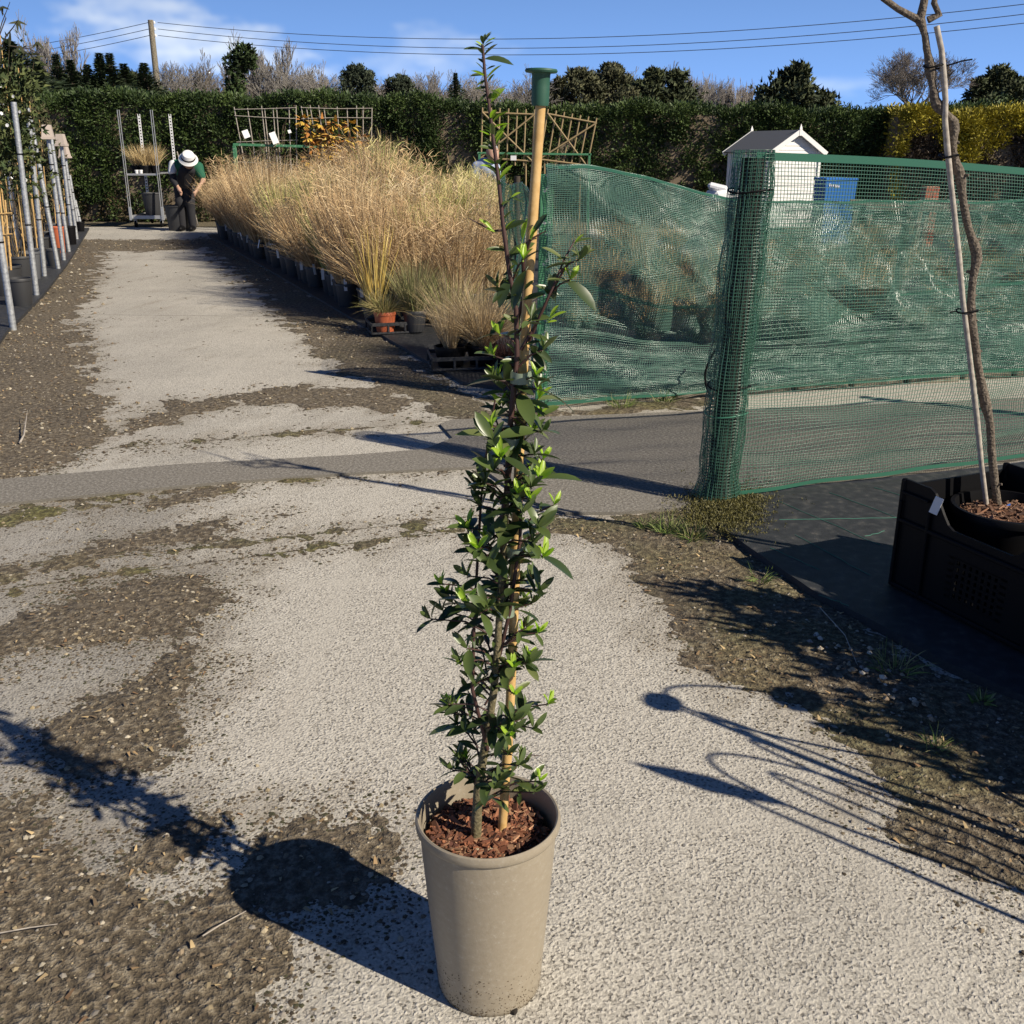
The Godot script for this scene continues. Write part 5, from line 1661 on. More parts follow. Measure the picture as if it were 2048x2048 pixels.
	part(t, "boots", body_mesh([[V.call(-0.06, 0.05, -0.05), 0.05, V.call(-0.06, 0.04, 0.10), 0.04], [V.call(0.11, 0.05, -0.05), 0.05, V.call(0.11, 0.04, 0.10), 0.04]], 0.02, 0.02), M.black_plastic)
	var hat := MB.new()
	hat.lathe([Vector2(0.165, -0.035), Vector2(0.172, -0.028), Vector2(0.125, 0.015), Vector2(0.115, 0.06), Vector2(0.095, 0.10), Vector2(0.05, 0.118), Vector2(0.0, 0.122)], 24)
	hat.lathe([Vector2(0.118, -0.01), Vector2(0.165, -0.036)], 24)
	var hb := (Basis(Vector3(1, 0, 0), 0.75) * Basis(Vector3(0, 0, 1), -0.25)).scaled(Vector3.ONE * 0.88)
	var hat_node := part(t, "hat", hat.mesh(), M.cloth_white, Transform3D(hb, Vector3(0.27, 1.14, 0.38)))
	var band := MB.new()
	band.lathe([Vector2(0.1275, 0.014), Vector2(0.1195, 0.045)], 24)
	part(hat_node, "hat_band", band.mesh(), M.cloth_dark)
	# second worker, stooping among the grasses farther right
	var g := zp(968, 380, -15.6)
	var s := thing("person", "grey-haired person in a pale blue shirt, mostly hidden behind the grasses", "person", "", Vector3(g.x, 0, -15.6))
	part(s, "body", body_mesh([[V.call(0.13, 1.22, 0.12), 0.095, V.call(0.14, 1.17, 0.15), 0.08], [V.call(0.08, 1.08, 0.05), 0.05, V.call(0.12, 1.17, 0.1), 0.05], [V.call(0.0, 1.0, 0.0), 0.12, V.call(-0.04, 0.85, -0.1), 0.12], [V.call(-0.1, 1.02, 0.05), 0.05, V.call(-0.12, 0.8, 0.12), 0.038], [V.call(-0.12, 0.8, 0.12), 0.036, V.call(-0.02, 0.66, 0.22), 0.026], [V.call(0.16, 1.0, 0.05), 0.05, V.call(0.2, 0.8, 0.14), 0.038], [V.call(0.2, 0.8, 0.14), 0.036, V.call(0.1, 0.66, 0.24), 0.026]], 0.022, 0.03), M.skin)
	part(s, "shirt", body_mesh([[V.call(0.03, 1.02, 0.03), 0.145, V.call(-0.04, 0.84, -0.1), 0.15], [V.call(-0.1, 1.03, 0.04), 0.08, V.call(-0.12, 0.84, 0.11), 0.062], [V.call(0.16, 1.02, 0.04), 0.08, V.call(0.2, 0.84, 0.12), 0.062]], 0.025, 0.05), M.cloth_blue)
	part(s, "trousers", body_mesh([[V.call(-0.04, 0.80, -0.12), 0.15, V.call(-0.03, 0.72, -0.1), 0.14], [V.call(-0.1, 0.76, -0.1), 0.1, V.call(-0.1, 0.05, -0.04), 0.06], [V.call(0.06, 0.76, -0.1), 0.1, V.call(0.06, 0.05, -0.04), 0.06]], 0.03, 0.04), M.cloth_dark)
	part(s, "hair", body_mesh([[V.call(0.125, 1.27, 0.09), 0.085, V.call(0.11, 1.21, 0.06), 0.075]], 0.02, 0.03), M.hair_grey)

# ---------------------------------------------------------------- trolley, tub and trained plants by the hedge
func build_trolley_corner() -> void:
	var c := gp(297, 455)
	var t := thing("plant_trolley", "tall galvanised plant trolley with one shelf, standing at the hedge", "trolley", "", c, 0.06)
	var W := 0.54
	var D := 1.15
	var wheel := MB.new()
	wheel.lathe([Vector2(0.0, -0.018), Vector2(0.05, -0.018), Vector2(0.06, -0.01), Vector2(0.06, 0.01), Vector2(0.05, 0.018), Vector2(0.0, 0.018)], 18)
	var wmesh := wheel.mesh()
	for x in [-W * 0.5 + 0.05, W * 0.5 - 0.05]:
		for z in [-0.06, -D + 0.06]:
			part(t, "wheel", wmesh, M.black_plastic, Transform3D(Basis(Vector3(0, 0, 1), PI * 0.5), Vector3(x, 0.06, z)))
			var fk := MB.new()
			fk.box(Transform3D(Basis.IDENTITY, Vector3(x, 0.10, z)), Vector3(0.05, 0.07, 0.05), 0.005)
			part(t, "caster", fk.mesh(), M.steel)
	for q in [[Vector3(-W * 0.5, 0.17, 0), Vector3(W * 0.5, 0.17, 0)], [Vector3(-W * 0.5, 0.17, -D), Vector3(W * 0.5, 0.17, -D)], [Vector3(-W * 0.5, 0.17, 0), Vector3(-W * 0.5, 0.17, -D)], [Vector3(W * 0.5, 0.17, 0), Vector3(W * 0.5, 0.17, -D)]]:
		var m := MB.new()
		m.bar(q[0], q[1], 0.06, 0.03, 0.004)
		part(t, "base_rail", m.mesh(), M.steel)
	var dk := MB.new()
	dk.box(Transform3D(Basis.IDENTITY, Vector3(0, 0.185, -D * 0.5)), Vector3(W - 0.03, 0.015, D - 0.03), 0.003)
	part(t, "deck", dk.mesh(), M.dark_timber)
	for x in [-W * 0.5, W * 0.5]:
		var m := MB.new()
		for o in [-0.016, 0.016]: m.bar(Vector3(x + o, 0.13, 0.02), Vector3(x + o, 1.89, 0.02), 0.010, 0.02, 0.002)
		m.bar(Vector3(x, 0.12, 0.02), Vector3(x, 0.34, 0.02), 0.05, 0.03, 0.004)
		part(t, "upright", m.mesh(), M.steel)
		var p := MB.new()      # rear uprights, slotted all the way up
		p.bar(Vector3(x - 0.018, 0.13, -D - 0.02), Vector3(x - 0.018, 1.86, -D - 0.02), 0.010, 0.014)
		p.bar(Vector3(x + 0.018, 0.13, -D - 0.02), Vector3(x + 0.018, 1.86, -D - 0.02), 0.010, 0.014)
		for k in 34: p.bar(Vector3(x - 0.014, 0.16 + k * 0.05, -D - 0.02), Vector3(x + 0.014, 0.16 + k * 0.05, -D - 0.02), 0.026, 0.012)
		part(t, "upright", p.mesh(), M.white_plastic)
	var sh := MB.new()
	sh.box(Transform3D(Basis.IDENTITY, Vector3(0, 0.875, -D * 0.5)), Vector3(W - 0.05, 0.012, D), 0.002)
	sh.box(Transform3D(Basis.IDENTITY, Vector3(0, 0.868, 0.0)), Vector3(W - 0.03, 0.034, 0.02), 0.003)
	sh.box(Transform3D(Basis.IDENTITY, Vector3(0, 0.868, -D)), Vector3(W - 0.03, 0.034, 0.02), 0.003)
	part(t, "shelf", sh.mesh(), M.steel)
	var straw := [Color(0.55, 0.42, 0.20), Color(0.46, 0.32, 0.15), Color(0.60, 0.48, 0.26)]
	var k := 0
	for q in [[-0.16, 0.882, -0.25], [0.02, 0.882, -0.14], [0.17, 0.882, -0.22], [-0.05, 0.882, -0.5]]:
		var o := thing("potted_grass", ["dry grass in a black pot, outer one on the trolley shelf", "dry grass in a black pot, front middle of the trolley shelf", "dry grass in a black pot, trolley shelf end nearest the person", "dry grass in a black pot at the back of the trolley shelf"][k], "grass", "", t.transform * Vector3(q[0], q[1], q[2]), k * 1.3)
		part(o, "pot", pot_mesh(0.085, 0.13, 0.8, 20), M.black_plastic)
		part(o, "soil", soil_mesh(0.078, 0.11), M.bark)
		part(o, "blades", grass_mesh(140 + k, 260, 0.42, 0.6, 0.6, 0.006, straw, 0.05), M.blades, Transform3D(Basis.IDENTITY, Vector3(0, 0.11, 0)))
		k += 1
	for q in [[-0.10, "white plastic cup on the trolley shelf, at its outer end"], [-0.03, "white plastic cup on the trolley shelf beside the front pot"]]:
		tag(single("plastic_cup", pot_mesh(0.03, 0.06, 0.8, 14, 0.003), M.white_plastic, Transform3D(Basis.IDENTITY, t.transform * Vector3(q[0], 0.882, -0.035))), q[1], "cup")
	var lt := thing("tub", "black tub standing on the lower deck of the trolley", "tub", "", t.transform * Vector3(0.06, 0.195, -0.26))
	part(lt, "body", pot_mesh(0.19, 0.37, 0.74, 28), M.worn_black_plastic)
	part(lt, "soil", soil_mesh(0.17, 0.33), M.bark)
	var bs := gp(362, 460)
	var tb := thing("tub", "big black tub on the ground between the trolley and the bending person", "tub", "", Vector3(bs.x, 0.0, bs.z + 0.05))
	part(tb, "body", pot_mesh(0.22, 0.40, 0.78, 32, 0.014), M.worn_black_plastic)
	part(tb, "soil", soil_mesh(0.2, 0.34), M.bark)
	var cn := MB.new()
	var ca := zp(354, 303, -18.7)
	cn.tube([Vector3(ca.x + 0.24, 0.0, -18.7), ca], [0.012, 0.010], 7)
	tag(single("bamboo_cane", cn.mesh(), M.old_cane), "single pale cane leaning behind the bending person", "cane")
	build_people()
	# green steel rail with fan-trained fruit trees on canes
	var z := -17.4
	var r0 := zp(466, 289, z)
	var r1 := zp(748, 297, z - 0.1)
	var rack := thing("steel_rail", "green painted steel support rail behind the dry grasses", "rail", "", Vector3(r0.x, 0, z))
	var m := MB.new()
	m.bar(Vector3(0, r0.y, 0), Vector3(r1.x - r0.x, r1.y, -0.1), 0.04, 0.03, 0.004)
	part(rack, "rail", m.mesh(), M.green_paint)
	for x in [0.02, r1.x - r0.x - 0.02]:
		m = MB.new()
		m.bar(Vector3(x, 0, 0), Vector3(x, r0.y - 0.02, 0), 0.055, 0.05, 0.004)
		part(rack, "post", m.mesh(), M.green_paint)
	var tops := [468, 495, 523, 529, 546, 553, 578, 592, 602, 613, 620, 637, 648, 674, 694, 713, 726, 744]
	var rg := RandomNumberGenerator.new()
	rg.seed = 5
	for half in 2:
		var xs := []
		for q in tops:
			if (q < 600) == (half == 0): xs.append(zp(q, 213 + rg.randf_range(-3, 4), z - 0.15))
		var bx: float = (xs[0].x + xs[-1].x) * 0.5
		var e := thing("fan_trained_tree", ["fan-trained bare fruit tree tied to canes, hung with white labels", "fan-trained tree on canes with yellow and orange leaves"][half], "tree", "", Vector3(bx, 0, z - 0.15))
		part(e, "pot", pot_mesh(0.16, 0.28), M.black_plastic)
		part(e, "soil", soil_mesh(0.148, 0.25), M.bark)
		for q in xs:
			m = MB.new()
			var foot := Vector3((q.x - bx) * 0.72 + 0.05, 0.26, 0.03)
			m.tube([foot, Vector3(q.x - bx, q.y, 0)], [0.010, 0.008], 6)
			part(e, "cane", m.mesh(), M.old_cane)
		for y in [0.7, 1.05, 1.4, 1.75, 1.88]:
			m = MB.new()
			m.tube([Vector3(xs[0].x - bx, y + rg.randf_range(-0.03, 0.03), 0.02), Vector3(0, y, 0.02), Vector3(xs[-1].x - bx, y + rg.randf_range(-0.03, 0.03), 0.02)], [0.006], 5)
			part(e, "cross_cane", m.mesh(), M.old_cane)
		var sm := MB.new()
		sm.col = Color(0.14, 0.10, 0.07)
		var leaf := MB.new()
		for i in 16:
			var p := Vector3(0, 0.3, 0)
			var aim := Vector3(lerpf(xs[0].x - bx, xs[-1].x - bx, rg.randf()), rg.randf_range(1.2, 1.85), 0.03)
			var pts := [p]
			for j in 6:
				p = Vector3(0, 0.3, 0).lerp(aim, (j + 1) / 6.0) + Vector3(rg.randf_range(-0.06, 0.06), rg.randf_range(-0.05, 0.05) + 0.12 * sin(j), rg.randf_range(-0.03, 0.05))
				pts.append(p)
				if half == 1:
					for l in 20:
						var dd := Vector3(rg.randf_range(-1, 1), rg.randf_range(-0.8, 0.8), rg.randf_range(0, 1)).normalized()
						leaf.col = [Color(0.55, 0.36, 0.05), Color(0.62, 0.45, 0.10), Color(0.42, 0.18, 0.04), Color(0.50, 0.28, 0.06)][rg.randi() % 4]
						leaf.blade(p + dd * 0.07, dd, 0.10, 0.065, 0.4, dd.cross(Vector3(0.3, 0.8, 0.2)).normalized(), 3)
			sm.tube(pts, [0.012, 0.009, 0.007, 0.006, 0.005, 0.003], 5, false)
		part(e, "branches", sm.mesh(), M.twig)
		if half == 1:
			part(e, "leaves", leaf.mesh(), M.blades)
		else:
			for q in [[492, 268, 0.10, 0.12], [548, 276, 0.10, 0.18], [579, 263, 0.05, 0.05]]:
				m = MB.new()
				var lp := zp(q[0], q[1], z + 0.05) - e.position
				m.box(Transform3D(Basis(Vector3(0, 0, 1), 0.35) * Basis(Vector3.UP, 0.4), lp), Vector3(q[2], q[3], 0.004), 0.001)
				part(e, "label", m.mesh(), M.white_plastic)
	# bamboo lattice panels
	var zz := -16.8
	var b0 := zp(1020, 300, zz)
	var rails := thing("steel_rail", "thin grey steel rail under the bamboo lattice panels", "rail", "", Vector3(zp(955, 306, zz).x, 0, zz + 0.06))
	m = MB.new()
	var ra := zp(955, 306, zz)
	var rb2 := zp(1182, 309, zz)
	m.bar(Vector3(0, ra.y, 0), Vector3(rb2.x - ra.x, rb2.y, 0), 0.03, 0.03, 0.003)
	part(rails, "rail", m.mesh(), M.green_paint)
	for x in [0.03, rb2.x - ra.x - 0.03]:
		m = MB.new()
		m.bar(Vector3(x, 0, 0), Vector3(x, ra.y, 0), 0.035, 0.03, 0.003)
		part(rails, "post", m.mesh(), M.green_paint)
	var panels := [[[965, 222], [1069, 226], [1064, 325], [962, 318]], [[1096, 225], [1193, 243], [1172, 333], [1078, 321]]]
	for pi in 2:
		var q: Array = panels[pi]
		var cpos := []
		for w in q: cpos.append(zp(w[0], w[1], zz))
		var org := Vector3((cpos[0].x + cpos[1].x) * 0.5, 0, zz)
		var lt2 := thing("bamboo_lattice", ["upright bamboo lattice panel half hidden by the capped cane", "tilted bamboo lattice panel with crossed canes, next to the windbreak net"][pi], "lattice", "", org)
		var seg := func(a: Vector3, b: Vector3, called: String) -> void:
			var mm := MB.new()
			mm.tube([a - org, b - org], [0.013, 0.012], 6)
			part(lt2, called, mm.mesh(), M.lattice_cane)
		for i in 7:
			var f := i / 6.0
			seg.call((cpos[0] as Vector3).lerp(cpos[1], f) + Vector3(0, 0.05, 0.012), Vector3((cpos[3] as Vector3).lerp(cpos[2], f)) + Vector3(0, -0.06, 0.012), "cane")
		seg.call(cpos[0] + Vector3(0, -0.02, 0.03), cpos[1] + Vector3(0, -0.02, 0.03), "rail")
		seg.call(cpos[3] + Vector3(0, 0.02, 0.03), cpos[2] + Vector3(0, 0.02, 0.03), "rail")
		seg.call(cpos[0] + Vector3(0, -0.02, 0.045), cpos[2] + Vector3(0, 0.02, 0.045), "brace")
		seg.call(cpos[1] + Vector3(0, -0.02, 0.055), cpos[3] + Vector3(0, 0.02, 0.055), "brace")
		for lx in [0.12, 0.88]:     # legs of the panel, down to the ground
			var foot := Vector3((cpos[3] as Vector3).lerp(cpos[2], lx))
			seg.call(foot, Vector3(foot.x, 0.0, foot.z), "leg")
		if pi == 0:
			m = MB.new()
			m.box(Transform3D(Basis.IDENTITY, zp(1027, 316, zz + 0.08) - org), Vector3(0.09, 0.07, 0.004), 0.001)
			part(lt2, "label", m.mesh(), M.white_plastic)

# ---------------------------------------------------------------- the crate with the young tree, and what stands outside the frame beside it
func crate(label: String, at: Vector3, ax: Vector3, group := "") -> Node3D:
	# black flower crate, 60 x 40 cm, its long sides scooped between tall corners; x runs along the long side, -z across
	var t := thing("plant_crate", label, "crate", group, at, atan2(-ax.z, ax.x))
	var L := 0.6
	var W := 0.4
	var H := 0.338
	var top := func(s: float) -> float:
		var e := minf(s, L - s)
		return H - 0.095 * smoothstep(0.10, 0.20, e)
	var wall := func(len: float, scoop: bool) -> ArrayMesh:
		var mb := MB.new()
		var n := 30
		for i in n:
			var a := len * i / n
			var b := len * (i + 1) / n
			var ta: float = top.call(a) if scoop else H - 0.02
			var tb: float = top.call(b) if scoop else H - 0.02
			var hole := scoop and a > 0.205 and b < 0.395
			for sd in [[0.004, 1.0], [-0.004, -1.0]]:
				if hole:
					mb.flat4(Vector3(a, 0.0, sd[0]), Vector3(b, 0.0, sd[0]), Vector3(b, 0.05, sd[0]), Vector3(a, 0.05, sd[0]), Vector3(0, 0, sd[1]))
					mb.flat4(Vector3(a, 0.17, sd[0]), Vector3(b, 0.17, sd[0]), Vector3(b, tb, sd[0]), Vector3(a, ta, sd[0]), Vector3(0, 0, sd[1]))
				else:
					mb.flat4(Vector3(a, 0.0, sd[0]), Vector3(b, 0.0, sd[0]), Vector3(b, tb, sd[0]), Vector3(a, ta, sd[0]), Vector3(0, 0, sd[1]))
			mb.flat4(Vector3(a, ta, 0.004), Vector3(b, tb, 0.004), Vector3(b, tb, -0.004), Vector3(a, ta, -0.004), Vector3.UP)
		return mb.mesh()
	var long := wall.call(L, true) as ArrayMesh
	var short := wall.call(W, false) as ArrayMesh
	var spots := [Transform3D(Basis.IDENTITY, Vector3.ZERO), Transform3D(Basis(Vector3.UP, PI), Vector3(L, 0, -W)), Transform3D(Basis(Vector3.UP, PI * 0.5), Vector3(L, 0, 0)), Transform3D(Basis(Vector3.UP, -PI * 0.5), Vector3(0, 0, -W))]
	for k in 4:
		part(t, "wall", long if k < 2 else short, M.black_plastic, spots[k])
		var len := L if k < 2 else W
		var rb := MB.new()
		for y in [0.012, 0.215, 0.30]:
			if y > 0.25 and k < 2:
				for x in [0.055, len - 0.055]: rb.box(Transform3D(Basis.IDENTITY, Vector3(x, y, 0.008)), Vector3(0.105, 0.008, 0.014), 0.002)
			else:
				rb.box(Transform3D(Basis.IDENTITY, Vector3(len * 0.5, y, 0.008)), Vector3(len, 0.012, 0.014), 0.003)
		for x in [0.004, 0.115, len - 0.115, len - 0.004]: rb.box(Transform3D(Basis.IDENTITY, Vector3(x, 0.14, 0.008)), Vector3(0.010, 0.27, 0.016), 0.003)
		part(t, "ribs", rb.mesh(), M.black_plastic, spots[k])
		if k < 2:
			var gr := MB.new()      # slotted panel: thin bars with gaps between
			for i in 10: gr.box(Transform3D(Basis.IDENTITY, Vector3(0.203 + i * 0.0215, 0.11, 0)), Vector3(0.012, 0.122, 0.006))
			for j in 7: gr.box(Transform3D(Basis.IDENTITY, Vector3(0.3, 0.052 + j * 0.0195, 0.001)), Vector3(0.2, 0.0075, 0.006))
			part(t, "slotted_panel", gr.mesh(), M.black_plastic, spots[k])
	for x in [0.0, L]:
		for z in [0.0, -W]:
			var cm := MB.new()
			cm.box(Transform3D(Basis.IDENTITY, Vector3(x, H * 0.5, z)), Vector3(0.02, H, 0.02), 0.005)
			part(t, "corner", cm.mesh(), M.black_plastic)
	var fl := MB.new()
	fl.box(Transform3D(Basis.IDENTITY, Vector3(L * 0.5, 0.006, -W * 0.5)), Vector3(L - 0.01, 0.008, W - 0.01))
	part(t, "floor", fl.mesh(), M.black_plastic)
	return t
func bark_pile(seed_: int, r: float, y: float, n: int, tone: Array, long := 0.022) -> ArrayMesh:
	# shreds of bark mulch heaped on a disc
	var rg := RandomNumberGenerator.new()
	rg.seed = seed_
	var mb := MB.new()
	mb.col = Color(0.045, 0.025, 0.015)
	var ce := mb.vert(Vector3(0, y + 0.012, 0), Vector3.UP)
	var rim := []
	for k in 33: rim.append(mb.vert(Vector3(cos(TAU * k / 32.0) * r, y - 0.006, sin(TAU * k / 32.0) * r), Vector3.UP))
	for k in 32: mb.tri(ce, rim[k], rim[k + 1])
	for i in n:
		var a := rg.randf() * TAU
		var q := sqrt(rg.randf()) * r * 0.90
		var l := long * rg.randf_range(0.35, 1.25)
		var b := Basis(Vector3.UP, rg.randf() * TAU) * Basis(Vector3(0, 0, 1), rg.randf_range(-0.5, 0.5)) * Basis(Vector3(1, 0, 0), rg.randf_range(-0.8, 0.8))
		mb.col = (tone[rg.randi() % tone.size()] as Color) * rg.randf_range(0.6, 1.35)
		mb.box(Transform3D(b, Vector3(cos(a) * q, y + 0.010 * (1.0 - q / r) + rg.randf_range(0.0, 0.012), sin(a) * q)), Vector3(l, l * rg.randf_range(0.06, 0.16), l * rg.randf_range(0.12, 0.34)))
	return mb.mesh()

func build_crates() -> void:
	# woven black fabric the crates stand on
	var fp := ground_poly([1441, 1066, 1495, 1107, 1624, 1196, 1760, 1267, 1897, 1345, 2200, 1480, 3300, 1900, 3600, 1000, 2400, 880, 2048, 936, 1814, 962, 1483, 996, 1400, 1030])
	var fab := struct("ground_fabric", poly_sheet(fp, 0.026, 0.06), M.ground_fabric)
	for q in [[1560, 1003, 1760, 1090], [1660, 985, 1860, 1060], [1560, 1040, 1800, 1035], [1590, 1070, 1740, 1150], [1640, 1190, 1700, 1212], [1800, 1010, 2048, 965], [1540, 1095, 1640, 1140], [1750, 975, 1830, 1000], [1730, 1073, 1770, 1062]]:
		var m := MB.new()
		var a := gp(q[0], q[1], 0.0275)
		var b := gp(q[2], q[3], 0.0275)
		var pts := []
		for i in 9: pts.append(a.lerp(b, i / 8.0) + Vector3(R(-0.004, 0.004), 0, R(-0.004, 0.004)))
		m.tube(pts, [0.0011], 4, false)
		part(fab, "marker_thread", m.mesh(), M.green_thread)
	var c0 := gp(1783, 1171, 0.026)
	var c1 := gp(2028, 1297, 0.026)
	var ax := Vector3(c1.x - c0.x, 0, c1.z - c0.z).normalized()
	# local x runs along the long side from its near end, so that -z points away from the path
	var near := c0 + ax * 0.6
	var cr := crate("black slotted plastic crate holding the staked young tree", c0 + Vector3(0, 0.002, 0), ax)
	cr.rotation.y = atan2(-ax.z, ax.x)
	var lb := MB.new()
	lb.box(Transform3D(Basis(Vector3.UP, 0.5) * Basis(Vector3(0, 0, 1), -0.25), Vector3(0.135, 0.298, 0.010)), Vector3(0.024, 0.052, 0.002), 0.0006)
	part(cr, "label", lb.mesh(), M.white_plastic)
	# the tree in its round pot inside the crate
	var soil_y := 0.262
	var foot := gp(1996, 1018, soil_y)
	var z := foot.z
	var pc := cr.transform * Vector3(0.168, 0.012, -0.235)
	var pt := thing("potted_tree", "young crooked bare tree tied to a cane, in a round black pot", "tree", "", pc)
	part(pt, "pot", pot_mesh(0.152, 0.262, 0.8, 40, 0.010), M.black_plastic)
	part(pt, "mulch", bark_pile(61, 0.14, 0.225, 900, [Color(0.17, 0.085, 0.048), Color(0.10, 0.055, 0.035), Color(0.24, 0.14, 0.09)], 0.028), M.bark)
	var tp := [[1998, 1026], [1992, 985], [1988, 952], [1983, 900], [1980, 848], [1969, 799], [1957, 737], [1949, 675], [1941, 640], [1943, 590], [1946, 557], [1953, 510], [1937, 456], [1926, 400], [1920, 352], [1906, 302], [1908, 251], [1896, 232], [1873, 208], [1864, 165], [1861, 144], [1853, 95], [1849, 67], [1840, 40]]
	var pts := []
	var rs := []
	for i in tp.size():
		pts.append(zp(tp[i][0], tp[i][1], z) - pc)
		rs.append((0.0118 - 0.0032 * i / tp.size()) * (1.45 if i in [5, 8, 11, 14, 16, 18, 20, 23] else 1.0))
	var fine := []
	var fr := []
	for i in pts.size() - 1:
		for k in 4:
			var t := k / 4.0
			var pa: Vector3 = pts[maxi(i - 1, 0)]
			var pd: Vector3 = pts[mini(i + 2, pts.size() - 1)]
			fine.append((pts[i] as Vector3).cubic_interpolate(pts[i + 1], pa, pd, t) + Vector3(R(-0.0006, 0.0006), 0, R(-0.0006, 0.0006)))
			fr.append(lerpf(rs[i], rs[i + 1], t * t * (3 - 2 * t)) * R(0.93, 1.08))
	fine.append(pts[-1]); fr.append(rs[-1])
	var tm := MB.new()
	tm.tube(fine, fr, 10)
	for i in 16:      # buds and cut stubs
		var k := 6 + i * 5
		if k >= fine.size(): break
		var o := Vector3(R(-1, 1), R(-0.1, 0.5), R(-1, 1)).normalized()
		tm.tube([fine[k], fine[k] + o * (fr[k] + R(0.004, 0.010))], [0.006, 0.0035], 6)
	part(pt, "trunk", tm.mesh(), M.tree_bark)
	var bm := MB.new()
	var head: Vector3 = pts[-1]
	bm.tube([head, zp(1826, 34, z) - pc, zp(1796, 18, z) - pc, zp(1766, -4, z) - pc, zp(1740, -40, z) - pc + Vector3(0, 0, 0.05), zp(1725, -120, z) - pc], [0.011, 0.009, 0.008, 0.008, 0.006, 0.003], 8)
	bm.tube([head, zp(1848, 5, z) - pc, zp(1853, -40, z) - pc, zp(1846, -110, z) - pc, zp(1852, -190, z) - pc], [0.012, 0.0105, 0.009, 0.007, 0.003], 8)
	for i in 7:
		var s: Vector3 = (zp(1850, -20 - 18 * i, z) - pc) if i % 2 == 0 else (zp(1750 - 3 * i, -20 - 12 * i, z) - pc)
		var d := Vector3(R(-1, 1), R(0.2, 0.9), R(-1, 1)).normalized()
		bm.tube([s, s + d * 0.09, s + (d + Vector3(0, 0.6, 0)).normalized() * 0.2], [0.006, 0.005, 0.002], 6)
	bm.tube([head + Vector3(0.02, 0.0, 0), head + Vector3(0.045, 0.012, 0.004), zp(1868, 6, z) - pc, zp(1874, -30, z) - pc], [0.009, 0.010, 0.008, 0.004], 8)
	part(pt, "branches", bm.mesh(), M.tree_bark)
	var cn := MB.new()
	var cp := [[1873, 52], [1883, 100], [1888, 160], [1891, 201], [1890, 240], [1895, 302], [1903, 379], [1910, 440], [1918, 516], [1926, 604], [1940, 720], [1953, 830], [1963, 930], [1975, 1028]]
	var cps := []
	var crs := []
	for i in cp.size():
		cps.append(zp(cp[i][0], cp[i][1], z + 0.012) - pc)
		crs.append(0.0074 if i % 3 != 2 else 0.0083)
	cn.tube(cps, crs, 10)
	part(pt, "cane", cn.mesh(), M.old_cane)
	for q in [[1868, 133, 0.026], [1897, 312, 0.024], [1934, 622, 0.03]]:
		var ties := MB.new()
		var ce: Vector3 = zp(q[0], q[1], z + 0.004) - pc
		var lp := []
		for i in 15: lp.append(ce + Vector3(cos(TAU * i / 14.0) * q[2], 0.004 * sin(TAU * i / 7.0), sin(TAU * i / 14.0) * 0.019))
		ties.tube(lp, [0.0025], 5, false)
		if q[1] < 200: ties.tube([ce + Vector3(q[2], 0, 0), ce + Vector3(q[2] + 0.04, 0.012, 0.01), ce + Vector3(q[2] + 0.066, 0.016, 0.01)], [0.0022], 5)
		if q[1] > 500: ties.tube([ce + Vector3(-q[2], 0, 0), ce + Vector3(-q[2] - 0.02, -0.002, 0.01)], [0.0022], 5)
		part(pt, "cable_tie", ties.mesh(), M.black_plastic)
	var bt := MB.new()
	var tb: Vector3 = zp(2003, 1020, z + 0.022) - pc
	bt.box(Transform3D(Basis(Vector3.UP, 0.3) * Basis(Vector3(0, 0, 1), 0.45), tb + Vector3(0.012, 0.006, 0.0)), Vector3(0.034, 0.014, 0.004), 0.0012)
	part(pt, "tag", bt.mesh(), M.blue_tag)
	# unseen crates outside the frame; shrubs, stakes and hoops are added for their shadows
	var c2 := crate("black slotted plastic crate of added stakes whose shadows fall on the path", c0 + ax * 0.64 + Vector3(0, 0.002, 0), ax)
	var c3 := crate("black slotted plastic crate next to the one with added stakes", c0 + ax * 1.28 + Vector3(0, 0.002, 0), ax)
	var bush := [[Vector3(0, 0.12, 0), Vector3(0.16, 0.12, 0.16)], [Vector3(0.05, 0.25, 0.04), Vector3(0.13, 0.12, 0.13)], [Vector3(-0.06, 0.2, -0.03), Vector3(0.12, 0.12, 0.12)]]
	for q in [[0, 0.16, "added bushy evergreen in a black pot, crate next to the young tree, far end"], [0, 0.44, "added bushy evergreen in a black pot, crate next to the young tree, near end"], [1, 0.16, "added bushy evergreen in a black pot in the last crate, far end"], [1, 0.44, "added bushy evergreen in a black pot in the last crate, near end"]]:  # shrubs added out of view to throw shade on the dirt
		var cq: Node3D = [c2, c3][q[0]]
		var sb := thing("added_shrub", q[2], "shrub", "", cq.transform * Vector3(q[1], 0.012, -0.2))
		part(sb, "pot", pot_mesh(0.13, 0.25, 0.8, 24), M.black_plastic)
		part(sb, "soil", soil_mesh(0.12, 0.22), M.bark)
		part(sb, "foliage", leafy_crown(500 + q[0], bush, 900, 0.04, Color(0.025, 0.045, 0.015), Color(0.06, 0.09, 0.03)), M.far_leaf, Transform3D(Basis.IDENTITY.scaled(Vector3(1.15, 1.9, 1.15)), Vector3(0, 0.2, 0)))
	var stakes := [[1325, 1404, 1665, 1540, 0.030, 1.15, "added stake with a flat round flower head, casting a shadow on the path"], [1590, 1398, 1760, 1480, 0.034, 1.0, "added stake with a round flower head and a long bud below"], [1420, 1568, 1800, 1735, 0.018, 1.15, "added stake with a pointed bud on a bent stem"], [1480, 1460, 1800, 1590, 0.02, 1.15, "plain added stake with a slim bud between the flower stakes"]]  # stakes made up outside the frame to cast the headed shadows
	var k := 0
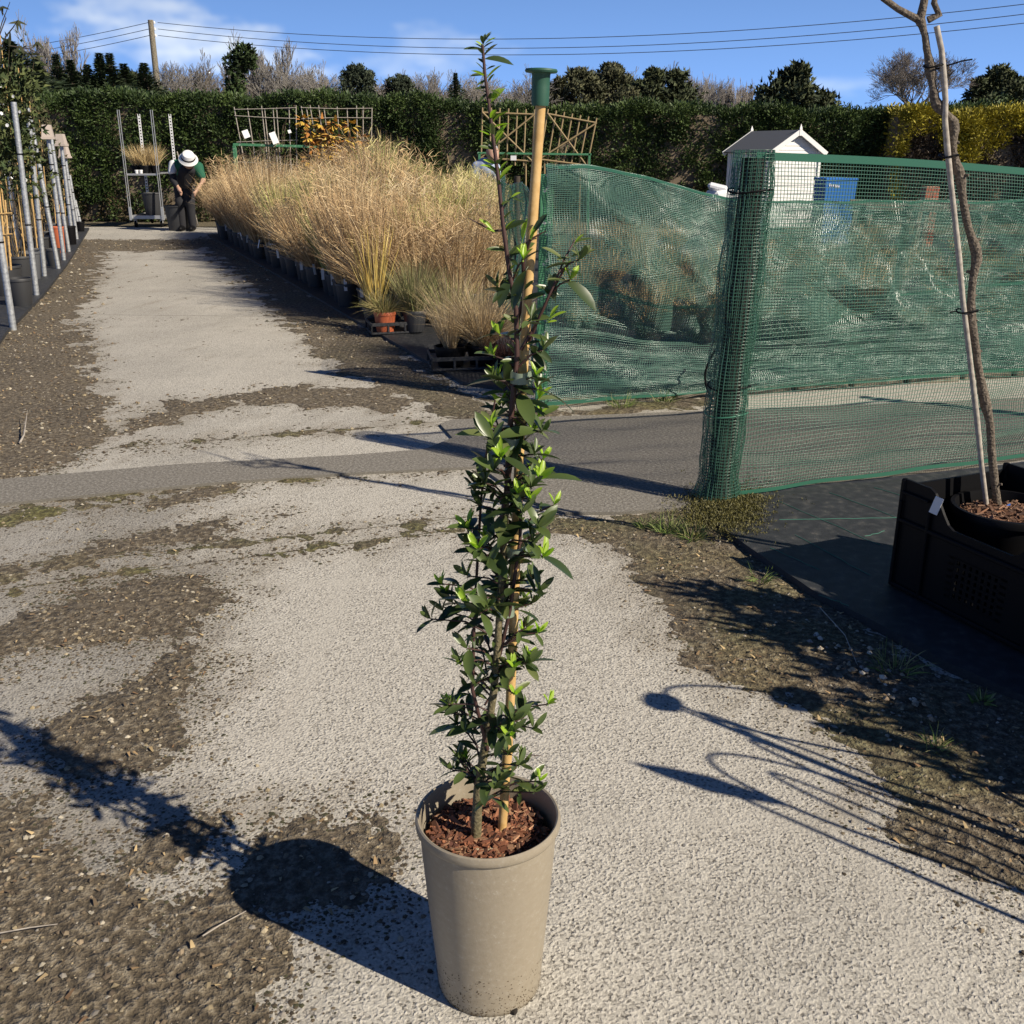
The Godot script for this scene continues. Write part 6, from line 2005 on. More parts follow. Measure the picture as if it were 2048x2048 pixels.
	for q in stakes:
		var s := gp(q[0], q[1])
		var g := gp(q[2], q[3])
		var h := 0.95
		var tip := s - SUN_DIR * (h / -SUN_DIR.y)
		var base: Vector3 = s + (g - s).normalized() * q[5] * 1.12
		base.y = 0.0
		var st := thing("added_stake", q[6], "stake", "added stakes beside the crate", base)
		var m := MB.new()
		var d := tip - base
		m.tube([Vector3.ZERO, d * 0.5, d], [0.007, 0.006, 0.005], 7)
		part(st, "stem", m.mesh(), M.black_plastic)
		m = MB.new()
		if k == 0:
			m.lathe([Vector2(0.0, -0.022), Vector2(0.026, -0.016), Vector2(0.034, 0.0), Vector2(0.026, 0.016), Vector2(0.0, 0.022)], 8)
		elif k == 1:
			m.lathe([Vector2(0.0, -0.035), Vector2(0.035, -0.02), Vector2(0.045, 0.0), Vector2(0.03, 0.022), Vector2(0.0, 0.03)], 14)
		elif k == 3:
			m.lathe([Vector2(0.0, -0.02), Vector2(0.008, 0.0), Vector2(0.0, 0.02)], 8)
		else:
			m.lathe([Vector2(0.0, -0.09), Vector2(0.014, -0.04), Vector2(0.022, 0.0), Vector2(0.014, 0.05), Vector2(0.0, 0.09)], 12)
		part(st, "flower_head", m.mesh(), M.black_plastic, Transform3D(Basis(Vector3(0, 0, 1), 0.3).scaled(Vector3.ONE * 1.3), d))
		if k == 1:
			m = MB.new()
			m.lathe([Vector2(0.0, -0.11), Vector2(0.02, -0.07), Vector2(0.034, 0.0), Vector2(0.022, 0.06), Vector2(0.0, 0.1)], 12)
			part(st, "bud", m.mesh(), M.black_plastic, Transform3D(Basis(Vector3(0, 0, 1), 0.3), d * 0.80))
		k += 1
	for q in [[1330, 1384, 1560, 1430, 0.10, "tall added wire hoop stuck among the added stakes"], [1420, 1512, 1640, 1590, 0.08, "lower added wire hoop stuck among the added stakes"], [1700, 1420, 1900, 1500, 0.09, "bent added wire hoop stuck nearest the young tree's crate"], [1400, 1425, 1640, 1520, 0.018, "narrow added wire hoop beside the flat-headed stake"], [1500, 1480, 1740, 1580, 0.02, "narrow added wire hoop between the flower stakes"], [1540, 1545, 1780, 1650, 0.022, "outermost narrow added wire hoop beside the pointed bud"]]:  # hoops made up outside the frame to cast looped and thin shadows
		var s := gp(q[0], q[1])
		var g := gp(q[2], q[3])
		var tip := s - SUN_DIR * (0.85 / -SUN_DIR.y)
		var base := s + (g - s).normalized() * 1.25
		base.y = 0.0
		var d := tip - base
		var m := MB.new()
		var lp := []
		var side := d.cross(Vector3(-1.49, 0, -0.97)).normalized()
		for i in 25:
			var a := PI * i / 24.0
			var along := sin(a)
			lp.append(d * (0.0 if i == 0 or i == 24 else lerpf(0.72, 1.0, along)) + side * cos(a) * q[4])
		m.tube(lp, [0.005], 6)
		tag(single("added_hoop", m.mesh(), M.black_plastic, Transform3D(Basis.IDENTITY, base)), q[5], "hoop", "added wire hoops beside the crate")

# ---------------------------------------------------------------- the climber in the taupe pot
const PZ := -1.307
func leaf_mesh(bend: float, fold: float, width: float) -> ArrayMesh:
	# one leaf along +z, a unit long, folded along its midrib
	var mb := MB.new()
	var n := 6
	var rows := []
	for i in n + 1:
		var t := float(i) / n
		var w := width * pow(sin(PI * pow(t, 1.12)), 0.62) * 0.5
		if i == n: w = 0.0
		var y := -bend * t * t
		var nz := Vector3(0, 1, 2.0 * bend * t).normalized()
		rows.append([mb.vert(Vector3(-w, y + w * fold, t), (nz + Vector3(fold, 0, 0)).normalized()), mb.vert(Vector3(0, y, t), nz), mb.vert(Vector3(w, y + w * fold, t), (nz - Vector3(fold, 0, 0)).normalized())])
	for i in n:
		for k in 2: mb.quad(rows[i][k], rows[i][k + 1], rows[i + 1][k + 1], rows[i + 1][k])
	mb.tube([Vector3(0, 0.01, -0.12), Vector3(0, 0, 0.02)], [0.02, 0.016], 4, false)
	return mb.mesh()
var leaves := []      # [place, kind]
func leaf(p: Vector3, d: Vector3, up: Vector3, l: float, kind: int) -> void:
	var zz := d.normalized()
	var xx := up.cross(zz)
	if xx.length() < 0.05: xx = Vector3(1, 0, 0).cross(zz)
	xx = xx.normalized()
	leaves.append([Transform3D(Basis(xx, zz.cross(xx), zz).scaled(Vector3.ONE * l), p), kind])
func shoot(mb: MB, a: Vector3, b: Vector3, big: float, bright: bool, dens := 1.0) -> void:
	# a side shoot from a to b with alternate leaves, ending in a rosette
	var L := a.distance_to(b)
	var mid := a.lerp(b, 0.5) + Vector3(0, 0.12 * L, 0)
	mb.tube([a, mid, b], [0.0016, 0.0013, 0.001], 5, false)
	var n := int(L / 0.0095 * dens) + 2
	var d := (b - a).normalized()
	var ph := R(0, TAU)
	for i in n:
		var t := (i + 0.6) / n
		var p := a.lerp(mid, t * 2.0) if t < 0.5 else mid.lerp(b, t * 2.0 - 1.0)
		ph += 2.4 + R(-0.4, 0.4)
		var o := Vector3(cos(ph), R(-0.55, 0.4), sin(ph))
		var dir := (d * R(0.3, 0.9) + o).normalized()
		leaf(p, dir, Vector3.UP + Vector3(R(-0.5, 0.5), 0, R(-0.5, 0.5)), big * R(0.45, 1.15), 0 if rng.randf() < 0.5 else (1 if rng.randf() < 0.75 else 2))
	var m := 6 if bright else 4
	for i in m:
		ph += 2.2
		var dir := (d * 0.5 + Vector3(0, 0.8, 0) + Vector3(cos(ph), 0.2, sin(ph)) * 0.8).normalized()
		leaf(b, dir, d - Vector3(cos(ph), -0.4, sin(ph)) * 0.4, big * (R(0.4, 0.62) if bright else R(0.5, 0.8)), 3 if bright else 1)
func lerp_list(l: Array, y: float) -> float:
	for i in l.size() - 1:
		if y <= l[i][0] and y >= l[i + 1][0]: return lerpf(l[i][1], l[i + 1][1], (y - l[i][0]) / (l[i + 1][0] - l[i][0]))
	return l[0][1] if y > l[0][0] else l[-1][1]

func build_climber() -> void:
	var pot := gp(979, 1956)
	pot.y = 0.0
	var t := thing("potted_climber", "tall glossy-leaved climber tied to a capped bamboo cane in a taupe pot", "plant", "", pot)
	# pot with rolled rim
	var mb := MB.new()
	mb.lathe([Vector2(0.0, 0.004), Vector2(0.076, 0.004), Vector2(0.079, 0.0), Vector2(0.0815, 0.002), Vector2(0.083, 0.010), Vector2(0.0855, 0.05), Vector2(0.094, 0.15), Vector2(0.1015, 0.25), Vector2(0.1045, 0.298), Vector2(0.1045, 0.300), Vector2(0.1085, 0.3015), Vector2(0.1105, 0.305), Vector2(0.1108, 0.311), Vector2(0.1095, 0.3165), Vector2(0.107, 0.318), Vector2(0.1045, 0.3165), Vector2(0.1030, 0.310), Vector2(0.100, 0.26), Vector2(0.095, 0.2)], 96)
	part(t, "pot", mb.mesh(), M.taupe_plastic)
	# dark block, coloured to stand in for a shaded drainage notch at the foot
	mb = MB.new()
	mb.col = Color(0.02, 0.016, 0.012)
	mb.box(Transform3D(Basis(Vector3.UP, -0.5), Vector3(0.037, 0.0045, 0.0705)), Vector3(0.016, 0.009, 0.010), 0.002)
	part(t, "notch_shade", mb.mesh(), M.mud)
	# splashed mud specks round its foot
	mb = MB.new()
	for i in 1500:
		var a := R(0, TAU)
		var y := 0.004 + 0.075 * pow(rng.randf(), 2.6)
		var r := 0.0825 + 0.0028 * smoothstep(0.0, 0.05, y) + (0.0085 * (y - 0.05) / 0.1 if y > 0.05 else 0.0)
		var o := Vector3(cos(a), 0, sin(a))
		var s := R(0.0004, 0.0017)
		var sd := Vector3(-sin(a), 0, cos(a))
		mb.col = Color(0.06, 0.042, 0.022) * R(0.7, 1.6)
		var c := o * (r + 0.0004) + Vector3(0, y, 0)
		mb.flat4(c - sd * s, c + Vector3(0, -s * R(0.4, 1.0), 0) + o * 0.0003, c + sd * s * R(0.5, 1.2), c + Vector3(0, s * R(0.5, 1.1), 0) + o * 0.0003, o)
	var mud := part(t, "mud_specks", mb.mesh(), M.mud)
	mud.set_meta("kind", "stuff")
	var mul := part(t, "mulch", bark_pile(62, 0.0975, 0.272, 2100, [Color(0.20, 0.075, 0.038), Color(0.13, 0.05, 0.028), Color(0.27, 0.115, 0.06), Color(0.085, 0.036, 0.022), Color(0.34, 0.19, 0.11)], 0.021), M.bark)
	mul.set_meta("kind", "stuff")
	mb = MB.new()
	for q in [[0.0, 0.286, 0.045, 0.2, 0.03], [-0.018, 0.287, 0.05, 1.0, 0.014]]:
		mb.box(Transform3D(Basis(Vector3.UP, q[3]) * Basis(Vector3(0, 0, 1), 0.1), Vector3(q[0], q[1], q[2])), Vector3(q[4], 0.0025, 0.005), 0.0008)
	part(t, "wood_chip", mb.mesh(), M.pale_timber)
	var P := func(x: float, y: float, dz := 0.0) -> Vector3: return zp(x, y, PZ + dz) - pot
	# cane
	mb = MB.new()
	var c0: Vector3 = P.call(1000, 1660, -0.010)
	var c1: Vector3 = P.call(1081, 165, -0.010)
	c0.y = 0.24
	var pts := []
	var rs := []
	for i in 25:
		var f := i / 24.0
		pts.append(c0.lerp(c1, f) + Vector3(0.003 * sin(f * 7.0), 0, 0))
		rs.append((0.0070 if i % 8 != 4 else 0.0077) * lerpf(1.0, 0.88, f))
	mb.tube(pts, rs, 14)
	var cane := part(t, "cane", mb.mesh(), M.cane)
	mb = MB.new()
	var cb: Vector3 = P.call(1080, 212, -0.010)
	var ct: Vector3 = P.call(1082, 138, -0.010)
	var ch := ct.y - cb.y
	mb.lathe([Vector2(0.0075, 0.0), Vector2(0.0098, 0.0), Vector2(0.0106, 0.004), Vector2(0.0106, ch * 0.5), Vector2(0.0110, ch - 0.006), Vector2(0.0118, ch - 0.0045), Vector2(0.0185, ch - 0.004), Vector2(0.0196, ch - 0.002), Vector2(0.0185, ch), Vector2(0.011, ch + 0.0008), Vector2(0.0, ch + 0.0008)], 28)
	part(cane, "cane_cap", mb.mesh(), M.cap_green, Transform3D(Basis(Vector3(0, 0, 1), -0.03), cb))
	# stems
	var trunk := [[950, 1668], [956, 1580], [972, 1480], [988, 1380], [996, 1280], [1002, 1180], [1008, 1080], [1014, 980], [1018, 880], [1026, 790], [1034, 710], [1032, 620], [1018, 540], [1006, 450], [998, 370], [988, 290], [978, 210], [970, 150], [965, 90]]
	var tpts := []
	var trs := []
	for i in trunk.size():
		var p: Vector3 = P.call(trunk[i][0], trunk[i][1], 0.008)
		if i == 0: p.y = 0.255
		tpts.append(p)
		trs.append(lerpf(0.0088, 0.0016, pow(float(i) / (trunk.size() - 1), 0.46)))
	mb = MB.new()
	mb.tube(tpts.slice(0, 8), trs.slice(0, 8), 10)
	part(t, "stem", mb.mesh(), M.stem_bark)
	mb = MB.new()
	mb.tube(tpts.slice(7), trs.slice(7), 8)
	for q in [[[975, 1500], [945, 1380], [948, 1250], [955, 1120], [962, 1000], [975, 890], [990, 800]], [[990, 1350], [1020, 1220], [1040, 1080], [1044, 960], [1040, 860], [1030, 780]], [[1000, 1050], [1020, 940], [1040, 800], [1052, 700], [1080, 630], [1108, 570], [1128, 520], [1150, 480]], [[1035, 640], [1048, 590], [1046, 520], [1060, 480]]]:
		var sp := []
		for i in q.size(): sp.append(P.call(q[i][0], q[i][1], 0.02 * sin(i * 1.3 + q.size())))
		mb.tube(sp, [0.0028, 0.0026, 0.0023, 0.002, 0.0018, 0.0015, 0.0012, 0.001], 6, false)
	# side shoots of the leafy lower part, as wide as the plant is at each height
	var lefts := [[1600, 920], [1560, 905], [1500, 895], [1450, 885], [1410, 882], [1350, 905], [1300, 905], [1250, 860], [1220, 850], [1180, 895], [1120, 920], [1060, 930], [1000, 932], [960, 950], [900, 962], [850, 962], [800, 965], [760, 975]]
	var rights := [[1600, 1085], [1560, 1088], [1500, 1072], [1440, 1090], [1405, 1104], [1340, 1074], [1260, 1078], [1200, 1098], [1140, 1116], [1080, 1112], [1010, 1120], [950, 1108], [890, 1086], [850, 1100], [800, 1088], [760, 1075]]
	var stemx := []
	for q in trunk: stemx.append([q[1], q[0]])
	for i in 94:
		var y := lerpf(1592, 775, (i + R(0.0, 0.9)) / 94.0)
		y += 16.0 * sin(y * 0.055)
		var sx := lerp_list(stemx, y + 25) + R(-18, 18)
		var az := (0.0 if i % 2 == 0 else PI) + R(-1.25, 1.25)
		var reach: float = (lerp_list(rights, y) if cos(az) > 0 else lerp_list(lefts, y)) - sx
		var a: Vector3 = P.call(sx, y + 28, R(-0.012, 0.012))
		var e: Vector3 = P.call(sx + reach * absf(cos(az)) * R(0.62, 0.92), y - R(0, 14), 0.0)
		e.z += 0.012 + sin(az) * 0.066 * R(0.6, 1.0)
		shoot(mb, a, e, R(0.034, 0.056) if y < 1250 else R(0.030, 0.046), rng.randf() < 0.24, R(0.4, 0.65))
	for q in [[1000, 1280, 862, 1238, 0], [985, 1200, 885, 1168, 1], [980, 1380, 922, 1330, 1], [990, 1360, 1055, 1315, 1], [985, 1450, 895, 1408, 1], [990, 1450, 1096, 1408, 1], [985, 1590, 1078, 1562, 1], [1030, 960, 1086, 918, 1], [1010, 1030, 1046, 985, 1], [1040, 1060, 1108, 1010, 1], [990, 1120, 972, 1078, 1], [1010, 830, 1062, 860, 1], [1000, 1180, 1062, 1160, 0], [960, 1110, 935, 1060, 0], [960, 1020, 950, 985, 0], [960, 1560, 905, 1540, 0], [1010, 1290, 1075, 1265, 1]]:
		shoot(mb, P.call(q[0], q[1], R(-0.01, 0.01)), P.call(q[2], q[3], R(0.0, 0.025)), 0.037, q[4] == 1, 0.7)
	for q in [[1034, 740, 988, 712], [1036, 735, 1086, 700], [1034, 690, 1000, 668], [1034, 670, 1062, 640], [1030, 600, 996, 575], [1026, 560, 1046, 520], [1034, 780, 1070, 752], [1030, 775, 992, 760], [1100, 590, 1140, 560], [1120, 545, 1158, 520]]:
		shoot(mb, P.call(q[0], q[1], 0.006), P.call(q[2], q[3], R(-0.01, 0.03)), 0.036, rng.randf() < 0.5, 0.5)
	# the sparse upper part, leaf by leaf: foot px, tip px, towards the viewer, kind
	for q in [[968, 100, 928, 98, 0.4, 0], [968, 118, 1022, 112, 0.2, 0], [970, 88, 990, 74, 0.2, 3], [966, 90, 970, 70, 0.1, 1], [968, 96, 955, 84, 0.1, 3], [972, 130, 962, 122, 0.2, 0], [972, 150, 940, 152, 0.5, 0], [974, 160, 955, 170, 0.5, 1], [975, 165, 988, 148, 0.2, 1], [978, 175, 950, 178, 0.4, 0], [976, 186, 958, 204, 0.6, 0], [980, 200, 998, 176, 0.2, 3], [982, 205, 1008, 176, 0.3, 3], [980, 190, 966, 182, 0.4, 1], [984, 208, 952, 205, 0.4, 0], [980, 180, 1000, 188, 0.5, 1], [972, 140, 985, 134, 0.3, 1], [985, 240, 1012, 224, 0.3, 0], [986, 262, 965, 240, 0.3, 2], [988, 272, 972, 258, 0.3, 3], [990, 280, 1010, 250, 0.2, 3], [992, 288, 1006, 262, 0.2, 3], [990, 290, 968, 285, 0.3, 2], [992, 300, 958, 292, 0.4, 1], [994, 330, 968, 318, 0.2, 3], [994, 340, 962, 328, 0.3, 3], [996, 346, 978, 330, 0.2, 3], [996, 350, 1012, 322, 0.1, 3], [998, 362, 1022, 330, 0.2, 3], [998, 366, 994, 330, 0.1, 3],
		[1005, 420, 1022, 395, 0.2, 0], [1022, 395, 1040, 384, 0.2, 3], [1022, 395, 1042, 402, 0.4, 0], [1022, 395, 1020, 380, 0.2, 0], [1008, 460, 1052, 440, 0.4, 0], [1008, 462, 1046, 444, 0.5, 0], [992, 465, 972, 455, 0.1, 3], [985, 460, 968, 440, 0.1, 3], [978, 452, 960, 438, 0.1, 3], [1015, 502, 972, 496, 0.5, 1], [1018, 510, 1036, 490, 0.2, 1], [1020, 512, 1060, 480, 0.2, 1], [1045, 480, 1052, 438, 0.2, 3], [1062, 478, 1070, 450, 0.1, 3], [1060, 480, 1068, 458, 0.2, 3], [1064, 470, 1092, 428, 0.2, 0], [1020, 555, 992, 605, 0.9, 0], [1052, 540, 1010, 600, 1.0, 0], [1045, 560, 1020, 615, 0.9, 0], [1010, 570, 984, 605, 0.7, 0], [1028, 540, 1006, 550, 0.3, 0], [1040, 535, 1030, 556, 0.5, 2], [1034, 592, 1002, 598, 0.6, 0], [1048, 580, 1066, 560, 0.3, 0], [1052, 640, 1100, 632, 0.4, 1], [1045, 600, 1090, 585, 0.4, 1], [1030, 630, 1000, 640, 0.5, 2], [1034, 650, 1005, 625, 0.5, 2], [1005, 640, 978, 672, 0.7, 0],
		[1128, 520, 1085, 492, 0.4, 2], [1138, 515, 1112, 518, 0.5, 2], [1140, 515, 1180, 500, 0.3, 2], [1148, 490, 1165, 468, 0.2, 3], [1150, 485, 1182, 476, 0.2, 1], [1142, 500, 1160, 510, 0.4, 2], [1130, 560, 1200, 598, 0.5, 0], [1118, 590, 1072, 568, 0.4, 1], [1108, 600, 1085, 570, 0.4, 0], [1128, 545, 1140, 520, 0.3, 3], [1110, 600, 1100, 550, 0.2, 0], [1100, 635, 1115, 610, 0.2, 3], [1098, 640, 1130, 620, 0.3, 3], [1095, 645, 1112, 640, 0.4, 3], [1060, 670, 1098, 678, 0.5, 1], [1062, 690, 1105, 722, 0.6, 0], [1060, 700, 1096, 735, 0.5, 0], [1050, 690, 1080, 680, 0.4, 0], [1060, 720, 1090, 742, 0.6, 0], [1040, 725, 1000, 718, 0.6, 1], [1030, 700, 1012, 685, 0.4, 2], [1030, 740, 998, 722, 0.5, 1], [1036, 760, 1022, 790, 0.5, 1], [1020, 800, 985, 800, 0.5, 2], [1020, 815, 975, 835, 0.6, 2], [1040, 770, 1060, 740, 0.3, 1], [1030, 860, 1012, 915, 0.9, 1], [1050, 860, 1020, 930, 1.0, 1], [1055, 800, 1098, 812, 0.4, 2], [1060, 810, 1090, 830, 0.5, 2]]:
		var a: Vector3 = P.call(q[0], q[1], 0.004)
		var b: Vector3 = P.call(q[2], q[3], 0.004)
		var l := maxf(a.distance_to(b), 0.012)
		b.z += l * q[4] * 0.7
		leaf(a, b - a, Vector3(R(-0.5, 0.0), 0.9, 0.15 + R(-0.3, 0.3)) if l > 0.04 else Vector3(R(-0.2, 0.2), 0.75, 0.55 + R(-0.3, 0.3)), minf(l * 1.06, 0.052), q[5])
	for i in 46:      # small leaves up the leading shoot
		var y := R(84, 380) if i < 34 else R(400, 700)
		var sx := lerp_list(stemx, y)
		var ang := R(0, TAU)
		leaf(P.call(sx, y, 0.006), Vector3(cos(ang), R(0.3, 1.3), sin(ang)), Vector3(-cos(ang), 1.0, -sin(ang)) * 0.6 + Vector3(0, 0.6, 0), R(0.014, 0.026), [0, 1, 1, 3, 2][i % 5])
	mb.tube([P.call(1008, 460), P.call(985, 462), P.call(960, 448), P.call(936, 436)], [0.0018, 0.0015, 0.001, 0.0005], 5, false)
	mb.tube([P.call(1000, 430), P.call(1012, 408), P.call(1022, 395)], [0.0015, 0.0012, 0.001], 5, false)
	mb.tube([P.call(1020, 512), P.call(1046, 494), P.call(1062, 478), P.call(1092, 462)], [0.002, 0.0017, 0.0014, 0.0006], 5, false)
	mb.tube([P.call(1042, 700), P.call(1072, 650), P.call(1100, 590), P.call(1128, 540)], [0.0026, 0.0022, 0.002, 0.0015], 5, false)
	mb.tube([P.call(1060, 1510), P.call(1085, 1512)], [0.001, 0.0005], 4, false)
	part(t, "twigs", mb.mesh(), M.stem_red)
	# leaves: the largest singly, the small rest together
	var kinds := [leaf_mesh(0.16, 0.35, 0.33), leaf_mesh(0.05, 0.55, 0.28), leaf_mesh(0.36, 0.2, 0.37), leaf_mesh(0.10, 0.6, 0.28)]
	var mats := [M.leaf_dark, M.leaf_mid, M.leaf_pale, M.leaf_new]
	leaves.sort_custom(func(a, b): return (a[0] as Transform3D).basis.z.length() > (b[0] as Transform3D).basis.z.length())
	var rest := [[], [], [], []]
	for i in leaves.size():
		var q: Array = leaves[i]
		if i < 300:
			part(t, "leaf", kinds[(i * 7) % 3] if q[1] != 3 else kinds[3], mats[q[1]], q[0])
		else:
			rest[q[1]].append(q[0])
	for k in 4:
		if rest[k].is_empty(): continue
		var cs := []
		for x in rest[k]: cs.append(Color(1, 1, 1))
		swarm_node(t, ["dark_leaves", "small_leaves", "pale_leaves", "young_leaves"][k], swarm(kinds[1] if k < 3 else kinds[3], mats[k], rest[k], cs), mats[k])
	print("leaves ", leaves.size())
	# tape ties round stem and cane
	for q in [[1042, 753, 40, 22, 0.0], [1018, 884, 46, 26, -0.25], [1035, 1098, 44, 20, 0.2], [1003, 1215, 52, 24, -0.18]]:
		var c: Vector3 = P.call(q[0], q[1], 0.004)
		var hw: float = q[2] / 1420.0 * 0.5
		var hh: float = q[3] / 1420.0
		var m := MB.new()
		var ring := []
		for i in 25:
			var an := TAU * i / 24.0
			var o := Vector3(cos(an), 0, sin(an))
			var pp := c + Vector3(cos(an) * hw, hw * q[4] * cos(an), sin(an) * 0.016)
			ring.append([m.vert(pp + Vector3(0, hh * 0.5 + 0.001 * sin(an * 3.0), 0), o), m.vert(pp - Vector3(0, hh * 0.5, 0), o)])
		for i in 24: m.quad(ring[i][0], ring[i + 1][0], ring[i + 1][1], ring[i][1])
		part(t, "tie_tape", m.mesh(), M.tape)

# ---------------------------------------------------------------- stones, chips and weeds
func pebble(seed_: int, flat: float) -> ArrayMesh:
	var rg := RandomNumberGenerator.new()
	rg.seed = seed_
	var mb := MB.new()
	var pts := [Vector3(0, 1, 0), Vector3(0, -1, 0)]
	for k in 5:
		var a := TAU * k / 5.0
		pts.append(Vector3(cos(a), rg.randf_range(-0.35, 0.45), sin(a)) * rg.randf_range(0.75, 1.15))
	for i in pts.size(): pts[i] = Vector3(pts[i].x, pts[i].y * flat, pts[i].z)
	for k in 5:
		for e in 2:
			var a: Vector3 = pts[e]
			var b: Vector3 = pts[2 + k]
			var c: Vector3 = pts[2 + (k + 1) % 5]
			mb.flat3(a, b, c, a + b + c)
	return mb.mesh()
func build_litter() -> void:
	var rg := RandomNumberGenerator.new()
	rg.seed = 99
	var cols := [Color(0.26, 0.20, 0.13), Color(0.36, 0.30, 0.20), Color(0.18, 0.135, 0.085), Color(0.44, 0.39, 0.30), Color(0.30, 0.24, 0.145), Color(0.12, 0.09, 0.06), Color(0.27, 0.24, 0.20)]
	var sets := [[], [], []]
	var tints := [[], [], []]
	# [x range, z range, tries, size range]
	for q in [[-1.35, 0.2, -2.7, -1.15, 9000, 0.0012, 0.008], [0.1, 1.5, -3.6, -1.3, 8000, 0.0015, 0.007], [-2.6, 0.2, -4.2, -2.6, 4200, 0.003, 0.009], [-4.4, -1.2, -8.0, -3.9, 5200, 0.004, 0.014], [-2.4, 0.3, -8.0, -4.4, 3200, 0.003, 0.012], [-7.4, -2.6, -17.5, -8.0, 4200, 0.006, 0.022], [-5.0, -1.0, -16.5, -7.0, 1500, 0.006, 0.02]]:
		for i in int(q[4]):
			var x := rg.randf_range(q[0], q[1])
			var z := rg.randf_range(q[2], q[3])
			var d := dirt_at(x, z).x
			if d < -0.16 or rg.randf() > (0.5 + d * 5.0 if d > -0.03 else 0.30 + d * 1.7): continue
			var s := lerpf(q[5], q[6], pow(rg.randf(), 3.0))
			var k := rg.randi() % 3
			var b := Basis(Vector3.UP, rg.randf() * TAU) * Basis(Vector3(1, 0, 0), rg.randf_range(-0.25, 0.25))
			sets[k].append(Transform3D(b.scaled(Vector3.ONE * s), Vector3(x, clampf(d * 0.06, 0.0, 0.006) + s * 0.25, z)))
			tints[k].append((cols[rg.randi() % cols.size()] as Color) * rg.randf_range(0.6, 1.05))
	for k in 3:
		var o := swarm_node(self, "gravel", swarm(pebble(300 + k, [0.55, 0.35, 0.7][k]), M.stone, sets[k], tints[k]), M.stone)
		tag(o, ["flat grit and small stones strewn over the dirt", "thin flakes and chips strewn over the dirt", "rounded small stones strewn over the dirt"][k], "gravel", "", "stuff")
	# crumbs of soil thinning out from the patches of earth over the bare concrete
	var crumbs := []
	var crumb_cols := []
	for q in [[-1.4, 0.0, -3.0, -1.1, 60000, 0.0012, 0.0055], [0.1, 1.3, -3.6, -1.3, 30000, 0.0012, 0.005], [-2.6, 0.0, -4.6, -2.7, 30000, 0.002, 0.008], [-4.4, 0.3, -8.6, -4.0, 42000, 0.003, 0.011], [-7.5, -1.0, -17.5, -8.0, 20000, 0.006, 0.02]]:
		for i in int(q[4]):
			var x := rg.randf_range(q[0], q[1])
			var z := rg.randf_range(q[2], q[3])
			var d := dirt_at(x, z).x
			if d < -0.22 or d > 0.03: continue
			if rg.randf() > pow(clampf((d + 0.22) / 0.23, 0, 1), 2.2): continue
			var s := lerpf(q[5], q[6], pow(rg.randf(), 2.0))
			crumbs.append(Transform3D(Basis(Vector3.UP, rg.randf() * TAU).scaled(Vector3(s, s * 0.4, s * rg.randf_range(0.5, 1.3))), Vector3(x, s * 0.08, z)))
			crumb_cols.append(([Color(0.06, 0.045, 0.027), Color(0.09, 0.068, 0.042), Color(0.14, 0.11, 0.07), Color(0.05, 0.048, 0.022)][rg.randi() % 4] as Color) * rg.randf_range(0.7, 1.3))
	tag(swarm_node(self, "soil_crumbs", swarm(pebble(320, 0.6), M.stone, crumbs, crumb_cols), M.stone), "dark soil crumbs scattered over the concrete round the dirt", "soil", "", "stuff")
	print("crumbs ", crumbs.size())
	# dead leaves and straw bits
	var xs := []
	var cs := []
	var chip := MB.new()
	chip.blade(Vector3(0, 0.02, -0.5), Vector3(0, 0.15, 1), 1.0, 0.45, 0.3, Vector3(1, 0, 0), 4)
	var cm := chip.mesh()
	for i in 9000:
		var reg := rg.randi() % 4
		var x := [rg.randf_range(-4.2, -1.6), rg.randf_range(-1.4, 0.0), rg.randf_range(0.2, 1.4), rg.randf_range(-7.0, -2.8)][reg] as float
		var z := [rg.randf_range(-8.0, -3.6), rg.randf_range(-3.2, -1.2), rg.randf_range(-3.4, -1.4), rg.randf_range(-16, -7)][reg] as float
		var d := dirt_at(x, z).x
		if d < -0.02 or (reg in [1, 2] and rg.randf() < 0.6): continue
		var s := rg.randf_range(0.006, 0.020) * (1.5 if reg == 3 else 1.0)
		xs.append(Transform3D((Basis(Vector3.UP, rg.randf() * TAU) * Basis(Vector3(1, 0, 0), rg.randf_range(-0.5, 0.5))).scaled(Vector3.ONE * s), Vector3(x, clampf(d * 0.1, 0, 0.01) + 0.003, z)))
		cs.append(([Color(0.30, 0.20, 0.10), Color(0.42, 0.31, 0.16), Color(0.20, 0.12, 0.06), Color(0.12, 0.085, 0.05)][rg.randi() % 4] as Color) * rg.randf_range(0.7, 1.3))
	tag(swarm_node(self, "leaf_litter", swarm(cm, M.leaf_litter, xs, cs), M.leaf_litter), "brown leaf fragments and chips strewn along the path edges", "litter", "", "stuff")
	# larger pebbles lying along the edge of the fabric
	var peb := [pebble(310, 0.6), pebble(311, 0.8), pebble(312, 0.7)]
	for i in 46:
		var f := rg.randf()
		var p := gp(lerpf(1640, 1870, f) + rg.randf_range(-40, 30), lerpf(1255, 1420, f) + rg.randf_range(-5, 60))
		var s := rg.randf_range(0.004, 0.011)
		var m: Material = mat("pebble_%d" % (i % 5), [Color(0.30, 0.24, 0.16), Color(0.42, 0.36, 0.26), Color(0.24, 0.22, 0.20), Color(0.50, 0.46, 0.38), Color(0.34, 0.25, 0.16)][i % 5], 0.8) if i < 5 else M["pebble_%d" % (i % 5)]
		tag(single("pebble", peb[i % 3], m, Transform3D(Basis(Vector3.UP, rg.randf() * TAU).scaled(Vector3(s, s, s * 1.3)), Vector3(p.x, 0.012 + s * 0.45, p.z))), "small rounded pebble lying along the edge of the black fabric", "pebble", "pebbles along the fabric edge")
	# weeds and grass tufts
	var green := [Color(0.10, 0.17, 0.03), Color(0.16, 0.24, 0.05), Color(0.22, 0.26, 0.08), Color(0.30, 0.28, 0.13)]
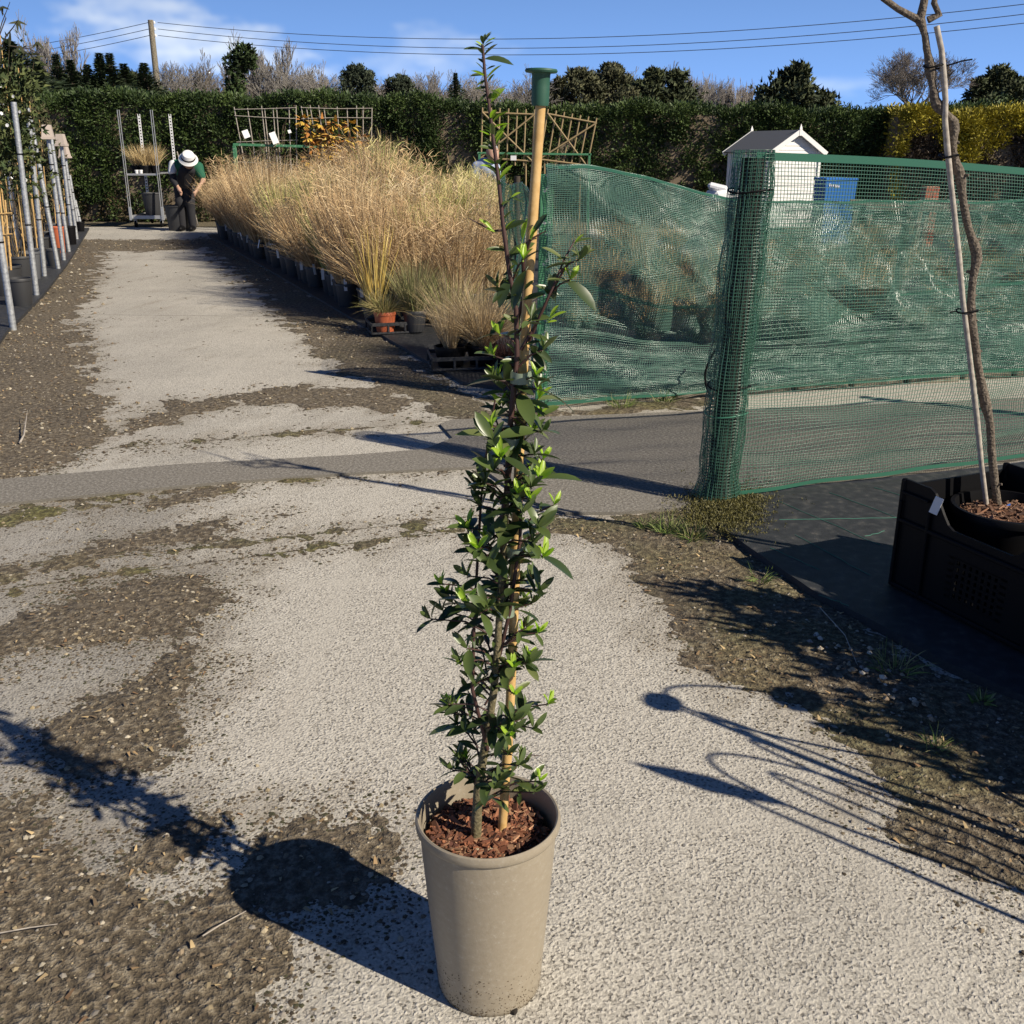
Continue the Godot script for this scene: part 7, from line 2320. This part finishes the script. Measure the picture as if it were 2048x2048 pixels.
	var k := 0
	for q in [[1335, 1065, 0.075, 130, "grass tuft at the corner of the gateway slab"], [1380, 1080, 0.07, 110, "grass tuft spreading between slab and wrapped post"], [1290, 1058, 0.05, 70, "small grass tuft along the front edge of the gateway slab"], [1520, 1165, 0.06, 40, "sparse grass tuft in the dirt by the fabric edge"], [1790, 1345, 0.08, 60, "thin straggling grass among the pebbles"], [1870, 1500, 0.05, 30, "tiny grass blades in the shaded dirt"], [1960, 1410, 0.035, 26, "small rosette weed in the shaded dirt beside the crate"], [1240, 815, 0.10, 90, "dry grass tuft growing under the back net"], [1330, 806, 0.09, 70, "low grass tuft under the sagging middle of the back net"]]:
		var p := gp(q[0], q[1])
		var m := grass_mesh(400 + k, q[3], q[2], 1.5, 0.7, 0.0028 if k != 6 else 0.008, green, q[2] * 0.6)
		tag(single("grass_tuft", m, M.blades, Transform3D(Basis.IDENTITY, Vector3(p.x, 0.008, p.z))), q[4], "weed", "weeds in the dirt")
		k += 1
	# moss cushion round the foot of the wrapped post
	var mx := []
	var mc := []
	var spr := sprig_mesh(44, 10, 0.014, 0.008, 0.5)
	for i in 2600:
		var px := rg.randfn(1455, 42)
		var py := rg.randfn(1030, 24)
		var p := gp(px, py)
		mx.append(Transform3D(facing(Vector3(rg.randf_range(-0.5, 0.5), 1, rg.randf_range(-0.5, 0.5)), rg.randf() * TAU, rg.randf_range(0.6, 1.2)), Vector3(p.x, 0.024 + 0.010 * exp(-pow((px - 1455) / 45.0, 2) - pow((py - 1030) / 26.0, 2)), p.z)))
		mc.append(Color(0.10, 0.095, 0.025).lerp(Color(0.18, 0.16, 0.05), rg.randf()) * rg.randf_range(0.6, 1.2))
	tag(swarm_node(self, "moss", swarm(spr, M.hedge_leaf, mx, mc), M.hedge_leaf), "yellow-green moss cushion round the foot of the wrapped post", "moss", "", "stuff")
	# odd twigs and straws on the ground
	k = 0
	for q in [[40, 885, 48, 870, 55, 820, 0.012, "forked dry twig lying on the dirt beside the path"], [0, 1866, 60, 1855, 115, 1848, 0.0, "long pale straw lying on the dirt at the path edge"], [405, 1872, 440, 1850, 492, 1822, 0.0, "pale straw lying beside the pot's shadow"], [1640, 1215, 1690, 1270, 1715, 1330, 0.0, "dry stalk lying across the dirt by the fabric"]]:
		var m := MB.new()
		var a := gp(q[0], q[1], 0.016)
		var b := gp(q[2], q[3], 0.02 + q[6])
		var c := gp(q[4], q[5], 0.016 + q[6] * 4.0)
		m.tube([a, b, c], [0.0016 if q[6] == 0.0 else 0.006, 0.0014 if q[6] == 0.0 else 0.005, 0.0008], 5)
		tag(single("twig", m.mesh(), M.old_cane), q[7], "twig", "loose twigs and straws")
		k += 1
